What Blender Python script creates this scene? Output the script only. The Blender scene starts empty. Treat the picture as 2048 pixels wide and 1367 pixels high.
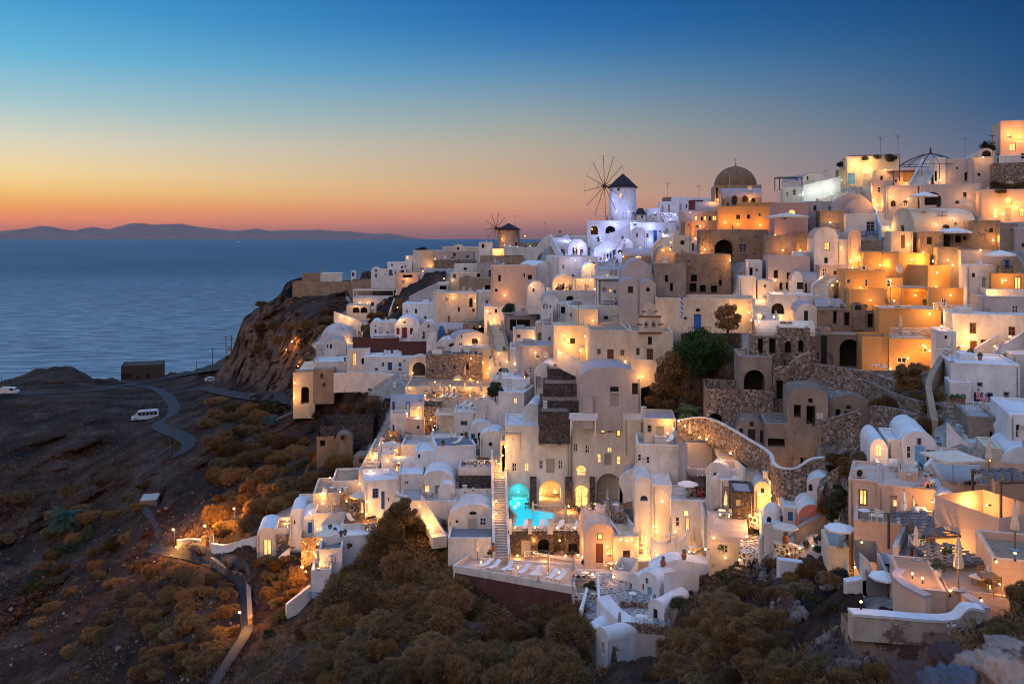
import bpy, math, random
import numpy as np
from mathutils import Vector, Matrix
from mathutils.bvhtree import BVHTree
R = math.radians
random.seed(7)
scene = bpy.context.scene
COL = scene.collection
F = 1773.0      # focal length in photo pixels (2048 wide)
HV = 474.0      # photo row of the eye level
# ---------------------------------------------------------------- camera
cd = bpy.data.cameras.new('camera')
cam = bpy.data.objects.new('camera', cd)
COL.objects.link(cam)
cam.rotation_euler = (R(90), 0, 0)
cd.sensor_width = 36.0
cd.lens = 36.0 * F / 2048
cd.shift_y = -(683.5 - HV) / 2048
cd.clip_start = 0.5
cd.clip_end = 200000
cd.dof.use_dof = True
cd.dof.focus_distance = 110
cd.dof.aperture_fstop = 1.6
scene.camera = cam
scene.view_settings.view_transform = 'Standard'
scene.view_settings.look = 'None'
scene.view_settings.exposure = 0.0
scene.view_settings.gamma = 1.0
scene.render.engine = 'CYCLES'
cy = scene.cycles
cy.use_denoising = True
cy.filter_width = 1.05
cy.use_adaptive_sampling = True
cy.adaptive_threshold = 0.02
cy.max_bounces = 5
cy.diffuse_bounces = 2
cy.glossy_bounces = 2
cy.transmission_bounces = 3
cy.transparent_max_bounces = 8
cy.volume_bounces = 0
cy.sample_clamp_indirect = 3.0
cy.caustics_reflective = False
cy.caustics_refractive = False

# ---------------------------------------------------------------- sky
def s2l(c):
    return tuple(((x / 255.0) / 12.92 if x / 255.0 <= 0.04045 else ((x / 255.0 + 0.055) / 1.055) ** 2.4) for x in c)
world = bpy.data.worlds.new('World')
scene.world = world
world.use_nodes = True
wt = world.node_tree
wt.nodes.clear()
def wn(t, **k):
    n = wt.nodes.new(t)
    for a, b in k.items():
        setattr(n, a, b)
    return n
def wmath(op, a, b=None):
    n = wn('ShaderNodeMath', operation=op)
    for i, s in enumerate((a, b)):
        if s is None: continue
        if isinstance(s, (int, float)): n.inputs[i].default_value = s
        else: wt.links.new(s, n.inputs[i])
    return n.outputs[0]
tc = wn('ShaderNodeTexCoord')
sep = wn('ShaderNodeSeparateXYZ')
wt.links.new(tc.outputs['Generated'], sep.inputs[0])
X, Y, Z = sep.outputs
elev = wmath('MULTIPLY', wmath('ARCSINE', Z), 180 / math.pi)      # degrees above the horizon
azi = wmath('MULTIPLY', wmath('ARCTAN2', X, Y), 180 / math.pi)    # degrees, 0 ahead, negative towards the sunset
def ramp(stops):
    n = wn('ShaderNodeValToRGB')
    n.color_ramp.interpolation = 'B_SPLINE' if len(stops) > 30 else 'LINEAR'
    el = n.color_ramp.elements
    while len(el) > 1: el.remove(el[-1])
    for i, (e, c) in enumerate(stops):
        x = e / 90.0
        q = el[0] if i == 0 else el.new(x)
        q.position = x
        q.color = (*s2l(c), 1)
    f = wmath('DIVIDE', elev, 90.0)
    wt.links.new(f, n.inputs[0])
    return n.outputs[0]
SK_L = [(0.0, (172, 98, 94)), (0.5, (204, 116, 98)), (0.95, (253, 140, 84)), (1.8, (255, 168, 84)), (2.6, (255, 202, 116)), (3.75, (252, 220, 158)), (5.4, (226, 218, 192)), (7.6, (168, 202, 208)),
        (10.4, (104, 182, 218)), (13.2, (72, 158, 210)), (15.5, (56, 144, 200)), (30, (80, 145, 205)), (90, (116, 176, 242))]
SK_C = [(0.0, (136, 98, 102)), (0.5, (160, 110, 104)), (1.1, (204, 136, 108)), (1.75, (222, 152, 116)), (2.7, (222, 168, 126)), (4.0, (202, 170, 140)), (5.6, (186, 172, 154)), (7.2, (160, 168, 164)), (8.8, (130, 157, 175)),
        (10.4, (98, 144, 180)), (12, (66, 126, 180)), (13.5, (44, 112, 175)), (15.5, (28, 98, 165)), (30, (70, 130, 195)), (90, (116, 176, 242))]
SK_R = [(0.0, (110, 98, 118)), (1.5, (116, 106, 128)), (3.0, (112, 108, 134)), (5.0, (84, 102, 134)), (7.5, (50, 88, 130)), (10, (32, 80, 128)),
        (13, (20, 68, 118)), (16, (16, 60, 112)), (30, (60, 110, 175)), (90, (116, 176, 242))]
SK_B = [(0.0, (90, 82, 92)), (4.0, (160, 130, 122)), (12, (206, 174, 156)), (30, (172, 156, 156)), (50, (120, 155, 215)), (90, (116, 176, 242))]
cL, cC, cR, cB = ramp(SK_L), ramp(SK_C), ramp(SK_R), ramp(SK_B)
def mrange(v, a, b, smooth=False):
    n = wn('ShaderNodeMapRange', interpolation_type='SMOOTHSTEP' if smooth else 'LINEAR')
    n.inputs[1].default_value = a
    n.inputs[2].default_value = b
    wt.links.new(v, n.inputs[0])
    return n.outputs[0]
def mixc(f, a, b):
    n = wn('ShaderNodeMix', data_type='RGBA')
    wt.links.new(f, n.inputs[0]); wt.links.new(a, n.inputs[6]); wt.links.new(b, n.inputs[7])
    return n.outputs[2]
c1 = mixc(mrange(azi, -29, 1), cL, cC)
c2 = mixc(mrange(azi, 1, 30), c1, cR)
back = mrange(wmath('ABSOLUTE', azi), 48, 110, True)
c3 = mixc(back, c2, cB)
bg = wn('ShaderNodeBackground')
# the open sky overhead is brighter than the strip the picture shows
st_ = mrange(elev, 17, 50)
wt.links.new(wmath('ADD', wmath('MULTIPLY', st_, 0.75), 1.0), bg.inputs[1])
wt.links.new(c3, bg.inputs[0])
wo = wn('ShaderNodeOutputWorld')
wt.links.new(bg.outputs[0], wo.inputs[0])
# the afterglow: a very broad, low sun below the haze, to the camera's left and behind it
sd = bpy.data.lights.new('sun', 'SUN')
sd.energy = 0.38
sd.angle = R(50)
sd.color = (1.0, 0.84, 0.76)
sun = bpy.data.objects.new('sun', sd)
COL.objects.link(sun)
sun.rotation_euler = (R(62), 0, R(-28))

# ---------------------------------------------------------------- helpers: objects
def put(name, ob, parent=None):
    COL.objects.link(ob)
    if parent is not None: ob.parent = parent
    return ob
SOLID = []      # world-space geometry that things can stand on
class MB:
    def __init__(s): s.v = []; s.f = []; s.m = []; s.mi = 0
    def add(s, vs, fs):
        n = len(s.v); s.v += [tuple(p) for p in vs]
        s.f += [tuple(i + n for i in q) for q in fs]; s.m += [s.mi] * len(fs)
    def box(s, x0, y0, z0, x1, y1, z1):
        s.add([(x0, y0, z0), (x1, y0, z0), (x1, y1, z0), (x0, y1, z0), (x0, y0, z1), (x1, y0, z1), (x1, y1, z1), (x0, y1, z1)],
              [(0, 3, 2, 1), (4, 5, 6, 7), (0, 1, 5, 4), (1, 2, 6, 5), (2, 3, 7, 6), (3, 0, 4, 7)])
    def quad(s, a, b, c, d): s.add([a, b, c, d], [(0, 1, 2, 3)])
    def poly(s, pts): s.add(pts, [tuple(range(len(pts)))])
    def bar(s, a, b, r, r2=None, n=6, cap=True):
        a = Vector(a); b = Vector(b); d = b - a
        if d.length < 1e-6: return
        r2 = r if r2 is None else r2
        d.normalize()
        t = Vector((0, 0, 1)) if abs(d.z) < .9 else Vector((1, 0, 0))
        p = d.cross(t).normalized(); q = d.cross(p)
        vs = []
        for c, rr in ((a, r), (b, r2)):
            for i in range(n):
                w = 2 * math.pi * i / n
                vs.append(c + p * math.cos(w) * rr + q * math.sin(w) * rr)
        fs = [(i, (i + 1) % n, n + (i + 1) % n, n + i) for i in range(n)]
        if cap: fs += [tuple(range(n))[::-1], tuple(range(n, 2 * n))]
        s.add(vs, fs)
    def lathe(s, prof, n=16, c=(0, 0, 0), a0=0, a1=2 * math.pi, jit=0):
        full = abs(a1 - a0 - 2 * math.pi) < 1e-6
        m = n if full else n + 1
        vs = []
        for r, z in prof:
            for i in range(m):
                w = a0 + (a1 - a0) * i / n
                vs.append((c[0] + r * math.cos(w), c[1] + r * math.sin(w), c[2] + z))
        fs = []
        for k in range(len(prof) - 1):
            for i in range(n):
                j = (i + 1) % m
                fs.append((k * m + i, k * m + j, (k + 1) * m + j, (k + 1) * m + i))
        s.add(vs, fs)
    def build(s, name, mat, parent=None, solid=False, smooth=False, bevel=0):
        me = bpy.data.meshes.new(name)
        me.from_pydata(s.v, [], s.f)
        mats = mat if isinstance(mat, (list, tuple)) else [mat]
        for q in mats: me.materials.append(q)
        if len(mats) > 1: me.polygons.foreach_set('material_index', s.m)
        if smooth: me.polygons.foreach_set('use_smooth', [True] * len(s.f))
        me.update()
        o = bpy.data.objects.new(name, me)
        put(name, o, parent)
        if bevel:
            b = o.modifiers.new('bevel', 'BEVEL'); b.width = bevel; b.segments = 2; b.limit_method = 'ANGLE'
        if solid:
            M = Matrix()
            q = parent
            while q is not None:
                M = Matrix.LocRotScale(q.location, q.rotation_euler, q.scale) @ M
                q = q.parent
            SOLID.append(([tuple(M @ Vector(p)) for p in s.v], list(s.f)))
        return o
def tag(o, label, cat, group=None, kind='thing'):
    if cat: o['category'] = cat
    if label: o['label'] = label
    if group: o['group'] = group
    o['kind'] = kind
    return o
def empty(name, loc, rz=0.0, label=None, cat=None, group=None):
    o = bpy.data.objects.new(name, None)
    o.empty_display_size = 0.3
    COL.objects.link(o)
    o.location = loc
    o.rotation_euler = (0, 0, rz)
    if cat: tag(o, label, cat, group)
    return o
def children_of(o): return KIDS.get(o.name, [])
def copy_tree(o, parent=None):
    c = o.copy()
    COL.objects.link(c)
    c.parent = parent
    for ch in o.children: copy_tree(ch, c)
    return c
# ---------------------------------------------------------------- helpers: picture <-> place
def pt(u, v, D): return Vector(((u - 1024) / F * D, D, -(v - HV) / F * D))
def rdir(u, v): return Vector(((u - 1024) / F, 1, -(v - HV) / F))
CTRL = """-400,1750,100 300,1750,88 900,1750,52 1500,1750,30 2048,1750,13 2500,1750,9
-400,1367,130 0,1367,122 300,1367,104 600,1367,84 900,1367,73 1200,1367,64 1500,1367,50 1750,1367,37 2048,1367,22 2450,1367,15
0,1250,145 250,1260,125 430,1250,112 600,1250,100 800,1250,92 1000,1250,90 1160,1250,84 1330,1240,80 1500,1250,61 1700,1250,47.5 1850,1250,43 2048,1260,34 2400,1250,24
-400,1200,165 0,1200,155 250,1180,137 500,1200,120 620,1160,112 800,1180,104 1000,1180,106 1150,1180,102 1330,1180,90 1550,1150,74 1700,1170,57 1850,1170,50 2048,1180,43 2400,1180,34
-400,1100,190 0,1100,178 200,1110,166 370,1095,143 530,1100,126 700,1090,119 900,1100,111 1080,1110,109 1250,1110,103 1400,1100,97 1550,1100,83 1700,1100,64.5 1880,1100,58 2048,1100,50 2400,1100,42
-400,1000,215 0,1000,198 150,1020,185 400,1000,160 600,1010,133 800,1000,120 1000,1020,114 1200,1010,112 1400,1000,104 1550,1000,92 1750,1000,68 1900,1000,64 2048,1000,56 2400,1000,50
-400,900,245 0,900,225 200,900,212 400,900,190 600,900,168 760,900,138 900,900,129 1080,900,119 1300,900,113 1450,900,103 1600,900,94 1750,900,80 1850,900,73 2048,900,65 2400,900,58
-400,830,280 0,830,262 200,830,243 380,830,222 560,830,205 640,830,190 800,830,150 1000,830,133 1150,830,126 1300,830,118 1450,830,108 1600,830,98 1800,830,88 2048,830,74 2400,830,66
-400,770,330 0,780,310 200,765,330 300,755,355 400,750,330 445,770,262 590,790,208 700,760,180
560,690,238 640,700,212 800,700,180 1000,700,155 1200,710,132 1300,700,127 1500,700,114 1700,700,106 1900,700,98 2048,700,90 2400,700,82
480,660,262 560,600,262 650,600,245 800,600,208 1000,600,182 1150,600,164 1300,600,146 1500,600,130 1700,600,121 1900,600,110 2048,600,102 2400,600,94
600,560,268 750,540,262 850,510,262 1000,505,238 1100,500,222 1200,490,206 1400,500,164 1600,500,143 1800,500,132 2048,500,119 2400,500,110
1230,445,208 1330,430,205 1450,400,180 1600,400,165 1800,400,148 2048,400,134 2400,400,124
1700,335,172 1850,310,164 2048,260,152 2400,220,140"""
CP = np.array([[float(x) for x in t.split(',')] for t in CTRL.split()])
def _k(r2): return np.where(r2 > 1e-12, 0.5 * r2 * np.log(np.maximum(r2, 1e-12)), 0)
_P = CP[:, :2] / 500.0
_P = _P * np.array([1, 1.3])
_n = len(_P)
_A = np.zeros((_n + 3, _n + 3))
_A[:_n, :_n] = _k(((_P[:, None] - _P[None]) ** 2).sum(-1)) + np.eye(_n) * 0.004
_A[:_n, _n] = 1; _A[:_n, _n + 1:] = _P; _A[_n:, :_n] = _A[:_n, _n:].T
_W = np.linalg.solve(_A, np.concatenate([np.log(CP[:, 2]), np.zeros(3)]))
def Dmap(u, v):
    q = np.stack([np.asarray(u, float).ravel() / 500, np.asarray(v, float).ravel() / 500 * 1.3], -1)
    out = np.empty(len(q))
    for i in range(0, len(q), 20000):
        b = q[i:i + 20000]
        out[i:i + 20000] = _k(((b[:, None] - _P[None]) ** 2).sum(-1)) @ _W[:_n] + _W[_n] + b @ _W[_n + 1:]
    return np.exp(out)
def Df(u, v): return float(Dmap([u], [v])[0])
def G(u, v): return pt(u, v, Df(u, v))
# ---------------------------------------------------------------- materials
MATS = {}
def new_mat(name):
    m = bpy.data.materials.new(name)
    m.use_nodes = True
    nt = m.node_tree
    b = nt.nodes['Principled BSDF']
    return m, nt, b
def nd(nt, t, ins=None, **k):
    n = nt.nodes.new(t)
    for a, c in k.items(): setattr(n, a, c)
    for a, c in (ins or {}).items():
        if hasattr(c, 'is_linked') or isinstance(c, bpy.types.NodeSocket): nt.links.new(c, n.inputs[a])
        else: n.inputs[a].default_value = c
    return n
def plaster(name, c, c2=None, rough=0.85, bump=0.5, stain=0.5, patch=0.0, patchc=(0.2, 0.15, 0.11)):
    """lime-washed render: broad tonal drift, fine grain, streaks that run down, a few worn patches"""
    if name in MATS: return MATS[name]
    m, nt, b = new_mat(name)
    c2 = c2 or tuple(x * 0.72 for x in c)
    g = nd(nt, 'ShaderNodeNewGeometry').outputs['Position']
    big = nd(nt, 'ShaderNodeTexNoise', {'Vector': g, 'Scale': 0.35, 'Detail': 5.0, 'Roughness': 0.6})
    mp = nd(nt, 'ShaderNodeMapping', {'Vector': g, 'Scale': (1.1, 1.1, 0.4)})
    streak = nd(nt, 'ShaderNodeTexNoise', {'Vector': mp.outputs[0], 'Scale': 1.0, 'Detail': 4.0, 'Roughness': 0.65})
    mixf = nd(nt, 'ShaderNodeMath', {0: big.outputs[0], 1: streak.outputs[0]}, operation='MULTIPLY')
    mr = nd(nt, 'ShaderNodeMapRange', {0: mixf.outputs[0], 1: 0.16, 2: 0.42, 3: stain, 4: 0.0})
    mix = nd(nt, 'ShaderNodeMix', {0: mr.outputs[0], 6: (*c, 1), 7: (*c2, 1)}, data_type='RGBA')
    out = mix.outputs[2]
    if patch > 0:
        pn = nd(nt, 'ShaderNodeTexNoise', {'Vector': g, 'Scale': 0.9, 'Detail': 6.0, 'Roughness': 0.7})
        pr = nd(nt, 'ShaderNodeMapRange', {0: pn.outputs[0], 1: 0.66 - patch * 0.2, 2: 0.70 - patch * 0.2})
        mx = nd(nt, 'ShaderNodeMix', {0: pr.outputs[0], 6: out, 7: (*patchc, 1)}, data_type='RGBA')
        out = mx.outputs[2]
    nt.links.new(out, b.inputs['Base Color'])
    fn = nd(nt, 'ShaderNodeTexNoise', {'Vector': g, 'Scale': 3.0, 'Detail': 6.0, 'Roughness': 0.7})
    bp = nd(nt, 'ShaderNodeBump', {'Height': fn.outputs[0], 'Strength': bump, 'Distance': 0.12})
    nt.links.new(bp.outputs[0], b.inputs['Normal'])
    b.inputs['Roughness'].default_value = rough
    b.inputs['Specular IOR Level'].default_value = 0.25
    MATS[name] = m
    return m
def rubble(name, stones, mortar, scale=5.0, mw=0.09, rnd=1.0, bump=1.0):
    """random stone walling: cells of different stone in a mortar bed"""
    if name in MATS: return MATS[name]
    m, nt, b = new_mat(name)
    g = nd(nt, 'ShaderNodeNewGeometry').outputs['Position']
    wob = nd(nt, 'ShaderNodeTexNoise', {'Vector': g, 'Scale': 2.0, 'Detail': 2.0})
    ad = nd(nt, 'ShaderNodeMix', {0: 0.25, 4: g, 5: wob.outputs[1]}, data_type='VECTOR')
    v1 = nd(nt, 'ShaderNodeTexVoronoi', {'Vector': ad.outputs[1], 'Scale': scale, 'Randomness': rnd})
    v2 = nd(nt, 'ShaderNodeTexVoronoi', {'Vector': ad.outputs[1], 'Scale': scale, 'Randomness': rnd}, feature='DISTANCE_TO_EDGE')
    sepc = nd(nt, 'ShaderNodeSeparateColor', {0: v1.outputs['Color']})
    cr = nd(nt, 'ShaderNodeValToRGB', {0: sepc.outputs[0]})
    el = cr.color_ramp.elements
    while len(el) > 1: el.remove(el[-1])
    cr.color_ramp.interpolation = 'CONSTANT'
    for i, s in enumerate(stones):
        q = el[0] if i == 0 else el.new(i / len(stones))
        q.position = i / len(stones); q.color = (*s, 1)
    mr = nd(nt, 'ShaderNodeMapRange', {0: v2.outputs[0], 1: mw * 0.5, 2: mw * 1.4})
    gr = nd(nt, 'ShaderNodeTexNoise', {'Vector': g, 'Scale': 5.0, 'Detail': 6.0, 'Roughness': 0.7})
    va = nd(nt, 'ShaderNodeMapRange', {0: gr.outputs[0], 1: 0.3, 2: 0.7, 3: 0.6, 4: 1.25})
    mx = nd(nt, 'ShaderNodeMix', {0: mr.outputs[0], 6: (*mortar, 1), 7: cr.outputs[0]}, data_type='RGBA')
    ml = nd(nt, 'ShaderNodeMix', {0: 1.0, 6: mx.outputs[2], 7: va.outputs[0]}, data_type='RGBA', blend_type='MULTIPLY')
    nt.links.new(ml.outputs[2], b.inputs['Base Color'])
    bp = nd(nt, 'ShaderNodeBump', {'Height': mr.outputs[0], 'Strength': bump, 'Distance': 0.08})
    nt.links.new(bp.outputs[0], b.inputs['Normal'])
    b.inputs['Roughness'].default_value = 0.9
    MATS[name] = m
    return m
def plain(name, c, rough=0.6, var=0.2, metal=0.0, scale=4.0, emit=None, es=0.0, spec=0.4):
    if name in MATS: return MATS[name]
    m, nt, b = new_mat(name)
    g = nd(nt, 'ShaderNodeNewGeometry').outputs['Position']
    n = nd(nt, 'ShaderNodeTexNoise', {'Vector': g, 'Scale': scale, 'Detail': 5.0, 'Roughness': 0.65})
    mr = nd(nt, 'ShaderNodeMapRange', {0: n.outputs[0], 1: 0.3, 2: 0.7, 3: 1 - var, 4: 1 + var})
    mx = nd(nt, 'ShaderNodeMix', {0: 1.0, 6: (*c, 1), 7: mr.outputs[0]}, data_type='RGBA', blend_type='MULTIPLY')
    nt.links.new(mx.outputs[2], b.inputs['Base Color'])
    b.inputs['Roughness'].default_value = rough
    b.inputs['Metallic'].default_value = metal
    b.inputs['Specular IOR Level'].default_value = spec
    if emit:
        b.inputs['Emission Color'].default_value = (*emit, 1)
        b.inputs['Emission Strength'].default_value = es
        if es < 3:
            q = nd(nt, 'ShaderNodeTexNoise', {'Vector': g, 'Scale': 2.3, 'Detail': 2.0})
            w = nd(nt, 'ShaderNodeMapRange', {0: q.outputs[0], 1: 0.3, 2: 0.7, 3: es * .45, 4: es * 1.6})
            nt.links.new(w.outputs[0], b.inputs['Emission Strength'])
    MATS[name] = m
    return m
WHITE = plaster('white limewash', (0.80, 0.80, 0.80), (0.55, 0.54, 0.54), stain=.8, patch=.06, patchc=(.42, .38, .35))
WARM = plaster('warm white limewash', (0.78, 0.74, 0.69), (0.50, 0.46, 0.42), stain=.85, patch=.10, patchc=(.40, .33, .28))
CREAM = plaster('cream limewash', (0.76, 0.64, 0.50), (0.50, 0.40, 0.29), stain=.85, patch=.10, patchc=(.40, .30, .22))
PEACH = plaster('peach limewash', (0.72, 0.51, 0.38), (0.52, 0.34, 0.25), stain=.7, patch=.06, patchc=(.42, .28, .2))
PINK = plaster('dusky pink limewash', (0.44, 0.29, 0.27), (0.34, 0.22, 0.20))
SHADEW = plaster('shaded white limewash', (0.52, 0.45, 0.42), (0.36, 0.31, 0.29), stain=.7, patch=.08, patchc=(.3, .25, .22))  # white limewash darkened: the shade on these walls is put into the colour
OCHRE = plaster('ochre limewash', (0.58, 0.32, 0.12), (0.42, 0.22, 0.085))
GREYP = plaster('grey worn plaster', (0.36, 0.29, 0.235), (0.21, 0.165, 0.135), stain=0.9, bump=1.0, patch=0.4, patchc=(0.22, 0.17, 0.13))
MAUVE = plaster('mauve grey roof wash', (0.44, 0.38, 0.38), (0.34, 0.30, 0.30), stain=0.8)
BROWNP = plaster('brown old plaster', (0.30, 0.22, 0.16), (0.17, 0.12, 0.085), stain=0.9, bump=1.0, patch=0.5, patchc=(0.13, 0.09, 0.065))
TAN = plaster('tan old plaster', (0.42, 0.30, 0.20), (0.26, 0.18, 0.12), stain=0.9, bump=0.9, patch=0.4)
REDW = plaster('dark red retaining render', (0.15, 0.055, 0.045), (0.09, 0.04, 0.035), stain=0.9, bump=0.9, patch=0.4, patchc=(0.12, 0.085, 0.08))
SALMON = plaster('salmon paint', (0.62, 0.20, 0.15), (0.5, 0.16, 0.12))
FLOORT = plaster('terrace floor wash', (0.46, 0.40, 0.36), (0.34, 0.29, 0.26), stain=0.7)
FLOORO = plaster('warm terrace paving', (0.40, 0.26, 0.17), (0.28, 0.18, 0.12), stain=0.7)
FLOORG = plaster('grey painted floor', (0.20, 0.215, 0.24), (0.15, 0.16, 0.18), stain=0.6)
RUB = rubble('brown rubble walling', [(0.24, 0.15, 0.10), (0.13, 0.08, 0.06), (0.32, 0.23, 0.17), (0.08, 0.058, 0.05), (0.46, 0.38, 0.32), (0.17, 0.10, 0.075)], (0.32, 0.25, 0.19))
RUBD = rubble('dark lava walling', [(0.05, 0.038, 0.035), (0.085, 0.055, 0.045), (0.12, 0.08, 0.07), (0.035, 0.03, 0.03), (0.16, 0.12, 0.11)], (0.09, 0.07, 0.06))
RUBW = rubble('lava stones in white mortar', [(0.13, 0.08, 0.06), (0.20, 0.13, 0.10), (0.08, 0.06, 0.05)], (0.72, 0.68, 0.60), scale=3.2, mw=0.16)
CRAZY = rubble('crazy paving', [(0.22, 0.18, 0.16), (0.30, 0.24, 0.20), (0.16, 0.13, 0.12)], (0.44, 0.42, 0.40), scale=2.4, mw=0.10, bump=0.3)
LATT = rubble('diamond paving', [(0.40, 0.26, 0.14), (0.46, 0.30, 0.17)], (0.66, 0.54, 0.38), scale=1.7, mw=0.07, rnd=0.0, bump=0.2)
GLASS = plain('dark window glass', (0.025, 0.03, 0.04), 0.12, 0.1, spec=0.6)
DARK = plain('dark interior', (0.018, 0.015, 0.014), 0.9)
LIT = plain('lit window', (0.8, 0.6, 0.3), 0.5, 0.3, emit=(1.0, 0.50, 0.13), es=1.5)
BULB = plain('lamp glass', (0.9, 0.8, 0.6), 0.4, 0.0, emit=(1.0, 0.56, 0.16), es=9.0)
BULBW = plain('white lamp glass', (0.9, 0.9, 0.9), 0.4, 0.0, emit=(0.85, 0.95, 0.9), es=7.0)
WOOD = plain('brown painted wood', (0.16, 0.055, 0.03), 0.5, 0.25)
WOODR = plain('dark red painted wood', (0.15, 0.02, 0.02), 0.5, 0.2)
WOODG = plain('grey painted wood', (0.36, 0.33, 0.29), 0.6, 0.15)
WOODW = plain('white painted wood', (0.72, 0.68, 0.62), 0.55, 0.1)
WOODB = plain('blue painted wood', (0.03, 0.14, 0.42), 0.5, 0.15)
WOODL = plain('pale blue painted wood', (0.16, 0.42, 0.66), 0.5, 0.15)
WOODD = plain('dark weathered timber', (0.085, 0.06, 0.05), 0.7, 0.3)
TEAK = plain('teak', (0.22, 0.11, 0.05), 0.6, 0.3)
CANVAS = plain('cream canvas', (0.66, 0.56, 0.44), 0.85, 0.15, scale=2)
CANVW = plain('white canvas', (0.76, 0.74, 0.72), 0.85, 0.1, scale=2)
CANVO = plain('orange canvas', (0.62, 0.33, 0.12), 0.85, 0.15, scale=2)
CUSHB = plain('blue cushion', (0.03, 0.06, 0.17), 0.9, 0.2)
METALD = plain('dark metal', (0.035, 0.03, 0.03), 0.45, 0.2, metal=0.4)
METALG = plain('galvanised metal', (0.35, 0.35, 0.36), 0.4, 0.2, metal=0.6)
SILHW = plain('silhouette dark render', (0.05, 0.036, 0.03), .9, .4)  # silhouette darkness of the coast building put into the base colour
TERRA = plain('terracotta', (0.28, 0.10, 0.055), 0.8, 0.25)
THATCH = plain('windmill thatch', (0.022, 0.020, 0.030), 0.9, 0.4, scale=6)
DOMEC = plain('brown church dome', (0.19, 0.105, 0.05), 0.7, 0.35, scale=1.5)
SPINDLE = plain('dark red spars', (0.10, 0.025, 0.02), 0.6, 0.2)
LEAFG = plain('green leaves', (0.045, 0.085, 0.02), 0.6, 0.5, scale=1.2)
LEAFD = plain('dark green leaves', (0.02, 0.045, 0.02), 0.6, 0.5, scale=1.2)
PALML = plain('palm fronds', (0.10, 0.13, 0.03), 0.5, 0.4, scale=1.0)
BARK = plain('bark', (0.07, 0.045, 0.03), 0.9, 0.3)
SKIN = plain('skin', (0.46, 0.26, 0.17), 0.55, 0.08)
HAIR = plain('dark hair', (0.02, 0.014, 0.01), 0.6, 0.2)
def hued(name, c, c2, scale=1.0, var=0.35):
    """base colour that also drifts from one copy of the object to the next"""
    m, nt, b = new_mat(name)
    g = nd(nt, 'ShaderNodeNewGeometry').outputs['Position']
    n = nd(nt, 'ShaderNodeTexNoise', {'Vector': g, 'Scale': scale, 'Detail': 6.0, 'Roughness': 0.7})
    oi = nd(nt, 'ShaderNodeObjectInfo')
    mx = nd(nt, 'ShaderNodeMix', {0: oi.outputs['Random'], 6: (*c, 1), 7: (*c2, 1)}, data_type='RGBA')
    mr = nd(nt, 'ShaderNodeMapRange', {0: n.outputs[0], 1: 0.3, 2: 0.7, 3: 1 - var, 4: 1 + var})
    ml = nd(nt, 'ShaderNodeMix', {0: 1.0, 6: mx.outputs[2], 7: mr.outputs[0]}, data_type='RGBA', blend_type='MULTIPLY')
    nt.links.new(ml.outputs[2], b.inputs['Base Color'])
    b.inputs['Roughness'].default_value = 0.95
    b.inputs['Specular IOR Level'].default_value = 0.1
    return m
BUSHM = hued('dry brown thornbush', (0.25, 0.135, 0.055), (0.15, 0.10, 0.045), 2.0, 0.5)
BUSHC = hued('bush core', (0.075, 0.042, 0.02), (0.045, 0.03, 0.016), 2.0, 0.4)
GREENM = hued('green shrub', (0.035, 0.06, 0.016), (0.02, 0.045, 0.018), 2.0, 0.5)
# ---------------------------------------------------------------- noise
def _h(i, j, k):
    x = (i * 374761393 + j * 668265263 + k * 2147483647 + 1013904223) & 0xffffffff
    x = ((x ^ (x >> 13)) * 1274126177) & 0xffffffff
    return ((x ^ (x >> 16)) & 0xffff) / 65535.0
def vnoise(p):
    i = np.floor(p).astype(np.int64); f = p - i; f = f * f * (3 - 2 * f)
    r = 0
    for a in (0, 1):
        for b in (0, 1):
            for c in (0, 1):
                w = (f[:, 0] if a else 1 - f[:, 0]) * (f[:, 1] if b else 1 - f[:, 1]) * (f[:, 2] if c else 1 - f[:, 2])
                r = r + w * _h(i[:, 0] + a, i[:, 1] + b, i[:, 2] + c)
    return r * 2 - 1
def fbm(p, o=4, g=0.5):
    r = 0; a = 1.0
    for _ in range(o):
        r = r + a * vnoise(p); p = p * 2.03 + 7.7; a *= g
    return r
def inpoly(U, V, poly):
    P = np.array(poly, float); ins = np.zeros(U.shape, bool)
    j = len(P) - 1
    for i in range(len(P)):
        xi, yi = P[i]; xj, yj = P[j]
        c = ((yi > V) != (yj > V)) & (U < (xj - xi) * (V - yi) / (yj - yi + 1e-9) + xi)
        ins ^= c; j = i
    return ins
def segdist(U, V, line):
    d = np.full(U.shape, 1e9)
    for (a, b), (c, e) in zip(line[:-1], line[1:]):
        L = (c - a) ** 2 + (e - b) ** 2 + 1e-9
        t = np.clip(((U - a) * (c - a) + (V - b) * (e - b)) / L, 0, 1)
        d = np.minimum(d, np.hypot(U - a - t * (c - a), V - b - t * (e - b)))
    return d
# ================================================================ THE SETTING
SKYLINE = [(-500, 752), (0, 762), (40, 750), (70, 738), (105, 733), (130, 731), (150, 736), (185, 756), (230, 757), (300, 753), (340, 743), (370, 744), (425, 728), (447, 716), (462, 706), (478, 660), (488, 632), (520, 614), (560, 590),
           (572, 565), (600, 556), (700, 548), (750, 540), (800, 528), (860, 505), (960, 494), (1010, 497), (1110, 492), (1180, 470), (1230, 446), (1330, 436), (1420, 412), (1560, 380),
           (1660, 366), (1700, 345), (1850, 330), (1960, 310), (2100, 285), (2550, 240)]
ROAD1 = [(-60, 790), (90, 786), (200, 779), (250, 770), (300, 775), (330, 788), (348, 812), (342, 830), (322, 842), (315, 850), (335, 862), (362, 872), (378, 885), (370, 900), (345, 912)]
ROAD2 = [(250, 770), (330, 756), (400, 744), (440, 738)]
ROAD3 = [(330, 788), (400, 777), (430, 782), (470, 790), (520, 797), (580, 803)]
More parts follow.
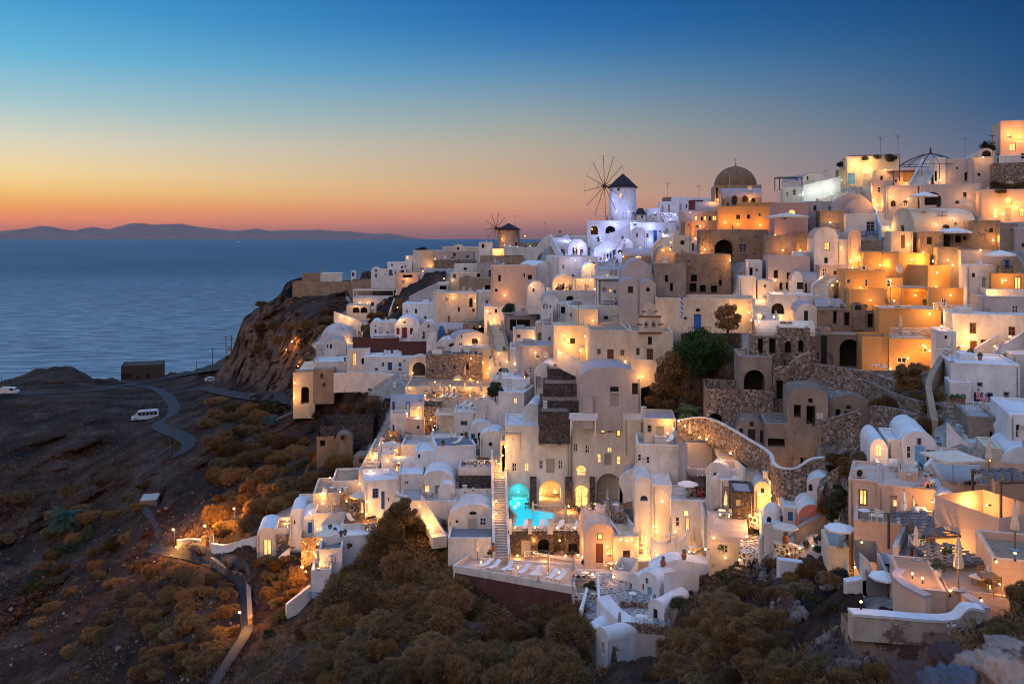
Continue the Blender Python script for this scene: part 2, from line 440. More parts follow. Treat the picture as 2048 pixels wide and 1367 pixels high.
PATH = [(300, 1098), (350, 1108), (420, 1125), (455, 1145), (480, 1165), (492, 1195), (495, 1240), (490, 1270), (470, 1300), (445, 1340), (425, 1375)]
TRACK = [(300, 1092), (318, 1075), (305, 1040), (290, 1020), (285, 1008)]
VILL = [(600, 760), (640, 700), (620, 690), (700, 610), (690, 590), (760, 545), (850, 500), (960, 488), (1110, 488), (1230, 440), (1420, 405), (1700, 335), (2550, 220), (2550, 1120), (2100, 1120),
        (1960, 1240), (1740, 1225), (1680, 1120), (1560, 1115), (1420, 1110), (1380, 1190), (1290, 1260), (1180, 1260), (1180, 1190), (900, 1130), (830, 1020), (790, 1010), (740, 1120), (640, 1140), (600, 1080), (520, 1080),
        (560, 1010), (700, 950), (760, 860), (790, 800), (640, 765)]
VHOLE = [[(770, 590), (800, 560), (870, 540), (895, 548), (885, 590), (800, 632), (745, 690), (700, 720), (700, 690), (740, 640)], [(1290, 690), (1370, 660), (1480, 650), (1490, 760), (1420, 850), (1330, 830), (1270, 790)], [(1060, 730), (1165, 735), (1160, 845), (1060, 845)],
         [(1560, 720), (1850, 720), (1900, 830), (1750, 880), (1740, 960), (1690, 1060), (1650, 960), (1520, 950), (1480, 860)]]
GREENZ = [[(500, 1340), (540, 1260), (600, 1215), (560, 1300), (520, 1367), (480, 1367)], [(60, 1200), (130, 1110), (190, 1060), (180, 1090), (90, 1180), (60, 1230)], [(1430, 1130), (1500, 1120), (1500, 1170), (1440, 1170)]]
us = np.arange(-420, 2480, 5.0)
NT = 235
sx = np.array(SKYLINE)
Ssk = np.interp(us, sx[:, 0], sx[:, 1])
_r = np.random.RandomState(3)
Ssk = Ssk + np.convolve(_r.uniform(-1, 1, len(us)), np.ones(3) / 3, 'same') * np.where(us < 620, 3.0, 1.0)
t = np.linspace(0, 1, NT)[:, None]
VV = 1760 + (Ssk[None] - 1760) * (1 - (1 - t) ** 1.12)
UU = np.repeat(us[None], NT, 0)
DD = Dmap(UU, VV).reshape(UU.shape)
rd = np.minimum(np.minimum(segdist(UU, VV, ROAD1), segdist(UU, VV, ROAD2)), np.minimum(segdist(UU, VV, ROAD3), segdist(UU, VV, PATH) * 1.3))
vm = inpoly(UU, VV, VILL)
for h in VHOLE: vm &= ~inpoly(UU, VV, h)
vm = vm.astype(float)
vm = np.maximum(vm, .55 * inpoly(UU, VV, VHOLE[3]))
calm = np.clip((rd - 9) / 14, 0, 1)
PX = (UU - 1024) / F * DD; PZ = -(VV - HV) / F * DD
pos = np.stack([PX, DD, PZ], -1).reshape(-1, 3)
cliff = inpoly(UU, VV, [(425, 780), (440, 700), (480, 625), (560, 560), (800, 545), (800, 610), (690, 640), (640, 700), (600, 760), (600, 830), (540, 800)]).astype(float)
big = fbm(pos * np.array([.055, .055, .055]), 4).reshape(UU.shape)
sm = fbm(pos * np.array([.5, .5, .35]), 4, 0.6).reshape(UU.shape)
ridge = (1 - np.abs(fbm(pos * np.array([.16, .16, .05]), 4, .55))).reshape(UU.shape) - .6
amp = calm * (1 - vm)
gul = (1 - np.abs(fbm(pos * np.array([.045, .03, .02]) + 3, 3, .5))).reshape(UU.shape) - .6
dD = amp * (big * 2.6 + sm * 0.7 + ridge * 1.2 + gul * 5.0) * np.clip(DD / 110, .4, 1.6) + cliff * (ridge * 3.2 + sm * 1.4)
dZ = amp * (sm * 0.6 + ridge * 0.9) - vm * 0.35
edge = np.clip((1 - t) * 25, 0, 1)
DD2 = DD + dD
PX = PX * (DD2 / DD); PZ2 = -(VV - HV) / F * DD2 + dZ * edge
pos = np.stack([PX, DD2, PZ2], -1)
# behind the skyline the land falls away
back_rows = []
for k in range(1, 7):
    q = pos[-1].copy()
    q[:, 1] += k * k * 2.5
    q[:, 0] *= 1 + k * k * 2.5 / pos[-1][:, 1]
    q[:, 2] -= (k ** 2) * 2.2 + k
    q[:, 2] = np.maximum(q[:, 2], -103)
    back_rows.append(q)
q = back_rows[-1].copy(); q[:, 1] += 8; q[:, 2] = -104
back_rows.append(q)
allp = np.concatenate([pos.reshape(-1, 3)] + back_rows)
nr, nc = NT + len(back_rows), len(us)
idx = np.arange(nr * nc).reshape(nr, nc)
faces = np.stack([idx[:-1, :-1], idx[:-1, 1:], idx[1:, 1:], idx[1:, :-1]], -1).reshape(-1, 4)
me = bpy.data.meshes.new('terrain')
me.from_pydata(allp.tolist(), [], faces.tolist())
me.polygons.foreach_set('use_smooth', [True] * len(faces))
pad = lambda a: np.concatenate([a.ravel()] + [a[-1]] * len(back_rows))
green = sum(inpoly(UU, VV, g) for g in GREENZ).astype(float)
for nm, a in (('village', vm), ('cliff', cliff), ('green', green)):
    at = me.attributes.new(nm, 'FLOAT', 'POINT')
    at.data.foreach_set('value', pad(a).astype(np.float32))
def terrain_mat():
    m, nt, b = new_mat('volcanic hillside')
    g = nd(nt, 'ShaderNodeNewGeometry').outputs['Position']
    n1 = nd(nt, 'ShaderNodeTexNoise', {'Vector': g, 'Scale': 0.09, 'Detail': 7.0, 'Roughness': 0.65})
    n2 = nd(nt, 'ShaderNodeTexNoise', {'Vector': g, 'Scale': 1.1, 'Detail': 8.0, 'Roughness': 0.72})
    cr = nd(nt, 'ShaderNodeValToRGB', {0: n1.outputs[0]})
    el = cr.color_ramp.elements
    el[0].position = 0.34; el[0].color = (0.008, 0.009, 0.011, 1)
    el[1].position = 0.66; el[1].color = (0.085, 0.062, 0.052, 1)
    e = el.new(0.5); e.color = (0.048, 0.025, 0.017, 1)
    mr = nd(nt, 'ShaderNodeMapRange', {0: n2.outputs[0], 1: 0.32, 2: 0.68, 3: 0.35, 4: 1.7})
    dirt = nd(nt, 'ShaderNodeMix', {0: 1.0, 6: cr.outputs[0], 7: mr.outputs[0]}, data_type='RGBA', blend_type='MULTIPLY')
    # pale loose stones
    vo = nd(nt, 'ShaderNodeTexVoronoi', {'Vector': g, 'Scale': 1.6})
    st = nd(nt, 'ShaderNodeMapRange', {0: vo.outputs['Distance'], 1: 0.16, 2: 0.10})
    n3 = nd(nt, 'ShaderNodeTexNoise', {'Vector': g, 'Scale': 0.25, 'Detail': 3.0})
    sm_ = nd(nt, 'ShaderNodeMapRange', {0: n3.outputs[0], 1: 0.5, 2: 0.62})
    sf = nd(nt, 'ShaderNodeMath', {0: st.outputs[0], 1: sm_.outputs[0]}, operation='MULTIPLY')
    d2 = nd(nt, 'ShaderNodeMix', {0: sf.outputs[0], 6: dirt.outputs[2], 7: (0.12, 0.10, 0.10, 1)}, data_type='RGBA')
    # tuff cliff: vertical streaks
    mp = nd(nt, 'ShaderNodeMapping', {'Vector': g, 'Scale': (0.8, 0.8, 0.10)})
    n4 = nd(nt, 'ShaderNodeTexNoise', {'Vector': mp.outputs[0], 'Scale': 1.0, 'Detail': 8.0, 'Roughness': 0.7})
    c4 = nd(nt, 'ShaderNodeValToRGB', {0: n4.outputs[0]})
    c4.color_ramp.elements[0].position = 0.32; c4.color_ramp.elements[0].color = (0.04, 0.025, 0.02, 1)
    c4.color_ramp.elements[1].position = 0.66; c4.color_ramp.elements[1].color = (0.27, 0.17, 0.12, 1)
    ca = nd(nt, 'ShaderNodeAttribute', attribute_name='cliff')
    sl = nd(nt, 'ShaderNodeSeparateXYZ', {0: nd(nt, 'ShaderNodeNewGeometry').outputs['Normal']})
    steep = nd(nt, 'ShaderNodeMapRange', {0: sl.outputs[2], 1: 0.80, 2: 0.45})
    cf = nd(nt, 'ShaderNodeMath', {0: ca.outputs['Fac'], 1: steep.outputs[0]}, operation='MULTIPLY')
    d3 = nd(nt, 'ShaderNodeMix', {0: cf.outputs[0], 6: d2.outputs[2], 7: c4.outputs[0]}, data_type='RGBA')
    ga = nd(nt, 'ShaderNodeAttribute', attribute_name='green')
    gf = nd(nt, 'ShaderNodeMath', {0: ga.outputs['Fac'], 1: nd(nt, 'ShaderNodeMapRange', {0: n2.outputs[0], 1: 0.42, 2: 0.6}).outputs[0]}, operation='MULTIPLY')
    d4 = nd(nt, 'ShaderNodeMix', {0: gf.outputs[0], 6: d3.outputs[2], 7: (0.014, 0.026, 0.009, 1)}, data_type='RGBA')
    va = nd(nt, 'ShaderNodeAttribute', attribute_name='village')
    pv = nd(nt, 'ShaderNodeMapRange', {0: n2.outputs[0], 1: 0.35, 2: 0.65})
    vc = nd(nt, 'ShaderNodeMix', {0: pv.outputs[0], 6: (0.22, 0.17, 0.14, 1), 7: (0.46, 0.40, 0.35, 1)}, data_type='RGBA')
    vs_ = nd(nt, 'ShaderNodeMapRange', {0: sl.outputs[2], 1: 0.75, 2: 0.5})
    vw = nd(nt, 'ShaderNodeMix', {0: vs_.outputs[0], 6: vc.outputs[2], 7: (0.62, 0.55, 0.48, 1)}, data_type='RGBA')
    d5 = nd(nt, 'ShaderNodeMix', {0: va.outputs['Fac'], 6: d4.outputs[2], 7: vw.outputs[2]}, data_type='RGBA')
    nt.links.new(d5.outputs[2], b.inputs['Base Color'])
    bp = nd(nt, 'ShaderNodeBump', {'Height': n2.outputs[0], 'Strength': 1.0, 'Distance': 0.6})
    nt.links.new(bp.outputs[0], b.inputs['Normal'])
    b.inputs['Roughness'].default_value = 0.95
    b.inputs['Specular IOR Level'].default_value = 0.1
    return m
me.materials.append(terrain_mat())
terrain = bpy.data.objects.new('hillside', me)
put('hillside', terrain); tag(terrain, 'steep dark volcanic hillside under the village', None, kind='structure')
TV = allp; TF = faces
TBVH = BVHTree.FromPolygons(allp.tolist(), faces.tolist())
def TG(u, v):
    """the hillside's own surface under a picture point"""
    h = TBVH.ray_cast(Vector((0, 0, 0)), rdir(u, v).normalized())
    return h[0] if h[0] is not None else G(u, v)
def catmull(P, n=6):
    P = [Vector(p) for p in P]
    out = []
    for i in range(len(P) - 1):
        a = P[max(i - 1, 0)]; b = P[i]; c = P[i + 1]; d = P[min(i + 2, len(P) - 1)]
        for k in range(n):
            t = k / n
            out.append(0.5 * ((2 * b) + (c - a) * t + (2 * a - 5 * b + 4 * c - d) * t * t + (3 * b - a - 3 * c + d) * t ** 3))
    out.append(P[-1])
    return out
def ground_z(x, y):
    h = TBVH.ray_cast(Vector((x, y, 200)), Vector((0, 0, -1)))
    return h[0].z if h[0] is not None else -60
def road(name, line, w, mat, label, z=0.12):
    c2 = catmull([(*p, 0) for p in line], 5)
    C = [TG(p.x, p.y) for p in c2]
    m = MB(); L = []
    NW = 5
    for i, p in enumerate(C):
        d = (C[min(i + 1, len(C) - 1)] - C[max(i - 1, 0)]); d.z = 0; d.normalize()
        s = Vector((d.y, -d.x, 0))
        for k in range(NW):
            q = p + s * w * (k / (NW - 1) - .5)
            L.append((q.x, q.y, max(ground_z(q.x, q.y), p.z - .4) + z))
    n = len(C)
    m.add(L, [(i * NW + k, i * NW + k + 1, (i + 1) * NW + k + 1, (i + 1) * NW + k) for i in range(n - 1) for k in range(NW - 1)])
    return tag(m.build(name, mat, smooth=True), label, None, kind='structure')
ROADM = plain('dusty asphalt track', (0.030, 0.032, 0.036), 0.95, 0.6, scale=0.8)
PATHM = plain('cobbled footpath', (0.034, 0.032, 0.035), 0.9, 0.5, scale=2.5)
road('road', ROAD1, 3.1, ROADM, 'winding track down the dark valley')
road('coast_road', ROAD2, 3.2, ROADM, 'track running out towards the sea')
road('cliff_road', ROAD3, 2.6, ROADM, 'track below the tan cliff')
road('footpath', PATH, 1.5, PATHM, 'cobbled footpath bending round the slope')
road('narrow_path', TRACK, 1.0, PATHM, 'narrow path below the lit wall')
# sea
m, nt, b = new_mat('sea water')
g = nd(nt, 'ShaderNodeNewGeometry').outputs['Position']
b.inputs['Roughness'].default_value = 0.4
b.inputs['Specular IOR Level'].default_value = 0.09
b.inputs['IOR'].default_value = 1.33
mp = nd(nt, 'ShaderNodeMapping', {'Vector': g, 'Scale': (0.03, 0.085, 0.05)})
w1 = nd(nt, 'ShaderNodeTexNoise', {'Vector': mp.outputs[0], 'Scale': 1.0, 'Detail': 9.0, 'Roughness': 0.68})
mp2 = nd(nt, 'ShaderNodeMapping', {'Vector': g, 'Scale': (0.0012, 0.0022, 0.01)})
w2 = nd(nt, 'ShaderNodeTexNoise', {'Vector': mp2.outputs[0], 'Scale': 1.0, 'Detail': 5.0, 'Roughness': 0.6})
mr = nd(nt, 'ShaderNodeMapRange', {0: w2.outputs[0], 1: 0.35, 2: 0.65, 3: 0.6, 4: 1.0})
bp = nd(nt, 'ShaderNodeBump', {'Height': w1.outputs[0], 'Strength': mr.outputs[0], 'Distance': 14.0})
nt.links.new(bp.outputs[0], b.inputs['Normal'])
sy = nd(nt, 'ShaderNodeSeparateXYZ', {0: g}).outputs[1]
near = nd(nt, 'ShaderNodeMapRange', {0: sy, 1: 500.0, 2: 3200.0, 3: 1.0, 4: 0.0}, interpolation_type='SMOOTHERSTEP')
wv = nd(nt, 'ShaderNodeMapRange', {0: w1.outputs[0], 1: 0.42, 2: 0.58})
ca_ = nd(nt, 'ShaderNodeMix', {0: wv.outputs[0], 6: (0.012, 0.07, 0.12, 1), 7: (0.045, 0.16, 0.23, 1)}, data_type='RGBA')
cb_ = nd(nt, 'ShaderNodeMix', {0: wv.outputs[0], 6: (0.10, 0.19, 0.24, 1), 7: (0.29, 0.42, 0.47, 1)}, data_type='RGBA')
cc_ = nd(nt, 'ShaderNodeMix', {0: near.outputs[0], 6: ca_.outputs[2], 7: cb_.outputs[2]}, data_type='RGBA')  # haze and wave shading put into the water colour: paler inshore, darker offshore
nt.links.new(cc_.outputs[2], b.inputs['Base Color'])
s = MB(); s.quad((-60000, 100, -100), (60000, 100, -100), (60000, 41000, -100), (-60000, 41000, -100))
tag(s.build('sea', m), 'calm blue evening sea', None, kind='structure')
# distant island ridge, 38 km out
ridge_px = [(-420, 470), (-200, 464), (-60, 466), (0, 462), (40, 456), (62, 454), (90, 451), (105, 452), (130, 458), (160, 461), (186, 451), (210, 456), (230, 457), (250, 448), (285, 444), (310, 448), (330, 445), (365, 445), (385, 450),
            (410, 453), (435, 457), (465, 460), (490, 459), (510, 456), (540, 460), (570, 459), (600, 458), (640, 458), (665, 461), (700, 462), (725, 466), (750, 467), (775, 465), (800, 470), (830, 476), (860, 480)]
iu = np.arange(-420, 861, 6.0); rp = np.array(ridge_px)
iv = np.interp(iu, rp[:, 0], rp[:, 1]) + fbm(np.stack([iu * .05, iu * 0, iu * 0], -1), 3) * 0.9
m = MB(); vs = []
for k in range(9):
    tt = k / 8; D = 37500 + 5000 * tt
    hh = math.sin(math.pi * min(tt, 1) * 0.5) ** 0.8 if tt < 1 else 0
    pr = [0, .35, .55, .75, .88, 1.0, .8, .4, 0][k]
    for a, c in zip(iu, iv):
        Hh = (-(c - HV) / F * 40600) * .9 + 100
        n = float(fbm(np.array([[a * .03, k * .7, 0]]), 3)[0])
        vs.append(((a - 1024) / F * 40600, D, -101 + max(0, Hh * pr * (1 + (0.18 * n if 0 < k < 5 else 0)))))
nn = len(iu)
m.add(vs, [(k * nn + i, k * nn + i + 1, (k + 1) * nn + i + 1, (k + 1) * nn + i) for k in range(8) for i in range(nn - 1)])
tag(m.build('distant_hills', plain('far hills', (0.24, 0.13, 0.10), 0.95, 0.3, scale=0.002), smooth=True), 'low island hills on the sea horizon', None, kind='structure')
# a lit ship far out under the island
D = 16000
o = empty('ship', pt(477, 475.5, D) * 1.0, 0, 'tiny lit ship far out below the island ridge', 'ship')
o.location.z = -100
m = MB(); m.add([(-25, -5, 0), (22, -5, 0), (32, 0, 0), (22, 5, 0), (-25, 5, 0), (-27, -6, 5), (25, -6, 5), (36, 0, 6), (25, 6, 5), (-27, 6, 5)],
                [(0, 1, 6, 5), (1, 2, 7, 6), (2, 3, 8, 7), (3, 4, 9, 8), (4, 0, 5, 9), (5, 6, 7, 8, 9)]); m.build('hull', METALG, o)
m = MB(); m.box(-22, -4, 5, 12, 4, 12); m.box(-6, -2, 12, 3, 2, 17); m.build('superstructure', METALG, o)
m = MB(); m.box(-14, -4.6, 7, 8, -4.2, 9); m.build('lit_cabin_window', BULBW, o)
# ================================================================ BUILDINGS
FOOT = []   # footprints cut level into the slope
REG = []     # (u, v, radius px, short name) for wording what stands beside what
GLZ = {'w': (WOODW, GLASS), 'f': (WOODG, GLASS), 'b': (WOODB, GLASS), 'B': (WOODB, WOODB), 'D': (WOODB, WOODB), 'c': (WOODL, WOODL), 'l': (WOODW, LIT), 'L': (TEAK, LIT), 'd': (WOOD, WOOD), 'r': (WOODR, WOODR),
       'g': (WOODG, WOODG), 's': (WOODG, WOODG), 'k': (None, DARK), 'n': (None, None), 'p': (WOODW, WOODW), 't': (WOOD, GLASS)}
def holes(m, W, z0, z1, ops, O, ax, nrm, deep=.22):
    """a wall rectangle with real openings: O origin, ax horizontal unit, nrm outward unit; ops = (xc, zb, w, h, arched)"""
    O = Vector(O); ax = Vector(ax); nrm = Vector(nrm); up = Vector((0, 0, 1))
    P = lambda x, z, d=0: O + ax * x + up * z - nrm * d
    xs = sorted({0.0, W, *[max(0, min(W, o[0] + s * o[2] / 2)) for o in ops for s in (-1, 1)]})
    zs = sorted({z0, z1, *[max(z0, min(z1, q)) for o in ops for q in (o[1], o[1] + o[3])]})
    for i in range(len(xs) - 1):
        for j in range(len(zs) - 1):
            cx = (xs[i] + xs[i + 1]) / 2; cz = (zs[j] + zs[j + 1]) / 2
            if xs[i + 1] - xs[i] < 1e-5 or zs[j + 1] - zs[j] < 1e-5: continue
            if any(abs(cx - o[0]) < o[2] / 2 and o[1] < cz < o[1] + o[3] for o in ops): continue
            m.quad(P(xs[i], zs[j]), P(xs[i + 1], zs[j]), P(xs[i + 1], zs[j + 1]), P(xs[i], zs[j + 1]))
    for o in ops:
        x, zb, w, h, arch, dp = o
        a, b_ = x - w / 2, x + w / 2
        if not arch:
            out = [(a, zb), (b_, zb), (b_, zb + h), (a, zb + h)]
        else:
            r = min(w / 2, h * .6); zc = zb + h - r
            arc = [(x + w / 2 * math.cos(math.pi * k / 8), zc + r * math.sin(math.pi * k / 8)) for k in range(9)]
            out = [(a, zb), (b_, zb)] + arc
            for k in range(8):
                c = (b_, zb + h) if k < 4 else (a, zb + h)
                m.poly([P(*arc[k]), P(*c), P(*arc[k + 1])][::-1])
        n = len(out)
        for k in range(n):
            p, q = out[k], out[(k + 1) % n]
            if abs(p[0] - q[0]) + abs(p[1] - q[1]) < 1e-6: continue
            m.quad(P(*p), P(*p, dp), P(*q, dp), P(*q))
def pane(root, kind, W, O, ax, nrm, o, name):
    """frame and leaf of one opening, standing back in its reveal"""
    fm, pm = GLZ[kind]
    O = Vector(O); ax = Vector(ax); nrm = Vector(nrm); up = Vector((0, 0, 1))
    x, zb, w, h, arch, dp = o
    P = lambda a, z, d: O + ax * a + up * z - nrm * d
    if arch:
        r = min(w / 2, h * .6); zc = zb + h - r
        out = [(x - w / 2, zb), (x + w / 2, zb)] + [(x + w / 2 * math.cos(math.pi * k / 8), zc + r * math.sin(math.pi * k / 8)) for k in range(9)]
    else: out = [(x - w / 2, zb), (x + w / 2, zb), (x + w / 2, zb + h), (x - w / 2, zb + h)]
    m = MB()
    if pm is None: pm = root.get('_wm')
    m.poly([P(a, z, dp) for a, z in out])
    pn = name if name != 'opening' else 'recess'
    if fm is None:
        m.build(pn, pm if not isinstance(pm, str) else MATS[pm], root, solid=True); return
    d0 = max(dp - .07, -.05)
    fr = MB(); t = min(.11, w * .18)
    def bx(a0, b0, a1, b1, da=d0, db=None):
        db = dp + .0 if db is None else db
        c = [P(a0, b0, da), P(a1, b0, da), P(a1, b0, db), P(a0, b0, db), P(a0, b1, da), P(a1, b1, da), P(a1, b1, db), P(a0, b1, db)]
        fr.add(c, [(0, 3, 2, 1), (4, 5, 6, 7), (0, 1, 5, 4), (1, 2, 6, 5), (2, 3, 7, 6), (3, 0, 4, 7)])
    a, b_ = x - w / 2, x + w / 2; ht = h if not arch else h - min(w / 2, h * .6)
    bx(a, zb, a + t, zb + ht); bx(b_ - t, zb, b_, zb + ht)
    if not arch: bx(a + t, zb + h - t, b_ - t, zb + h)
    if kind in 'wfbltLsBrp':
        bx(a + t, zb, b_ - t, zb + t)
        if w > .6: bx(x - t * .35, zb + t, x + t * .35, zb + h - t - (w / 2 if arch else 0))
        if kind in 'wfblt' and h > .8:
            for q in ((.5,) if h < 1.3 else (.34, .67)): bx(a + t, zb + h * q - t * .3, b_ - t, zb + h * q + t * .3)
    else:
        bx(x - .02, zb, x + .02, zb + h - t)
    f = fr.build(name, fm, root)
    q = m.build('pane' if name == 'window' else 'door_leaf', pm, f)
def arcpts(W, h, r, n=12, x0=0.0): return [(x0 + W / 2 - W / 2 * math.cos(math.pi * k / n), h + r * math.sin(math.pi * k / n)) for k in range(n + 1)]
NORM = {}
def H(u0, u1, vt, vb, roof, wm, n, o='', yaw=None, D=None, dep=6.0, fd=2.6, rise=None, rm=None, ph=.22, cat='house', name=None, fl=None, Dv=None, side=None):
    """one building. Its front spans u0..u1, vt..vb in the photograph at the distance D (default: the hillside's own)."""
    uc = (u0 + u1) / 2
    D = D or Df(uc, Dv or vb)
    if yaw is None: yaw = math.degrees(math.atan((uc - 1024) / F)) * .62 if abs(uc - 1024) > 200 else 0
    a = R(yaw)
    tx, ty = math.cos(a), -math.sin(a)           # along the front
    C = Vector((rdir(uc, vb).x * D, D, 0))
    def hit(u):
        # ray (x = k*y) meets the front's line
        k = (u - 1024) / F
        s = (C.x - k * C.y) / (k * ty - tx)
        return Vector((C.x + tx * s, C.y + ty * s, 0))
    L, Rr = hit(u0), hit(u1)
    W = (Rr - L).length
    zb = -(vb - HV) / F * D; zt = -(vt - HV) / F * D
    base = (L + Rr) / 2
    name = name or {'house': 'cave_house', 'church': 'church', 'terrace': 'terrace', 'wall': 'retaining_wall'}.get(cat, cat.replace(' ', '_'))
    root = empty(name, (base.x, base.y, zb), -a, n, cat)
    rm = rm or wm
    Hh = zt - zb
    REG.append((uc, (vt + vb) / 2, max(u1 - u0, vb - vt) / 2, n, u0, u1, vt, vb))
    FOOT.append((base.x, base.y, math.cos(a), math.sin(a), W / 2, dep, zb - .5 if roof != 't' else min(zb, zt - 1.6), zt, u0, u1, zb))
    Minv = Matrix.LocRotScale(root.location, root.rotation_euler, None).inverted()
    cam_l = Minv @ Vector((0, 0, 0))
    x0 = -W / 2
    if roof in ('v', 'V'):
        r = min(W / 2, Hh * .62) if rise is None else rise
        hs = Hh - r
    elif roof in ('x', 'X'):
        r = min(dep / 2, Hh * .4) if rise is None else rise
        hs = Hh - r
    elif roof == 'o':
        r = (min(W, dep) / 2 * .9) if rise is None else rise
        hs = Hh - r
    elif roof == 'p': r = 1.6 if rise is None else rise; hs = Hh - r
    elif roof == 't': r = ph = (.9 if ph == .22 else ph); hs = Hh - r
    else: r = ph; hs = Hh - ph
    if roof == 'n': r = 0; hs = Hh
    # openings, read off the photograph, fall on whichever face the eye meets there
    fr = {0: [], 1: [], 2: []}; proud = []
    for q in [q for q in o.split(';') if q.strip()]:
        w_ = q.split(); k = w_[0]; cu, cv, pw, phh = map(float, w_[1:5])
        extra = w_[5] if len(w_) > 5 else ''
        d = (Minv.to_3x3() @ rdir(cu, cv)); P0 = cam_l
        best = None
        for fi, (axis, val) in enumerate(((1, 0.0), (0, -W / 2), (0, W / 2))):
            if abs(d[axis]) < 1e-9: continue
            s = (val - P0[axis]) / d[axis]
            if s <= 0: continue
            h = P0 + d * s
            if fi == 0 and not (-W / 2 - .3 < h.x < W / 2 + .3): continue
            if fi > 0 and not (-.3 < h.y < dep + .3): continue
            if fi == 1 and P0.x > -W / 2: continue
            if fi == 2 and P0.x < W / 2: continue
            if best is None or s < best[0]: best = (s, fi, h)
        if best is None: continue
        s, fi, h = best
        ppm = F / (D + (h.y if fi else 0))
        cosang = 1.0
        if fi == 0: cosang = abs(tx - ty * 0 + ty * (cu - 1024) / F * -1) or 1; cosang = max(abs(tx - ty * (cu - 1024) / F), .25)
        else:
            ex = ty * -1, tx      # along the depth: world direction (sin a, cos a)
            sx_, sy_ = math.sin(a), math.cos(a)
            cosang = max(abs(sx_ - sy_ * (cu - 1024) / F), .15)
        ww = pw / ppm / cosang; hh = phh / ppm
        ax_ = h.x + W / 2 if fi == 0 else (h.y if fi == 2 else h.y)
        zb_ = h.z - hh / 2
        arch = 'A' in extra
        dp = .22
        if k in 'kn': dp = 1.1 if 'd' not in extra else (2.6 if 'dd' not in extra else 5.2)
        if k == 'k' and 'f' in extra: dp = .3
        Wf = W if fi == 0 else dep
        ok = ax_ - ww / 2 > .08 and ax_ + ww / 2 < Wf - .08 and zb_ + hh < hs - .04
        if zb_ < 0.25 and k in 'kndDLgcrn' and zb_ > -1: hh += zb_ - .02; zb_ = .02
        ok = ok and not any(abs(ax_ - e[0]) < (ww + e[2]) / 2 + .02 and zb_ < e[1] + e[3] and e[1] < zb_ + hh for e, _ in fr[fi])
        e = (ax_, zb_, ww, hh, arch, dp)
        if ok: fr[fi].append((e, k))
        else: proud.append((fi, (ax_, zb_, ww, hh, arch, -.02), k))
    rg = random.Random(int(u0 * 7 + vt))
    if cat in ('house', 'church') and roof in 'fvVxX' and W > 3.2 and hs > 2.3 and len(fr[0]) < 3:
        for _ in range(6 if W > 5 else 3):
            if len(fr[0]) > (3 if W > 6 else 1): break
            e = (rg.uniform(.8, W - .8), rg.choice([hs * .5, hs * .62, .9]), rg.choice([.5, .62, .75]), rg.choice([.6, .85, 1.0]), rg.random() < .15, .2)
            if e[1] + e[3] < hs - .25 and not any(abs(e[0] - g_[0]) < (e[2] + g_[2]) / 2 + .35 and e[1] < g_[1] + g_[3] + .2 and g_[1] < e[1] + e[3] + .2 for g_, _k2 in fr[0]): fr[0].append((e, rg.choice('wwfkt')))
    if cat == 'house' and roof == 'f' and W > 3.2:
        if rg.random() < .35:
            cx_ = rg.uniform(x0 + .6, -x0 - .6); cy_ = rg.uniform(dep * .3, dep * .8); c_ = MB(); c_.add([(cx_ - .25, cy_ - .25, hs), (cx_ + .25, cy_ - .25, hs), (cx_ + .25, cy_ + .25, hs), (cx_ - .25, cy_ + .25, hs), (cx_ - .19, cy_ - .19, hs + .8), (cx_ + .19, cy_ - .19, hs + .8), (cx_ + .19, cy_ + .19, hs + .8), (cx_ - .19, cy_ + .19, hs + .8)], [(0, 1, 5, 4), (1, 2, 6, 5), (2, 3, 7, 6), (3, 0, 4, 7), (4, 5, 6, 7)]); c_.build('chimney', wm, root)
        if rg.random() < .4:
            cx_ = rg.uniform(x0 + .9, -x0 - .9); c_ = MB(); c_.box(cx_ - .7, dep * .45, hs + .02, cx_ + .7, dep * .85, hs + rg.uniform(.3, .7)); c_.build('skylight_block', rm, root)
    if cat == 'house' and roof != 'n' and hs > 2 and rg.random() < .6:
        xs_ = rg.choice([x0 + .25, -x0 - .25]); c_ = MB(); c_.bar((xs_, -.07, -.3), (xs_, -.07, hs - .1), .05, n=6); c_.build('downpipe', METALG, root)
    if cat == 'house' and roof in 'fvV' and W > 4.2 and hs > 2.6 and W * D < 1600:
        free = [q for q in [x0 + .3 + k * .5 for k in range(int(W / .5))]]
        def clear(a_, b_): return b_ < -x0 - .1 and not any(g_[0] + x0 + g_[2] / 2 + .15 > a_ and g_[0] + x0 - g_[2] / 2 - .15 < b_ for g_, _k2 in fr[0])
        aw = rg.uniform(1.3, 2.4); ah = min(hs * rg.uniform(.4, .68), 2.6); ad = rg.uniform(.8, 1.6)
        c_ = [q for q in free if clear(q, q + aw)]
        if c_ and rg.random() < .6:
            q = rg.choice(c_); s_ = MB(); s_.box(q, -ad, -fd + .5, q + aw, -.02, ah); an = s_.build('annex', wm, root, solid=True)
            s_ = MB(); s_.box(q - .04, -ad - .04, ah + .002, q + aw + .04, -.02, ah + .1); s_.build('annex_roof', rm, an, solid=True)
            if aw > 1.6: pane(an, rg.choice('wfd'), aw, (q, -ad, 0), (1, 0, 0), (0, -1, 0), (aw / 2, ah * .42, .5, .6, False, -.02), 'window')
        elif hs < 6:
            sl = min(W * .5, hs * 1.1); c_ = [q for q in free if clear(q, q + sl)]
            if c_ and rg.random() < .7:
                q = rg.choice(c_); s_ = MB(); n_ = int(hs * .8 / .2); up_ = rg.random() < .5
                for k in range(n_):
                    xa = q + sl * (k if up_ else n_ - 1 - k) / n_; s_.box(xa, -1.0, -fd + .5, xa + sl / n_ - .004, -.02, .2 * (k + 1))
                s_.build('outside_stair', wm, root, solid=True)
    m = MB()
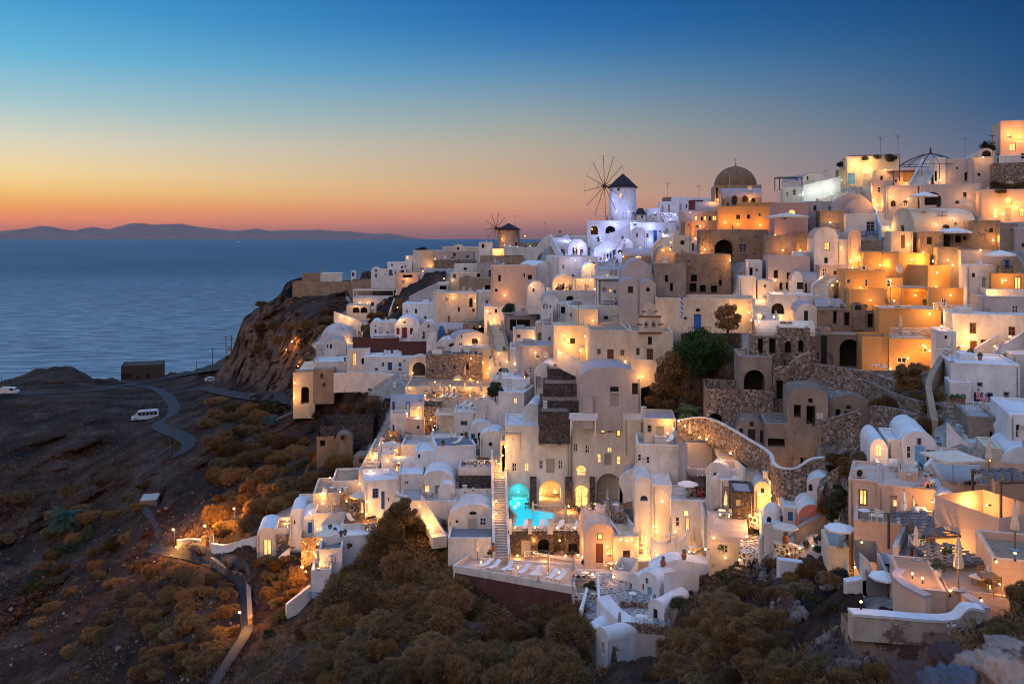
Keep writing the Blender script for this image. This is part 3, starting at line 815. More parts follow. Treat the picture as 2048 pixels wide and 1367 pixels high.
    faces_ = {0: ((x0, 0, 0), (1, 0, 0), (0, -1, 0), W), 1: ((x0, 0, 0), (0, 1, 0), (-1, 0, 0), dep), 2: ((-x0, 0, 0), (0, 1, 0), (1, 0, 0), dep)}
    for fi, (O, ax, nr_, Wf) in faces_.items():
        mm = MB()
        holes(mm, Wf, -fd, hs, [e for e, _ in fr[fi]], O, ax, nr_)
        if fi == 1: mm.f = [tuple(reversed(q)) for q in mm.f]
        m.add(mm.v, mm.f)
    m.quad((-x0, dep, -fd), (x0, dep, -fd), (x0, dep, hs), (-x0, dep, hs))
    if roof in 'ft':
        m.quad((x0, 0, hs), (-x0, 0, hs), (-x0, dep, hs), (x0, dep, hs))
    root['_wm'] = wm.name
    m.build('wall', wm, root, solid=True)
    for fi, lst in fr.items():
        O, ax, nr_, Wf = faces_[fi]
        for e, k in lst:
            pane(root, k, Wf, O, ax, nr_, e, 'door' if k in 'dDgLcr' and (e[3] > 1.55 or e[1] < .3) else ('opening' if k in 'kn' else 'window'))
    for fi, e, k in proud:
        O, ax, nr_, Wf = faces_[fi]
        if k in 'kn': e = (*e[:5], -.012); 
        pane(root, k, Wf, O, ax, nr_, e, 'door' if k in 'dDgLcr' and e[3] > 1.55 else ('opening' if k in 'kn' else 'window'))
    # roof
    q = MB()
    if roof in 'vV':
        e_ = .10; dps = .3
        A = arcpts(W, hs, r); B = arcpts(W + 2 * e_, hs, r + e_, x0=-e_)
        A = [(x + x0, z) for x, z in A]; B = [(x + x0, z) for x, z in B]
        # front gable upstand, then the barrel behind
        nA = len(A)
        lun = MB(); lun.poly([(x, 0, z) for x, z in A])
        lun.build('gable', wm, root, solid=True); lun = MB(); lun.poly([(x, dep, z) for x, z in A][::-1]); lun.build('gable', wm, root, solid=True)
        for k in range(nA - 1):
            if roof == 'v':
                q.quad((A[k][0], 0, A[k][1]), (B[k][0], 0, B[k][1]), (B[k + 1][0], 0, B[k + 1][1]), (A[k + 1][0], 0, A[k + 1][1]))
                q.quad((B[k][0], 0, B[k][1]), (B[k][0], dps, B[k][1]), (B[k + 1][0], dps, B[k + 1][1]), (B[k + 1][0], 0, B[k + 1][1]))
                q.quad((B[k][0], dps, B[k][1]), (A[k][0], dps, A[k][1]), (A[k + 1][0], dps, A[k + 1][1]), (B[k + 1][0], dps, B[k + 1][1]))
            q.quad((A[k][0], 0, A[k][1]), (A[k][0], dep, A[k][1]), (A[k + 1][0], dep, A[k + 1][1]), (A[k + 1][0], 0, A[k + 1][1]))
        q.build('vaulted_roof', rm, root, solid=True)
    elif roof in 'xX':
        A = arcpts(dep, hs, r)
        lun = MB(); lun.poly([(x0, y, z) for y, z in A][::-1]); lun.build('gable', wm, root, solid=True); lun = MB(); lun.poly([(-x0, y, z) for y, z in A]); lun.build('gable', wm, root, solid=True)
        for k in range(len(A) - 1): q.quad((x0, A[k][0], A[k][1]), (-x0, A[k][0], A[k][1]), (-x0, A[k + 1][0], A[k + 1][1]), (x0, A[k + 1][0], A[k + 1][1]))
        e_ = .08
        for sx_ in (-1, 1):
            for k in range(len(A) - 1):
                xa = sx_ * (-x0 + .04); xb = sx_ * (-x0 - .22)
                s_ = lambda pnt: (pnt[0], pnt[1] + e_)
                a_, b_ = s_(A[k]), s_(A[k + 1])
                q.quad((xa, *a_), (xb, *a_), (xb, *b_), (xa, *b_))
                q.quad((xa, *A[k]), (xa, *a_), (xa, *b_), (xa, *A[k + 1]))
        q.build('vaulted_roof', rm, root, solid=True)
    elif roof == 'o':
        s_ = MB(); s_.box(x0, 0, hs - .05, -x0, dep, hs + .12); s_.build('cornice', wm, root, solid=True)
        rr = min(W, dep) / 2 * .94
        q.lathe([(rr * math.cos(w), r * math.sin(w)) for w in [k * math.pi / 2 / 8 for k in range(9)]], 24, (0, dep / 2, hs + .1))
        dm = q.build('dome', rm, root, solid=True, smooth=True)
        if cat == 'church':
            s_ = MB(); s_.lathe([(.3, 0), (.34, .3), (.12, .5), (.2, .75), (.02, 1.1)], 10, (0, dep / 2, hs + r)); s_.bar((0, dep / 2, hs + r + 1), (0, dep / 2, hs + r + 1.9), .04, n=4); s_.bar((-.3, dep / 2, hs + r + 1.55), (.3, dep / 2, hs + r + 1.55), .04, n=4); s_.build('finial', GREYP, dm)
            s_ = MB(); [s_.bar((rr * math.cos(a_) * math.cos(t_ * .1745), dep / 2 + rr * math.sin(a_) * math.cos(t_ * .1745), hs + .1 + r * math.sin(t_ * .1745)), (rr * math.cos(a_) * math.cos(t_ * .1745 + .1745), dep / 2 + rr * math.sin(a_) * math.cos(t_ * .1745 + .1745), hs + .1 + r * math.sin(t_ * .1745 + .1745)), .09, n=4) for a_ in [k * math.pi / 6 for k in range(12)] for t_ in range(9)]; s_.build('dome_rib', rm, dm)
    elif roof == 'p':
        e_ = .25
        q.add([(x0 - e_, -e_, hs), (-x0 + e_, -e_, hs), (-x0 + e_, dep + e_, hs), (x0 - e_, dep + e_, hs), (x0 + W * .25, dep / 2, Hh), (-x0 - W * .25, dep / 2, Hh)], [(0, 1, 5, 4), (1, 2, 5), (2, 3, 4, 5), (3, 0, 4), (0, 3, 2, 1)])
        q.build('pitched_roof', rm, root, solid=True)
    elif roof in 'ft':
        th = .26 if roof == 'f' else .24
        k_ = .025
        def ring(z0_, z1_):
            o_ = [(x0 - k_, -k_), (-x0 + k_, -k_), (-x0 + k_, dep + k_), (x0 - k_, dep + k_)]
            i_ = [(x0 + th, th), (-x0 - th, th), (-x0 - th, dep - th), (x0 + th, dep - th)]
            md = [(x0 + th * .35, th * .35), (-x0 - th * .35, th * .35), (-x0 - th * .35, dep - th * .35), (x0 + th * .35, dep - th * .35)]
            vs = [(x, y, z0_) for x, y in o_] + [(x, y, z1_ - .07) for x, y in o_] + [(x, y, z1_) for x, y in md] + [(x, y, z1_ - .05) for x, y in i_] + [(x, y, z0_) for x, y in i_]
            fs = []
            for lay in range(4):
                for j in range(4):
                    fs.append((lay * 4 + j, lay * 4 + (j + 1) % 4, lay * 4 + 4 + (j + 1) % 4, lay * 4 + 4 + j))
            fs += [(0 + j, 16 + j, 16 + (j + 1) % 4, (j + 1) % 4) for j in range(4)]
            q.add(vs, fs)
        ring(hs, Hh)
        q.build('parapet', wm, root, solid=True)
        f_ = MB(); f_.quad((x0 + th * .5, th * .5, hs + .02), (-x0 - th * .5, th * .5, hs + .02), (-x0 - th * .5, dep - th * .5, hs + .02), (x0 + th * .5, dep - th * .5, hs + .02))
        f_.build('floor' if roof == 't' else 'flat_roof', fl or (FLOORT if roof == 't' else rm), root, solid=True)
    return root, W, hs
def T(u0, u1, vt, vb, wm, n, **k):
    k.setdefault('dep', 6); k.setdefault('cat', 'terrace')
    return H(u0, u1, vt, vb, 't', wm, n, k.pop('o', ''), **k)
def WL(line, h, th, mat, n, cap=None, z=0.0, D=None, name='boundary_wall', cat='wall', below=1.4, sm=5, Dl=None):
    """a free-standing or retaining wall that follows a line; the line is read at the wall's foot"""
    pts = []
    if Dl: pts = [pt(u, v, d) for (u, v), d in zip(line, Dl)]
    else: pts = [G(u, v) if D is None else pt(u, v, D) for u, v in line]
    C = catmull(pts, sm) if sm > 1 else pts
    hs = [h] * len(C) if not isinstance(h, (list, tuple)) else list(np.interp(np.linspace(0, 1, len(C)), np.linspace(0, 1, len(h)), h))
    root = empty(name, C[0], 0, n, cat)
    us_ = [p[0] for p in line]; vs_ = [p[1] for p in line]
    REG.append((sum(us_) / len(us_), sum(vs_) / len(vs_), 20, n, min(us_), max(us_), min(vs_) - 10, max(vs_)))
    def strip(t, a, b_, nm, mt):
        m = MB(); ring_ = []
        for i, p in enumerate(C):
            d = C[min(i + 1, len(C) - 1)] - C[max(i - 1, 0)]; d.z = 0
            if d.length < 1e-6: d = Vector((1, 0, 0))
            d.normalize(); s = Vector((d.y, -d.x, 0)) * t / 2
            q = p - C[0] + Vector((0, 0, z))
            za, zb_ = a(i), b_(i)
            ring_.append([q + s + Vector((0, 0, za)), q + s + Vector((0, 0, zb_)), q - s + Vector((0, 0, zb_)), q - s + Vector((0, 0, za))])
        vs = [x for r_ in ring_ for x in r_]
        fs = []
        for i in range(len(C) - 1):
            for k in range(4): fs.append((i * 4 + k, i * 4 + (k + 1) % 4, i * 4 + 4 + (k + 1) % 4, i * 4 + 4 + k))
        fs += [(0, 1, 2, 3), tuple((len(C) - 1) * 4 + k for k in (3, 2, 1, 0))]
        m.add(vs, fs); m.build(nm, mt, root, solid=True)
    strip(th, lambda i: -below, lambda i: hs[i], 'wall_body', mat)
    if cap: strip(th + .08, lambda i: hs[i] + .002, lambda i: hs[i] + .14, 'coping', cap)
    return root
def ST(u0, v0, u1, v1, w, n, mat=None, wall=None, D0=None, D1=None, nose=None, dep=None, name='staircase'):
    """a flight of steps from the picture point u0,v0 (foot) up to u1,v1 (head)"""
    a = pt(u0, v0, D0 or Df(u0, v0)) + Vector((0, 0, .12)); b_ = pt(u1, v1, D1 or Df(u1, v1)) + Vector((0, 0, .12))
    d = b_ - a; rise = d.z; d.z = 0; L = d.length
    if L < rise * 1.1:
        pass
    dirn = d.normalized()
    rz = math.atan2(dirn.y, dirn.x)
    root = empty(name, a, rz, n, 'stairs')
    REG.append(((u0 + u1) / 2, (v0 + v1) / 2, 15, n, min(u0, u1) - 8, max(u0, u1) + 8, min(v0, v1), max(v0, v1)))
    N = max(4, int(round(abs(rise) / .2)))
    m = MB(); ns = MB()
    for k in range(N):
        z1_ = rise * (k + 1) / N; xa = L * k / N
        m.box(xa, -w / 2, min(0, z1_) - 1.2 if k == 0 else z1_ - rise / N - .6, L * (k + 1) / N + .02 * (k % 2), w / 2, z1_)
        if nose: ns.box(xa - .02, -w / 2 - .01, z1_ - .05, xa + .10, w / 2 + .01, z1_ + .012)
    m.build('steps', mat or FLOORT, root, solid=True)
    if nose: ns.build('nosing', nose, root)
    if wall:
        for s in (-1, 1):
            q = MB(); y0, y1 = (w / 2, w / 2 + .3) if s > 0 else (-w / 2 - .3, -w / 2)
            q.add([(-.3, y0, -1.6), (-.3, y1, -1.6), (L + .2, y1, rise - 1.6), (L + .2, y0, rise - 1.6), (-.3, y0, .75), (-.3, y1, .75), (L + .2, y1, rise + .75), (L + .2, y0, rise + .75)],
                  [(0, 1, 2, 3), (4, 7, 6, 5), (0, 4, 5, 1), (1, 5, 6, 2), (2, 6, 7, 3), (3, 7, 4, 0)])
            q.build('side_wall', wall, root, solid=True)
    return root
# ---------------- the far end: windmills and the ridge
def windmill(u0, u1, vt, vb, D, hub, rx, rz_, wallm, n, ops, apex, facing, nsp=12, capr=THATCH, red=True):
    R_ = (u1 - u0) / 2 / F * D
    base = pt((u0 + u1) / 2, vb, D)
    h = (vb - vt) / F * D
    root = empty('windmill', base, 0, n, 'windmill')
    REG.append(((u0 + u1) / 2, (vt + vb) / 2, (vb - vt) / 2, n, u0, u1, apex, vb))
    m = MB(); m.lathe([(R_ * 1.03, -2), (R_ * 1.03, 0), (R_ * .985, h * .5), (R_ * .95, h)], 32); m.build('tower', wallm, root, solid=True, smooth=True)
    ha = (vt - apex) / F * D
    m = MB(); m.lathe([(R_ * .9, h - .1), (R_ * 1.06, h - .05), (R_ * 1.08, h + .12), (R_ * .80, h + ha * .28), (R_ * .48, h + ha * .60), (R_ * .16, h + ha * .86), (R_ * .07, h + ha * .95), (0.01, h + ha)], 32)
    m.build('thatched_cap', capr, root, solid=True, smooth=True)
    if red:
        m = MB(); m.lathe([(R_ * 1.075, h - .08), (R_ * 1.1, h - .08), (R_ * 1.1, h + .06), (R_ * 1.075, h + .06)], 32); m.build('eaves_ring', SPINDLE, root)
    hb = pt(hub[0], hub[1], D - R_ * .6) - base
    fa = R(facing)
    ax = Vector((-math.sin(fa), -math.cos(fa), 0.06)).normalized()
    side = Vector((math.cos(fa), -math.sin(fa), 0)); up = ax.cross(side); up = up if up.z > 0 else -up
    rad = rz_ / F * D
    w = empty('sail_wheel', (0, 0, 0)); w.parent = root; w.empty_display_size = .1
    m = MB(); m.bar(hb - ax * (R_ * 1.2), hb + ax * .9, .16, .12, 8); m.build('axle', SPINDLE, w)
    m = MB(); m.bar(hb - ax * .25, hb + ax * .25, .38, .38, 12); m.build('hub', SPINDLE, w)
    tips = []
    for k in range(nsp):
        t = 2 * math.pi * k / nsp + .12
        tip = hb + (side * math.cos(t) + up * math.sin(t)) * rad
        tips.append(tip)
        m = MB(); m.bar(hb, tip, .085, .05, 5); m.build('spar', SPINDLE, w)
    m = MB(); bow = hb + ax * 2.0
    for k in range(nsp):
        m.bar(tips[k], tips[(k + 1) % nsp], .018, n=3, cap=False); m.bar(tips[k], bow, .014, n=3, cap=False)
    m.build('rigging_wire', METALD, w)
    for k, cu, cv, pw, ph_ in ops:
        x = (cu - (u0 + u1) / 2) / F * D; z = (vb - cv) / F * D; y = -math.sqrt(max(R_ * R_ - x * x, .01)) * .985
        an = math.atan2(x, -y); ww = pw / F * D / 2; hh = ph_ / F * D / 2
        tx = Vector((math.cos(an), math.sin(an), 0)); c = Vector((x, y, z)); nn = Vector((math.sin(an), -math.cos(an), 0))
        fm, pm = GLZ[k]
        m = MB(); f = MB()
        m.poly([c + nn * .05 - tx * ww - Vector((0, 0, hh)), c + nn * .05 + tx * ww - Vector((0, 0, hh)), c + nn * .05 + tx * ww + Vector((0, 0, hh)), c + nn * .05 - tx * ww + Vector((0, 0, hh))])
        o = m.build('door' if k in 'dDg' else 'window', pm, root)
        if fm:
            for s in (-1, 1):
                f.bar(c + nn * .06 + tx * ww * s - Vector((0, 0, hh)), c + nn * .06 + tx * ww * s + Vector((0, 0, hh)), .07, n=4)
                f.bar(c + nn * .06 - tx * ww + Vector((0, 0, hh * s)), c + nn * .06 + tx * ww + Vector((0, 0, hh * s)), .07, n=4)
            f.build('frame', fm, o)
    return root
windmill(1218, 1273, 375, 443, 205, (1209, 372), 42, 62, WHITE, 'white windmill with a dark thatched cap and bare sail spars', [('k', 1234, 380, 4, 6), ('l', 1238, 392, 5, 7), ('g', 1246, 431, 7, 11), ('d', 1264, 432, 6, 14)], 347, 54)
windmill(995, 1040, 459, 498, 238, (992, 456), 24, 30, TAN, 'small cream windmill with a low cone roof', [('k', 1034, 467, 2, 4), ('k', 1032, 489, 6, 9)], 446, 40, 10)
T(1175, 1282, 441, 472, WHITE, 'white terrace block with two deep arches under the big windmill', o='k 1189 460 15 18 Ad;k 1221 459 20 15 Ad', D=199, dep=14, ph=.5)
H(1273, 1291, 415, 446, 'p', CREAM, 'little dark-roofed house beside the big windmill', 'k 1284 436 4 10', D=203, dep=5, rm=THATCH)
H(1294, 1322, 416, 436, 'f', WHITE, 'low white block at the seaward end of the ridge complex', D=207, dep=7)
H(1320, 1345, 403, 431, 'f', WHITE, 'white ridge house with two tall grey shutters', 's 1325 419 3 15;s 1338 418 4 18', D=205, dep=7)
H(1344, 1420, 395, 431, 'f', WHITE, 'long white ridge house with a dark red awning', 'g 1361 414 4 14;k 1350 406 2 2;k 1373 412 3 8;r 1392 410 30 20', D=204, dep=8)
H(1327, 1344, 394, 404, 'f', BROWNP, 'small brown roof room on the white ridge house', D=210, dep=5)
WL([(1297, 444), (1315, 438), (1356, 439)], 1.3, .4, RUBW, 'pierced white parapet on the ridge', WHITE, D=200)
H(1329, 1360, 437, 452, 'f', WARM, 'small house with a maroon awning below the pierced parapet', 'r 1345 446 16 8', D=197, dep=5)
T(1261, 1352, 444, 500, WHITE, 'broad lilac-white house wall below the windmill path', D=193, dep=7, o='D 1310 471 8 22;w 1320 463 4 5', ph=.4)
H(1263, 1290, 454, 497, 'V', WARM, 'tall rounded house with one small window below the windmill', 'f 1274 470 4 9', D=190, dep=6, rise=.9)
H(1290, 1307, 460, 497, 'V', WHITE, 'narrow rounded annex with a tall window', 'f 1295 471 5 9', D=189.5, dep=5, rise=.7)
WL([(1216, 487), (1240, 478), (1264, 466), (1290, 452)], 2.0, .5, WHITE, 'sloping white wall with a red painted mark', WHITE, D=196)
WL([(1188, 509), (1214, 494), (1240, 480)], 1.4, .6, WHITE, 'white ramp wall rising to the windmill', None, D=188)
H(1136, 1175, 478, 516, 'V', WHITE, 'blue-white vaulted shop front with figures before it', 'g 1149 504 9 17;w 1165 502 5 9', D=193, dep=8, rise=2.2)
H(1181, 1226, 481, 516, 'o', WHITE, 'broad white dome house', 'f 1194 503 11 6', D=194, dep=8, rise=2.6)
T(1128, 1178, 471, 492, WHITE, 'blue-lit terrace with orange chairs', D=204, dep=7, ph=.5)
H(1178, 1225, 473, 497, 'V', WHITE, 'low white vault behind the broad dome', D=201, dep=6, rise=1.6)
H(1239, 1266, 477, 500, 'V', WARM, 'small arched house with a fanlight', 'f 1249 481 4 3;g 1249 490 5 8', D=187, dep=5)
H(1233, 1248, 492, 512, 'V', WARM, 'tiny arched niche house', 'k 1240 503 8 8 A', D=184, dep=4)
ST(1106, 518, 1130, 470, 4.0, 'long dark stair beside the blue terrace', MAUVE, None, D0=198, D1=215)
ST(1140, 516, 1118, 476, 3.5, 'blue-white stair up to the terrace with orange chairs', WHITE, WHITE, D0=192, D1=204)
WL([(1068, 512), (1084, 492), (1100, 480)], 1.5, .6, WARM, 'pale stair wall on the dark slope', None, D=205)
for a, b_, c, d, n in ((1040, 1062, 486, 497, 'flat far house with a lit awning'), (1062, 1086, 484, 496, 'low grey far house'), (1088, 1104, 474, 492, 'far white house with a pointed gable'), (1104, 1128, 478, 492, 'dim brown far house beside the blue terrace')):
    H(a, b_, c, d, 'p' if 'gable' in n else 'f', WARM if 'white' in n else BROWNP, n, f'k {(a + b_) / 2} {(c + d) / 2 + 2} 4 5', D=228, dep=5, rise=.9)
# ---------------- church and the tan houses
H(1430, 1523, 330, 405, 'o', TAN, 'old church with a great brown dome', 'k 1434 385 4 22 A', D=182, dep=12, rise=4.2, cat='church', rm=DOMEC)
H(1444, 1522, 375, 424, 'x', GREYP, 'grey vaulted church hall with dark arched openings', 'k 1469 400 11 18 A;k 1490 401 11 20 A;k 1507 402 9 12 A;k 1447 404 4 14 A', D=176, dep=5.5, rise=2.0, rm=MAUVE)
H(1393, 1440, 402, 432, 'x', TAN, 'dark vaulted house seaward of the church', D=181, dep=6, rise=2.6, rm=MAUVE)
H(1361, 1437, 422, 462, 'f', TAN, 'tan house with three lit belfry niches', 'L 1392 436 7 10;L 1410 436 7 10;L 1429 436 9 10;k 1404 437 4 8;k 1420 437 4 8', D=176, dep=7, rm=MAUVE)
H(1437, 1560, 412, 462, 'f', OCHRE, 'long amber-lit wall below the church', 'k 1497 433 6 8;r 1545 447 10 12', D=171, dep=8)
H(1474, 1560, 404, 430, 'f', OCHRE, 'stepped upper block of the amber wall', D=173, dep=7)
H(1399, 1537, 459, 522, 'f', BROWNP, 'old brown stone house with a wide arched porch', 'k 1448 497 38 36 Ad;f 1486 496 17 18', D=150, dep=8, rm=TAN)
H(1345, 1382, 470, 500, 'f', CREAM, 'small cream house beside the amber stair', 'k 1365 485 8 8', D=168, dep=5)
ST(1322, 504, 1350, 462, 3.0, 'amber-lit stair below the maroon awning', CREAM, CREAM, D0=170, D1=184)
H(1246, 1318, 496, 524, 'x', TAN, 'tan flat vault with a lit lunette', 'l 1277 514 12 4 A;k 1268 517 6 4', D=175, dep=6, rise=1.6, rm=MAUVE)
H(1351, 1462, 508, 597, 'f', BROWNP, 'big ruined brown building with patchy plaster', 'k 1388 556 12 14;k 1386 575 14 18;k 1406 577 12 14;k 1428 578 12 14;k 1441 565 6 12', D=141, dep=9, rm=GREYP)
H(1310, 1352, 493, 540, 'V', GREYP, 'pale gable end against the ruined brown building', D=147, dep=9, rise=2.2)
H(1241, 1309, 518, 598, 'V', SHADEW, 'large barrel-vaulted house in the village middle', '', D=141, dep=12, rise=4.4, rm=MAUVE)
H(1308, 1372, 526, 600, 'f', GREYP, 'grey house wing with two dark doors', 'k 1333 557 6 14;k 1343 574 6 16', D=139.5, dep=8, rm=MAUVE)
H(1239, 1280, 556, 624, 'V', SHADEW, 'white house with a soft rounded roofline and one dark window', 'k 1261 579 10 13 f', D=135, dep=8, rise=1.3, rm=MAUVE)
H(1280, 1312, 560, 622, 'V', SHADEW, 'white house with a small square window', 'k 1296 579 7 8 f', D=134.4, dep=7, rise=.8, rm=MAUVE)
T(1311, 1510, 596, 664, CREAM, 'long cream retaining wall with a blue door', D=131, dep=9, o='D 1395 644 15 32;k 1396 620 8 6;k 1371 636 6 5', ph=.6)
H(1478, 1512, 552, 610, 'f', WARM, 'white upright wall end at the head of the long cream wall', D=132, dep=3)
H(1196, 1240, 533, 560, 'x', WARM, 'cream house with an arched lit lunette and grey columns', 'l 1212 552 12 7 A;g 1223 546 6 14;g 1231 545 6 12', D=152, dep=6, rise=.8, rm=MAUVE)
H(1197, 1240, 555, 606, 'f', WARM, 'white house with a green pergola and balcony', 'g 1209 579 9 9;l 1221 581 6 7;w 1230 583 6 8', D=144, dep=7)
T(1095, 1196, 580, 608, WARM, 'white terrace wall of the lamplit restaurant', D=160, dep=9, ph=.5, o='k 1140 598 16 14 Af', fl=CREAM)
H(1105, 1150, 548, 582, 'V', CREAM, 'rough lit rock vault of the restaurant', 'k 1120 575 18 12 A', D=168, dep=5, rise=2.2, rm=WARM)
H(1148, 1196, 556, 582, 'f', CREAM, 'bright lamplit wall with two lanterns', 'g 1171 573 3 14', D=165, dep=5)
H(1118, 1196, 513, 560, 'f', WARM, 'tall white wall below the blue-white shops', '', D=172, dep=14, yaw=-8)
H(1164, 1198, 525, 556, 'V', WHITE, 'small white vault with a lamp on its gable', '', D=167, dep=6)
H(1072, 1120, 522, 552, 'v', WHITE, 'violet-white vault roof with cables', '', D=181, dep=8, yaw=-25, rise=1.4, rm=WHITE)
H(982, 1072, 531, 592, 'f', PEACH, 'long peach wall sloping towards the sea', 'k 999 556 5 13;k 1060 554 8 9', D=178, dep=8)
H(1055, 1090, 562, 600, 'v', WARM, 'grey-roofed vault below the peach wall', 'k 1067 580 4 7', D=166, dep=8, rm=MAUVE, rise=1.8)
H(1084, 1117, 588, 632, 'v', WARM, 'small chapel-like house with three tall windows', 'f 1092 608 2 5;w 1088 613 4 11;w 1094 613 4 11;w 1101 615 4 11 A', D=153, dep=8, rm=MAUVE)
H(1116, 1146, 605, 632, 'f', WARM, 'white porch beside the three-windowed house', 'k 1130 620 16 14', D=152, dep=5, rm=MAUVE)
H(1137, 1240, 611, 664, 'f', WARM, 'grey flat-roofed house stepping back from the lane', 'w 1142 630 4 9', D=142, dep=9, rm=MAUVE)
H(1150, 1196, 618, 702, 'f', CREAM, 'tall cream wall block seaward of the bell-gable church', D=137, dep=7)
H(1108, 1185, 650, 722, 'f', CREAM, 'glowing cream courtyard wall', 'k 1129 678 2 3', D=135, dep=5)
H(1180, 1262, 660, 729, 'f', CREAM, 'cream church house with a brown door between two windows', 'd 1221 713 13 30;f 1198 703 9 12;f 1245 705 9 13', D=126, dep=12, cat='church', rm=TAN)
H(1261, 1346, 662, 730, 'f', CREAM, 'cream church house with a brown door under a square window', 'd 1300 711 13 28;f 1276 703 8 15;k 1300 681 8 16 f', D=125.4, dep=12, cat='church', rm=TAN)
H(1160, 1282, 733, 822, 'V', SHADEW, 'lone house with a curved roofline and two dark openings', 'g 1229 799 17 26;k 1229 778 17 10 f;k 1270 777 12 23 f', D=118, dep=8, rise=1.5, rm=MAUVE)
WL([(1262, 760), (1290, 752), (1312, 744)], [3.0, 1.5], .6, CREAM, 'lamplit yellow wall curving behind the lone house', None, D=119)
WL([(1165, 738), (1130, 722), (1114, 712)], 1.0, .5, WARM, 'curved parapet of the church forecourt', WARM, D=125)
# stone terraces
for k, (a, b_, vt, vb, D_) in enumerate(((1096, 1164, 737, 765, 128), (1088, 1166, 766, 790, 124), (1082, 1164, 800, 820, 120.5), (1078, 1140, 822, 848, 117.5))):
    T(a, b_, vt, vb, RUBD, ('topmost', 'second', 'third', 'lowest')[k] + ' of the four dark stone garden terraces', D=D_, dep=5, ph=.15, fl=BROWNP)
H(1045, 1120, 690, 757, 'f', SHADEW, 'plain mauve-white block with a satellite dish', D=138, dep=6, yaw=-10, rm=MAUVE)
H(1069, 1110, 727, 782, 'v', WARM, 'narrow vaulted stair house with an arched niche', 'g 1078 764 13 24 A', D=131, dep=7, yaw=12, rm=WARM)
H(1024, 1060, 757, 800, 'f', WHITE, 'pale blue-roofed room with white shelves', D=135, dep=6)
H(997, 1048, 783, 853, 'f', WARM, 'white block with one small lit window', 'l 1030 801 8 12;k 1001 825 2 2', D=130, dep=7, yaw=14)
H(1046, 1080, 808, 852, 'v', WARM, 'plain rounded house above the hotel', '', D=122, dep=7, yaw=10)
# ---------------- upper right
H(2001, 2080, 240, 312, 'f', PEACH, 'tall peach building with a lit balcony door at the very top', 'L 2025 294 14 16;l 2040 282 14 5', D=155, dep=8)
H(1995, 2080, 310, 330, 'f', WARM, 'white wall below the tall peach building', 'k 1996 316 3 18;k 2046 312 8 10', D=152, dep=6)
H(1937, 1992, 304, 318, 'p', CREAM, 'little cream gabled house on the skyline', D=160, dep=5, rise=1)
H(1955, 1988, 297, 325, 'v', CREAM, 'cream arch beside the round skyline shrub', 'k 1973 307 18 12 A', D=156, dep=5)
H(1691, 1798, 312, 372, 'f', CREAM, 'floodlit white house with a tall arched doorway', 'c 1703 357 14 22;l 1735 336 20 14 A;g 1735 359 17 24', D=168, dep=8)
H(1700, 1800, 309, 318, 'f', TAN, 'rock-edged roof terrace of the floodlit house', D=172, dep=6)
H(1677, 1694, 338, 372, 'f', TAN, 'brown buttress beside the floodlit house', D=168, dep=4)
H(1605, 1654, 346, 368, 'v', WARM, 'small pale vault on the skyline', 'k 1615 356 3 8', D=170, dep=9, yaw=-8, rm=MAUVE)
H(1561, 1608, 374, 404, 'f', WARM, 'white stepped block seaward of the bright parapet', D=165, dep=7)
H(1575, 1604, 363, 380, 'f', WARM, 'white roof room above the stepped block', D=168, dep=4)
WL([(1606, 398), (1640, 390), (1680, 380)], 2.4, .5, WHITE, 'brilliantly lit white parapet with rounded merlons', WHITE, D=163)
H(1664, 1745, 386, 432, 'V', MAUVE, 'grey-mauve house with a dome-shaped roof', '', D=152, dep=7, rise=3.0)
H(1733, 1752, 371, 402, 'f', CREAM, 'little orange-lit house by the steps', 'k 1743 385 3 12', D=158, dep=5)
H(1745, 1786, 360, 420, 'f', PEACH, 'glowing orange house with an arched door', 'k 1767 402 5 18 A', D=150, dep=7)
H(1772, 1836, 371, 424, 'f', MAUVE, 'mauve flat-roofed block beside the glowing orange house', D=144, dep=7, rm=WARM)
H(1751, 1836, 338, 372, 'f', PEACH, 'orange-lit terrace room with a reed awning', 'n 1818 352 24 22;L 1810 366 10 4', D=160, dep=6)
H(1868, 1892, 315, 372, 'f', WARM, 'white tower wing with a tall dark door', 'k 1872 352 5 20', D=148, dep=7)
H(1891, 1946, 317, 372, 'f', SHADEW, 'pale recessed wing with a dark doorway', 'k 1933 353 8 17', D=147, dep=6)
H(1943, 1987, 314, 378, 'f', SHADEW, 'plain white cube with one tiny window', 'k 1958 349 6 6 f', D=143, dep=6)
H(1841, 1962, 368, 420, 'f', SHADEW, 'broad pale house with a shadowed half arch', 'k 1866 397 34 26 A;k 1877 405 8 18', D=141, dep=8)
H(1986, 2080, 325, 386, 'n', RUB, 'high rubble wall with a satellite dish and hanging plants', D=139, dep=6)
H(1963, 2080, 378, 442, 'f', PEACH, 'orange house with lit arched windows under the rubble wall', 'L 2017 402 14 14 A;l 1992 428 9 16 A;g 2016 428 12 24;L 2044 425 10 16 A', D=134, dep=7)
ST(1838, 376, 1862, 326, 2.4, 'white stair beside the tower wing', WARM, WARM, D0=147, D1=160)
H(1549, 1616, 405, 470, 'f', PINK, 'dusky pink block house with a glowing arched window', 'L 1584 427 13 15 A', D=152, dep=9)
T(1530, 1592, 470, 524, GREYP, 'grey-brown terrace wall under a wide cream parasol', D=144, dep=8, fl=FLOORT, ph=.6)
H(1592, 1626, 462, 520, 'f', GREYP, 'grey house corner beside the wide parasol', D=145, dep=6)
T(1640, 1700, 420, 455, TAN, 'shaded terrace with blue railings', D=150, dep=7, ph=.2)
T(1692, 1778, 427, 470, WARM, 'white house with a railed roof terrace and one window', D=146, dep=7, o='f 1741 453 17 20', ph=.15)
H(1690, 1748, 398, 428, 'v', MAUVE, 'mauve rounded vault behind the railed roof', '', D=151, dep=7, rise=2.0)
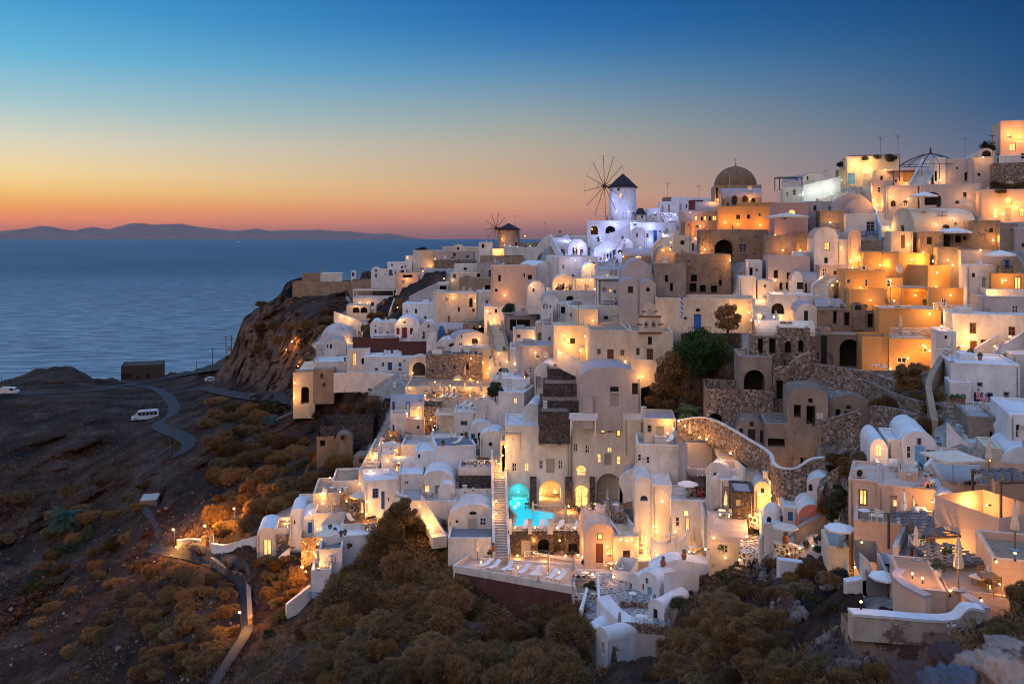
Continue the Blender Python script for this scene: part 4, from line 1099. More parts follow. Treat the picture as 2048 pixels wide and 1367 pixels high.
ST(1776, 462, 1764, 420, 2.0, 'blue-railed stair beside the railed roof', WARM, WOODL, D0=141, D1=150)
H(1829, 1951, 415, 470, 'x', CREAM, 'long barrel-vaulted cream house', yaw=0, o='k 1892 453 14 8 A;f 1911 447 5 5;k 1805 455 5 10;k 1806 482 8 28', D=133, dep=8.0, rise=2.9, fd=6)
H(1782, 1826, 462, 512, 'f', CREAM, 'cream front wall of the long barrel-vaulted house', 'd 1806 483 8 26;k 1806 459 5 9 f', D=128, dep=6)
H(1840, 1887, 463, 518, 'f', TAN, 'tan house with one brown window', 'k 1859 481 10 15 f', D=125, dep=6)
H(1886, 1946, 467, 502, 'f', TAN, 'shaded veranda with a cream parasol', 'k 1892 482 15 28;k 1915 478 14 14;k 1930 476 7 8', D=127, dep=6)
H(1876, 1948, 494, 546, 'n', GREYP, 'smooth curved retaining wall below the shaded veranda', D=120, dep=6)
H(1946, 2000, 440, 500, 'f', TAN, 'tan garden wall with cactus', D=126, dep=7)
H(2000, 2036, 446, 500, 'f', GREYP, 'upright grey house with a small vent', 'k 2024 459 3 3', D=123, dep=6)
H(2030, 2080, 455, 500, 'f', MAUVE, 'dim house at the far upper edge with a small window', 'k 2046 490 5 8', D=121, dep=6)
H(1922, 2010, 500, 552, 'n', MAUVE, 'sloping mauve roof wall under a parasol', D=117, dep=7)
H(2002, 2044, 514, 548, 'v', TAN, 'small vault with a blue-framed door', 'b 2014 528 10 18', D=114, dep=6, rm=TAN)
H(1628, 1676, 454, 538, 'v', WARM, 'white house with a high round gable and two windows', 'L 1654 492 12 16;l 1683 497 7 11', D=134, dep=9, rm=MAUVE)
H(1674, 1704, 478, 540, 'f', WARM, 'white link wall with a small lit window', 'l 1683 497 7 11', D=133.5, dep=6)
H(1697, 1722, 459, 536, 'V', PEACH, 'narrow round-topped wing beside the high gable house', '', D=132.5, dep=7)
T(1722, 1762, 479, 515, TAN, 'dark roof terrace with two bicycles', D=138, dep=7, ph=.3)
H(1536, 1620, 512, 586, 'f', MAUVE, 'bluish grey house group under the pink block', 'k 1552 548 9 16;k 1578 552 9 14;k 1562 572 6 14;k 1576 572 8 14', D=134, dep=8, rm=WARM)
H(1590, 1622, 503, 540, 'f', WARM, 'white roof room behind the bluish grey house', D=139, dep=6)
H(1583, 1606, 542, 588, 'V', WARM, 'white arched house with a dark window row', 'k 1600 571 12 14', D=130, dep=7, rise=1.5, rm=MAUVE)
H(1604, 1646, 545, 588, 'x', MAUVE, 'mauve vault beside the white arched house', 'k 1612 577 4 20', D=130.5, dep=6, rise=1.6)
H(1640, 1688, 530, 576, 'f', PEACH, 'orange-lit house with a white-edged dark door', 'w 1649 547 9 20', D=129, dep=6)
ST(1640, 582, 1684, 545, 1.8, 'lamplit stair beside the ochre block', CREAM, WARM, D0=125, D1=131)
H(1541, 1615, 588, 655, 'f', WARM, 'white lane wall with a deep half arch', 'k 1556 617 26 22 A', D=124, dep=5)
H(1600, 1640, 590, 616, 'f', WARM, 'low white parapet house over the mansion end', '', D=123, dep=5)
ST(1534, 652, 1522, 596, 2.6, 'white lane stair above the rubble chapel', WARM, CREAM, D0=122, D1=133)
H(1496, 1524, 520, 566, 'f', WARM, 'small white house with a narrow blue-grey door', 'k 1502 545 7 20;w 1514 540 5 7', D=138, dep=5)
H(1515, 1548, 560, 592, 'f', WARM, 'white step-fronted house above the lane stair', 'w 1530 572 6 9', D=132, dep=5)
H(1612, 1690, 402, 428, 'f', MAUVE, 'shaded mauve house under the bright parapet', 'k 1630 416 6 10;k 1660 416 5 8', D=156, dep=6, yaw=8)
H(1840, 1880, 418, 436, 'f', SHADEW, 'dim low wall behind the long barrel roof', '', D=138, dep=4)
# ochre group
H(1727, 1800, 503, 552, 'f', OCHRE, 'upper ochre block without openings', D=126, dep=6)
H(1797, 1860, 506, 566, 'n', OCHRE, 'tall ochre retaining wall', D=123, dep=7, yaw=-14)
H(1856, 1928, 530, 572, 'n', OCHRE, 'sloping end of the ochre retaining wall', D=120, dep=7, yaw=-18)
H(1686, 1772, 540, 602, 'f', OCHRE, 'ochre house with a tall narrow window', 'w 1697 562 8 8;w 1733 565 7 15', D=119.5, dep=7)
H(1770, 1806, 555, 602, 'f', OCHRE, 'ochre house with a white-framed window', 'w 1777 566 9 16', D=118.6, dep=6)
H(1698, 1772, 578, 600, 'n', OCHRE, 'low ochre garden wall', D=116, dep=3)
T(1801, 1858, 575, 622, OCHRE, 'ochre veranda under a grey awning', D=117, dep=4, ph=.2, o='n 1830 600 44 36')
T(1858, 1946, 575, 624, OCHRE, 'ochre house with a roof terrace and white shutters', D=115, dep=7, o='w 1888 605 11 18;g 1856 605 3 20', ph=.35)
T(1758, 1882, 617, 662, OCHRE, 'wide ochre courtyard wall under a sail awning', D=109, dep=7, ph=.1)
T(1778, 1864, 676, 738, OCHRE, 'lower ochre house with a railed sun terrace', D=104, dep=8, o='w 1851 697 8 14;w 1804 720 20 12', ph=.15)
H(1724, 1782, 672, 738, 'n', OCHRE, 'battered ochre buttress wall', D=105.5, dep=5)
# white right group
H(1982, 2050, 546, 585, 'f', OCHRE, 'orange restaurant terrace front', 'L 2036 566 14 26;l 2005 562 6 12', D=110, dep=6)
H(1933, 1990, 530, 588, 'f', WARM, 'crenellated white wall with a brown shutter', 'g 1968 564 8 20;k 1947 550 6 8', D=112, dep=5)
T(1972, 2080, 578, 592, WARM, 'low terrace wall in front of the orange restaurant', D=107, dep=5, ph=.5)
H(1962, 2080, 592, 642, 'f', SHADEW, 'pale upper storey of the long white house', '', D=104, dep=7)
H(1906, 2080, 628, 726, 'f', WARM, 'long white house with brown doors and shutters', 't 1946 656 14 22;t 2024 662 14 18;d 1947 697 14 32;t 1968 689 14 21;w 1984 687 5 7', D=99, dep=7)
H(1877, 1912, 662, 718, 'f', WARM, 'white porch block with a little square window', 't 1892 674 6 7;k 1920 690 8 30', D=96, dep=5)
ST(1972, 714, 2048, 662, 1.8, 'lamplit diagonal stair on the long white house', CREAM, WARM, D0=96, D1=100)
H(1902, 2040, 726, 824, 'f', WHITE, 'big white house with a blue gate and small windows', 'f 1960 769 12 10;f 2013 792 12 17;k 1957 795 18 22 f;b 1980 795 12 20', D=88, dep=8)
H(2024, 2090, 708, 800, 'f', WARM, 'white wing at the far edge above the blue gate', 'k 2052 740 8 12', D=92, dep=8)
T(1900, 1942, 762, 808, WHITE, 'white balcony with red geraniums', D=87, dep=3, ph=.5)
# ---------------- the stone mansion and cave ruins
H(1592, 1637, 607, 668, 'V', WARM, 'white gabled end of the stone mansion', 'k 1612 631 8 20', D=117, dep=7, rise=1.2, rm=MAUVE)
H(1636, 1760, 618, 672, 'f', BROWNP, 'upper storey of the brown stone mansion', 'k 1670 635 7 25;k 1694 638 11 27;k 1717 645 24 38 d;k 1741 641 12 28', D=115, dep=4, rm=MAUVE)
H(1632, 1762, 600, 626, 'x', MAUVE, 'long mauve vault roof of the stone mansion', '', D=119, dep=7, rise=1.7)
H(1706, 1730, 606, 620, 'V', BROWNP, 'little fanlight dormer on the stone mansion', 'k 1716 614 13 9 A', D=114.6, dep=2)
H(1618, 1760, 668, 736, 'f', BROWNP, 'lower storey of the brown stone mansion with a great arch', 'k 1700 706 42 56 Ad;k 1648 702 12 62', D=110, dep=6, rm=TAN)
H(1557, 1620, 655, 732, 'f', RUB, 'rubble-walled chapel house with two arched windows', 'k 1576 694 13 24 A;k 1602 692 11 24 A', D=107, dep=6)
H(1506, 1560, 672, 726, 'f', RUB, 'open stone loggia with dark bays', 'k 1521 692 10 30;k 1545 692 13 30', D=106, dep=6, rm=BROWNP)
H(1512, 1630, 645, 676, 'x', RUB, 'cream barrel roof over the rubble chapel', '', D=108.5, dep=6, rm=CREAM, rise=1.6)
H(1478, 1544, 712, 786, 'f', GREYP, 'tall arched vault ruin with a dark gateway', 'k 1509 762 42 46 Ad', D=103, dep=7, rm=RUB)
H(1414, 1546, 778, 850, 'n', RUB, 'high rubble retaining wall with a blind arch', 'k 1431 840 28 28 A', D=101, dep=7)
H(1546, 1580, 730, 850, 'n', RUB, 'rubble pier beside the cave houses', 'k 1560 780 14 40', D=102, dep=6)
WL([(1545, 790), (1570, 760), (1600, 735), (1620, 728)], 1.3, .6, RUB, 'sloping rubble parapet of the ruined stair', TAN, D=104)
H(1575, 1656, 776, 866, 'V', GREYP, 'grey cave house with a stone plaque', 'k 1595 822 14 26 d;k 1622 832 18 42 d;k 1621 801 9 9', D=94, dep=5, rise=.8, rm=BROWNP)
H(1655, 1742, 790, 866, 'V', GREYP, 'grey cave house with a half-round fanlight', 'k 1676 831 10 26 d;k 1697 842 17 40 d;k 1697 813 11 8 A;k 1718 840 9 24', D=95, dep=5, rise=1.0, rm=RUB)
H(1472, 1532, 838, 902, 'V', GREYP, 'ruined cave house with three dark openings', 'k 1482 868 8 24;k 1503 877 15 38 d;k 1524 872 8 24;k 1503 847 8 9', D=97, dep=6, rise=1.2, rm=RUB)
H(1530, 1624, 846, 950, 'f', GREYP, 'weathered cave front with a long slot window', 'k 1553 885 34 17;g 1589 919 8 28;k 1604 931 6 38;g 1613 925 8 30', D=94.5, dep=6, rm=RUB)
WL([(1355, 858), (1410, 856), (1460, 880), (1500, 905), (1540, 930), (1546, 952)], [1.0, 1.3, 1.3, 1.0], .3, RUB, 'long lava stone wall with pale coping', WARM, Dl=[104, 102, 98, 95, 92, 90])
WL([(1546, 955), (1560, 966), (1590, 968), (1622, 950), (1650, 946)], 1.5, .3, RUB, 'curving brown stone wall under the cave front', WARM, Dl=[89, 87, 86, 86, 86])
WL([(1640, 860), (1680, 850), (1720, 838)], 1.0, .5, RUB, 'loose rubble bank wall', None, D=90)
WL([(1870, 870), (1862, 830), (1858, 790), (1876, 750), (1896, 724)], 1.2, .5, TAN, 'curving wall of the long stone footway', TAN, Dl=[80, 84, 88, 92, 96])
ST(1905, 870, 1886, 742, 2.4, 'long worn stone stair climbing beside the big white house', TAN, None, D0=79, D1=97)
# ---------------- middle right: hotel
H(1140, 1249, 836, 1050, 'f', WARM, 'tall four-storey hotel front with lit windows', 'w 1151 895 9 17;w 1175 898 10 18;l 1198 916 8 18;l 1219 899 10 11;l 1237 920 9 18;L 1237 864 9 18;L 1206 857 10 18;g 1220 855 10 18;g 1216 918 14 24;l 1162 941 20 21 A;L 1163 993 27 46 A;n 1218 978 50 64 Ad', D=118.6, dep=9, yaw=5)
H(1010, 1140, 850, 1050, 'f', WARM, 'pool-side hotel front with a turquoise cave arch', 'w 1082 881 10 18;w 1119 882 10 18;w 1029 934 10 18;l 1053 934 10 18;w 1082 929 9 18;w 1121 929 9 18;g 1101 931 17 28;n 1037 989 42 46 Add;n 1101 986 45 52 Add', D=118.6, dep=8, fd=6)
H(1248, 1292, 838, 905, 'f', CREAM, 'cream side wing of the tall hotel', 'g 1285 858 6 28', D=113, dep=7)
H(1288, 1352, 836, 884, 'f', CREAM, 'cream hotel annex with a lamplit door', 'g 1320 866 15 28;f 1299 857 9 15', D=110, dep=6, rm=MAUVE)
T(1347, 1440, 862, 892, WARM, 'round-ended roof terrace with floor lamps', D=107, dep=7, ph=.6)
T(1375, 1468, 884, 944, SHADEW, 'plain mauve-white house under the round-ended terrace', D=103, dep=6, ph=.1, o='g 1430 910 12 30', yaw=-8)
T(1274, 1376, 888, 965, WARM, 'white house with a sunken balcony and two windows', D=106, dep=6, o='w 1279 914 8 15;w 1296 920 8 15', ph=.8)
H(1310, 1376, 872, 902, 'f', WARM, 'set-back front with a dark door behind the sunken balcony', 'k 1354 896 11 22;w 1334 896 7 9;w 1370 894 7 16', D=109, dep=4)
H(1252, 1275, 948, 985, 'v', MAUVE, 'mauve sloping roof between the hotel and the lower vault', '', D=108, dep=6)
H(1270, 1306, 955, 1068, 'v', WARM, 'vaulted house with a blue lunette window', 'b 1288 996 15 11 A;k 1263 1000 10 20', D=101, dep=7, rm=WARM)
H(1304, 1344, 968, 1070, 'f', WARM, 'house wing with an open lit loggia', 'n 1322 997 34 28;w 1294 1038 9 15', D=100.5, dep=6)
H(1342, 1452, 1000, 1082, 'f', WARM, 'long white guest house with lit doors', 'l 1372 1027 12 14;L 1330 1040 8 17;w 1355 1043 9 20;L 1375 1049 8 28;w 1410 1058 14 16', D=98, dep=6, fd=5)
T(1376, 1424, 936, 960, MAUVE, 'small roof deck with a white trellis box', D=101, dep=5, ph=.5)
H(1376, 1424, 952, 1005, 'f', RUBD, 'dark stone recess where people in red sit', 'k 1396 968 26 22', D=100, dep=4)
H(1412, 1458, 926, 990, 'v', WARM, 'vaulted house with a small window and a blue-grey roof', 'f 1430 948 6 9;g 1431 970 10 18', D=96, dep=12, yaw=26, rm=WHITE)
H(1440, 1512, 958, 1035, 'f', WARM, 'white house front with tall grey shutters', 'g 1453 990 12 36', D=94, dep=5)
H(1508, 1542, 962, 1020, 'V', CREAM, 'round cream gable lit from below', 'k 1525 980 7 9 f', D=91, dep=7, rm=WARM)
H(1464, 1508, 982, 1036, 'f', RUBD, 'dark lava stone annex with a pale roof slab', 's 1477 1006 10 14', D=89.5, dep=4, rm=MAUVE)
H(1420, 1496, 1044, 1120, 'x', CREAM, 'yellow-lit house with a blue-grey barrel roof', 'w 1449 1098 17 17;k 1413 1090 4 24', D=88, dep=6, rise=2.0, rm=MAUVE)
T(1408, 1496, 1036, 1052, WARM, 'café terrace wall above the barrel roof', D=92, dep=6, ph=.5)
H(1169, 1232, 1046, 1142, 'V', PEACH, 'peach house with a high gable and a lamplit door', 'L 1200 1072 12 13;d 1199 1106 15 40;L 1221 1104 11 16', D=101, dep=8, rise=1.8)
H(1229, 1278, 1072, 1132, 'f', CREAM, 'cream house with a dark-framed latticed window', 't 1255 1110 19 20', D=100, dep=6, yaw=-6)
T(1225, 1251, 1022, 1062, RUB, 'dark stone plinth with a round table', D=105, dep=5, ph=.2)
ST(1300, 1126, 1284, 1082, 3.4, 'broad lamplit stair with dark risers', CREAM, CREAM, D0=98.5, D1=104)
ST(1256, 1076, 1232, 1044, 2.0, 'short dark-edged stair up to the pool deck', CREAM, WARM, D0=101.5, D1=106, nose=CREAM)
WL([(1238, 1064), (1256, 1072), (1290, 1078), (1304, 1082)], .9, .5, CREAM, 'lamplit parapet beside the broad stair', None, D=103)
WL([(1245, 1008), (1238, 990), (1250, 980), (1268, 978)], [1.3, 2.6], .5, WARM, 'curling white wall under the big arch', None, D=108)
WL([(1302, 1098), (1316, 1110), (1340, 1108), (1354, 1092)], 1.2, .4, WARM, 'low white planter wall with dry shrubs', WARM, D=96)
WL([(1354, 1106), (1368, 1098), (1376, 1080)], 1.2, .4, WARM, 'curved white screen wall beside the lit door', WARM, D=95.5)
WL([(1420, 1010), (1424, 990), (1440, 980)], 1.8, .4, WARM, 'curling white bench wall', None, D=95)
# pool side
T(1016, 1168, 1062, 1120, RUBD, 'pool deck on a dark stone front with lit doorways', D=108.5, dep=16, ph=.05, o='g 1052 1097 19 34;n 1087 1096 23 38 Ad;n 1118 1092 22 44;k 1146 1100 18 26', fl=LATT)
T(1168, 1262, 1043, 1080, WARM, 'pool deck extension with deck chairs', D=112, dep=7, ph=.05, fl=LATT)
for a, b_ in ((1018, 1024), (1056, 1064), (1095, 1106), (1156, 1168)):
    H(a, b_, 1040, 1066, 'n', WARM, {1018: 'first', 1056: 'second', 1095: 'third', 1156: 'fourth'}[a] + ' white pier of the pool balustrade counted from the seaward end', D=108.3, dep=.6, fd=.1, cat='pier', name='balustrade_pier')
for a, b_, nn in ((1060, 1073, 'dark slate pier beside the turquoise arch'), (1131, 1144, 'lava stone pier between the lamplit arches'), (1180, 1190, 'lava stone pier beside the big arched door')):
    H(a, b_, 955, 1012, 'n', RUBD, nn, D=117.6, dep=.7, cat='pier', name='stone_pier')
# below: sun terrace
T(906, 1160, 1151, 1168, WARM, 'long lower sun terrace with a row of loungers', D=101, dep=8, yaw=25, ph=.55, fl=FLOORT)
H(910, 1157, 1167, 1240, 'n', REDW, 'dark red retaining wall of the sun terrace', D=100.9, dep=6, yaw=25)
T(960, 1172, 1121, 1146, WARM, 'gravel walk behind the sun terrace', D=106.3, dep=4, ph=.1, fl=TAN, yaw=10)
T(1150, 1240, 1138, 1176, WARM, 'paved corner with a pink door step', D=100.2, dep=5, ph=.3, fl=PEACH)
# chapel group
H(1279, 1318, 1145, 1212, 'v', WHITE, 'blue-white vaulted chapel with a pale blue door', 'c 1299 1188 9 30;w 1294 1161 6 12 A;w 1286 1174 5 14;w 1309 1194 5 12', D=89, dep=8, yaw=44, rm=WHITE)
H(1256, 1282, 1148, 1206, 'v', WHITE, 'narrow vault seaward of the blue-white chapel', 'k 1262 1172 4 12;c 1270 1200 7 16', D=90.5, dep=8, yaw=44, rm=WHITE)
H(1297, 1328, 1200, 1252, 'v', WHITE, 'small white vault at the foot of the chapel', 'k 1311 1226 8 18 f', D=84, dep=4.5, yaw=44, rm=WHITE)
H(1340, 1398, 1150, 1182, 'n', WHITE, 'low white wall running inland from the chapel', D=87.5, dep=1.2, yaw=-20)
H(1224, 1260, 1140, 1195, 'n', WHITE, 'rounded white wall with a blue hatch', 'B 1245 1176 9 22', D=93, dep=4, yaw=20)
WL([(1300, 1146), (1330, 1140), (1370, 1138), (1420, 1140)], [.8, 1.5, .9], 2.4, WHITE, 'smooth white hump behind the chapel', None, D=92, below=2)
H(1163, 1196, 1250, 1336, 'v', WHITE, 'narrow white house standing over the thornbushes', 'f 1171 1276 4 16;k 1171 1306 3 8;w 1186 1285 5 14', D=82.5, dep=5, yaw=36, rm=WHITE)
H(1192, 1216, 1256, 1346, 'v', WHITE, 'lowest white house with a swept vaulted roof', 'w 1205 1296 6 26', D=80.5, dep=5.5, yaw=58, rm=WHITE, fd=3)
T(1236, 1342, 1246, 1268, RUB, 'stone-edged patio at the foot of the chapel', D=81.5, dep=5, yaw=8, ph=.6, fl=CRAZY)
H(1240, 1330, 1266, 1345, 'n', SHADEW, 'dim mauve base wall under the stone-edged patio', D=81.2, dep=2, yaw=10, fd=3)
T(1150, 1200, 1185, 1222, RUBW, 'planted white terrace beside the flagged steps', D=91, dep=5, ph=.3, fl=BROWNP)
T(1196, 1308, 1205, 1240, WHITE, 'flagged courtyard of the chapel', D=87, dep=8, ph=.08, fl=CRAZY)
ST(1196, 1236, 1212, 1168, 3.0, 'flagged steps between the sun terrace and the chapel', CRAZY, WHITE, D0=86, D1=97)
WL([(1206, 1222), (1226, 1240), (1252, 1256), (1262, 1262)], [1.5, 1.0, .8], 1.5, WHITE, 'smooth white spur wall with a chimney hole', None, Dl=[86, 84.5, 83, 82.5], below=2)
# between: round house group
H(1528, 1572, 1020, 1058, 'o', WARM, 'little round-domed house with brown shutters', 'k 1538 1038 9 11 A;t 1563 1036 6 12 A', D=84, dep=4.5, rise=1.4)
H(1568, 1600, 1012, 1052, 'f', WARM, 'low white house with a blue shutter', 'B 1581 1032 10 18', D=83.6, dep=4)
H(1597, 1652, 1008, 1062, 'V', SALMON, 'salmon-pink cave house with pale blue doors', 'c 1609 1044 7 22;c 1624 1048 9 20', D=81, dep=4, rise=1.2, rm=WARM)
H(1614, 1664, 954, 1022, 'V', WARM, 'tall white round-topped house with a brown niche', 'k 1621 974 8 14 A', D=83, dep=5, rise=1.0, yaw=18)
H(1650, 1664, 1012, 1044, 'n', RUBW, 'spotted white buttress by the salmon house', D=80, dep=3)
WL([(1548, 1112), (1580, 1110), (1605, 1112), (1625, 1108)], [1.2, .9, .7, .5], .5, RUBW, 'spotted stone wall in white mortar', WHITE, D=77)
WL([(1590, 1080), (1620, 1062), (1645, 1052), (1662, 1046)], .9, .5, GREYP, 'worn curving wall before the salmon house', GREYP, D=79)
WL([(1518, 1108), (1526, 1090), (1524, 1064)], 1.3, .4, WARM, 'white wall beside the spotted steps', WHITE, D=82)
ST(1506, 1108, 1512, 1042, 2.6, 'steps paved with spotted lava stones', RUBW, None, D0=84, D1=94)
ST(1512, 1036, 1548, 1002, 2.2, 'lamplit spotted steps beside the round cream gable', RUBW, None, D0=89, D1=94)
ST(1512, 950, 1478, 918, 2.4, 'cream steps curving under the lava wall', CREAM, WARM, D0=94, D1=101)
ST(1462, 926, 1440, 890, 1.6, 'lamplit steps beside the round-ended terrace', CREAM, None, D0=97, D1=103)
WL([(1556, 1122), (1610, 1130), (1660, 1150), (1706, 1172)], .25, .8, WHITE, 'white kerb wall along the rocky garden', None, D=71)
# ---------------- beige house and right edge
H(1697, 1757, 958, 1150, 'f', PEACH, 'beige house with a tall lit window', 'L 1726 995 18 33', D=66.5, dep=6, fd=3, yaw=24)
H(1755, 1872, 972, 1082, 'f', PEACH, 'beige house front with a grey door and small lit panes', 'g 1787 1018 14 56;l 1790 1005 9 14;w 1830 1015 8 16', D=65, dep=6, yaw=24)
T(1708, 1802, 1042, 1152, PEACH, 'beige lower terrace block with a barred window', D=62.5, dep=5, o='f 1735 1107 14 27', ph=.35, fl=BROWNP, yaw=22)
T(1656, 1698, 1092, 1132, CREAM, 'little cream garden terrace with a picket gate', D=65, dep=4, ph=.25)
H(1740, 1776, 877, 932, 'V', WHITE, 'small white vaulted room with a glowing window', 'l 1757 900 15 24', D=77, dep=6, rise=1.0)
H(1774, 1806, 878, 935, 'f', WARM, 'white link wall beside the glowing window', D=77.4, dep=5)
H(1805, 1872, 864, 948, 'v', WHITE, 'white vaulted house with a two-leaf blue door', 'c 1839 916 19 50;w 1817 903 10 26;w 1858 912 11 26;f 1838 882 10 15', D=76, dep=8, rm=WHITE)
T(1762, 1850, 940, 972, WHITE, 'small white terrace with a cream folded parasol', D=73, dep=4, ph=.6, fl=FLOORG)
WL([(1762, 952), (1800, 968), (1860, 992), (1895, 1010)], 1.0, .5, WHITE, 'swooping white parapet behind the beige roof', None, D=71)
ST(1878, 974, 1906, 862, 2.4, 'dark blue stair with white edges', FLOORG, None, D0=69, D1=80, nose=WHITE)
WL([(1846, 960), (1868, 936), (1882, 920)], 1.0, .5, WHITE, 'white balustrade wall beside the blue door', None, D=72)
WL([(1896, 880), (1912, 900), (1940, 925), (1968, 940)], 1.4, .5, WHITE, 'long white wall curving down from the blue stair', None, D=73)
H(1872, 1920, 985, 1042, 'v', WHITE, 'white half-vault with tall grey shutters', 'g 1884 1028 12 22', D=63, dep=4, yaw=16)
T(1886, 1998, 966, 1048, PEACH, 'rose-washed roof terrace where a couple leans back', D=64, dep=6, ph=.1, fl=FLOORT)
H(1880, 1924, 905, 965, 'n', WARM, 'white windbreak wall under a square parasol', D=70, dep=2)
H(1936, 1992, 832, 890, 'f', GREYP, 'plain grey house with a parasol-high dark window', 'k 1984 868 9 10', D=77, dep=7, rm=MAUVE)
H(1990, 2020, 842, 900, 'v', WHITE, 'little white vault behind the edge house', '', D=76, dep=6, rm=WHITE)
H(2018, 2100, 828, 925, 'f', WHITE, 'white two-storey house with a grey shutter at the edge', 'w 2036 862 10 28', D=71, dep=8)
H(1972, 2004, 894, 962, 'f', CREAM, 'narrow white front with yellow-lit shutters', 'L 1980 930 10 34;L 1990 940 7 30', D=70, dep=4)
H(2000, 2100, 893, 965, 'V', WHITE, 'broad white vault beside the yellow-lit shutters', '', D=69, dep=6, rise=1.6, rm=WHITE)
ST(1948, 890, 1930, 850, 2.4, 'short white steps under the grey house', WARM, None, D0=76, D1=81)
H(1990, 2100, 966, 1052, 'n', PEACH, 'rose-washed wall behind the dark pergolas', D=61, dep=6)
H(1921, 1966, 1010, 1042, 'f', METALD, 'dark slatted cabinet against the rose wall', '', D=62, dep=1.2, cat='cabinet', name='slatted_cabinet', ph=.05)
T(1872, 2000, 1078, 1128, PEACH, 'dining terrace under the large dark pergola', D=57.5, dep=6, ph=.3, fl=FLOORO)
H(1846, 1872, 1046, 1128, 'f', WARM, 'white stair wall beside the large pergola', '', D=60, dep=4)
ST(1822, 1120, 1838, 1075, 1.6, 'grey stair between the beige house and the pergola', FLOORG, WARM, D0=59, D1=64)
H(1998, 2100, 1028, 1125, 'n', PEACH, 'long rose wall running down beside the pergola', D=55, dep=5, yaw=-20)
T(1806, 1892, 1176, 1236, PEACH, 'curved rose terrace with a glowing floor', D=47, dep=5, ph=.05, fl=FLOORO)
WL([(1842, 1176), (1808, 1192), (1794, 1210), (1812, 1232), (1856, 1254)], [1.3, 1.5, 1.6, 1.5], .45, PEACH, 'curved rose parapet round the glowing floor', MAUVE, Dl=[51, 50, 48.5, 46.5, 45], below=1.5)
H(1862, 1890, 1135, 1165, 'f', PEACH, 'small rose niche wall above the glowing floor', '', D=52, dep=2)
H(1700, 1790, 1112, 1150, 'n', WARM, 'pale lower wall of the grey lane', '', D=56, dep=1, fd=1) if False else None
T(1892, 2020, 1184, 1236, PEACH, 'rose terrace carrying the sun chairs', D=47, dep=6, ph=.03, fl=FLOORO)
WL([(1888, 1208), (1930, 1238), (1972, 1270)], 1.25, .4, PEACH, 'slanting rose parapet before the sun chairs', MAUVE, Dl=[50, 47, 44.5], below=1.0)
T(1984, 2110, 1120, 1190, PEACH, 'cream-edged terrace above the sun chairs', D=47.5, dep=5, ph=.5, fl=TAN)
T(1774, 1800, 1150, 1190, MAUVE, 'narrow grey landing beside the slatted screen', D=53, dep=4, ph=.05, fl=FLOORG)
H(1735, 1782, 1146, 1160, 'n', FLOORG, 'grey painted lane between the walls', D=53, dep=6, fd=1, cat='paving', name='lane_paving')
WL([(1690, 1190), (1720, 1184), (1742, 1176), (1735, 1150), (1722, 1138)], .8, .5, WARM, 'white kerb wall turning the corner of the lane', WHITE, D=54)
WL([(1701, 1262), (1760, 1266), (1840, 1272), (1900, 1270), (1930, 1252), (1962, 1262)], [.9, .9, .8, 1.1], .7, plaster('blotched lime wall', (0.62, 0.55, 0.47), (0.36, 0.28, 0.22), stain=.9, patch=.5, patchc=(.2, .13, .1)), 'blotched white wall curving round the lowest terrace', WHITE, D=44.2, below=.3)
H(1706, 1925, 1262, 1322, 'n', plaster('pitted tan wall', (0.40, 0.30, 0.23), (0.26, 0.18, 0.14), stain=.9, bump=1.0, patch=.75, patchc=(.13, .07, .055)), 'pitted tan retaining wall below the lowest terrace', D=43.9, dep=2, yaw=4, name='retaining_wall', cat='wall')
H(1898, 1932, 1252, 1300, 'V', RUB, 'short stone gate pier with a rounded top', '', D=42, dep=.8, rise=.4, cat='pier', name='gate_pier')

# ---------------- left of the village
H(703, 795, 560, 612, 'n', TAN, 'long tan fortress wall on the cliff edge', D=253, dep=8)
H(585, 710, 563, 590, 'n', TAN, 'low seaward end of the fortress wall', D=258, dep=8)
H(745, 792, 557, 575, 'n', RUBD, 'dark brick patch on the fortress wall', D=251, dep=3)
H(604, 642, 547, 566, 'n', TAN, 'ruined corner of the old fort', D=262, dep=6)
H(641, 684, 546, 558, 'f', WARM, 'low pale flat roof beside the fort', D=262, dep=6)
H(702, 712, 541, 554, 'v', WHITE, 'tiny white chapel niche on the headland', 'b 706 548 5 8 A', D=262, dep=3)
H(742, 762, 534, 558, 'v', WHITE, 'small white chapel on the headland', 'b 752 541 4 5;f 752 551 4 8', D=250, dep=4, cat='church')
H(760, 812, 538, 558, 'f', WARM, 'low white house joined to the headland chapel', 'b 781 545 6 12;k 805 543 6 9 f', D=247, dep=5)
H(774, 824, 524, 542, 'f', WARM, 'white terrace house under the lit stair wall', 'b 804 535 5 6', D=252, dep=6)
T(811, 862, 511, 530, WARM, 'white roof platform with a lit table', D=262, dep=7, ph=.5)
H(842, 884, 500, 534, 'n', CREAM, 'lamplit stair wall climbing to the ridge', D=252, dep=4, yaw=-40)
H(885, 958, 493, 508, 'f', CREAM, 'low cream house on the ridge with one dark door', 'k 916 497 4 8', D=262, dep=6)
H(906, 926, 488, 500, 'V', CREAM, 'rounded cream gable on the ridge', '', D=264, dep=5)
H(868, 948, 502, 522, 'f', MAUVE, 'lilac house wall under the ridge', '', D=250, dep=6, rm=WARM)
T(868, 950, 520, 536, RUB, 'dark brick garden terrace under the lilac wall', D=243, dep=6, ph=.2, fl=LEAFD)
H(958, 986, 484, 502, 'f', WARM, 'pale house at the foot of the small windmill', 'k 966 492 5 8', D=238, dep=5)
T(985, 1012, 497, 512, CREAM, 'brightly lamplit white wall below the small windmill', D=232, dep=5, ph=.4)
T(1008, 1075, 494, 522, WARM, 'open-air cinema terrace with white lamps', D=220, dep=10, ph=.3, fl=FLOORG)
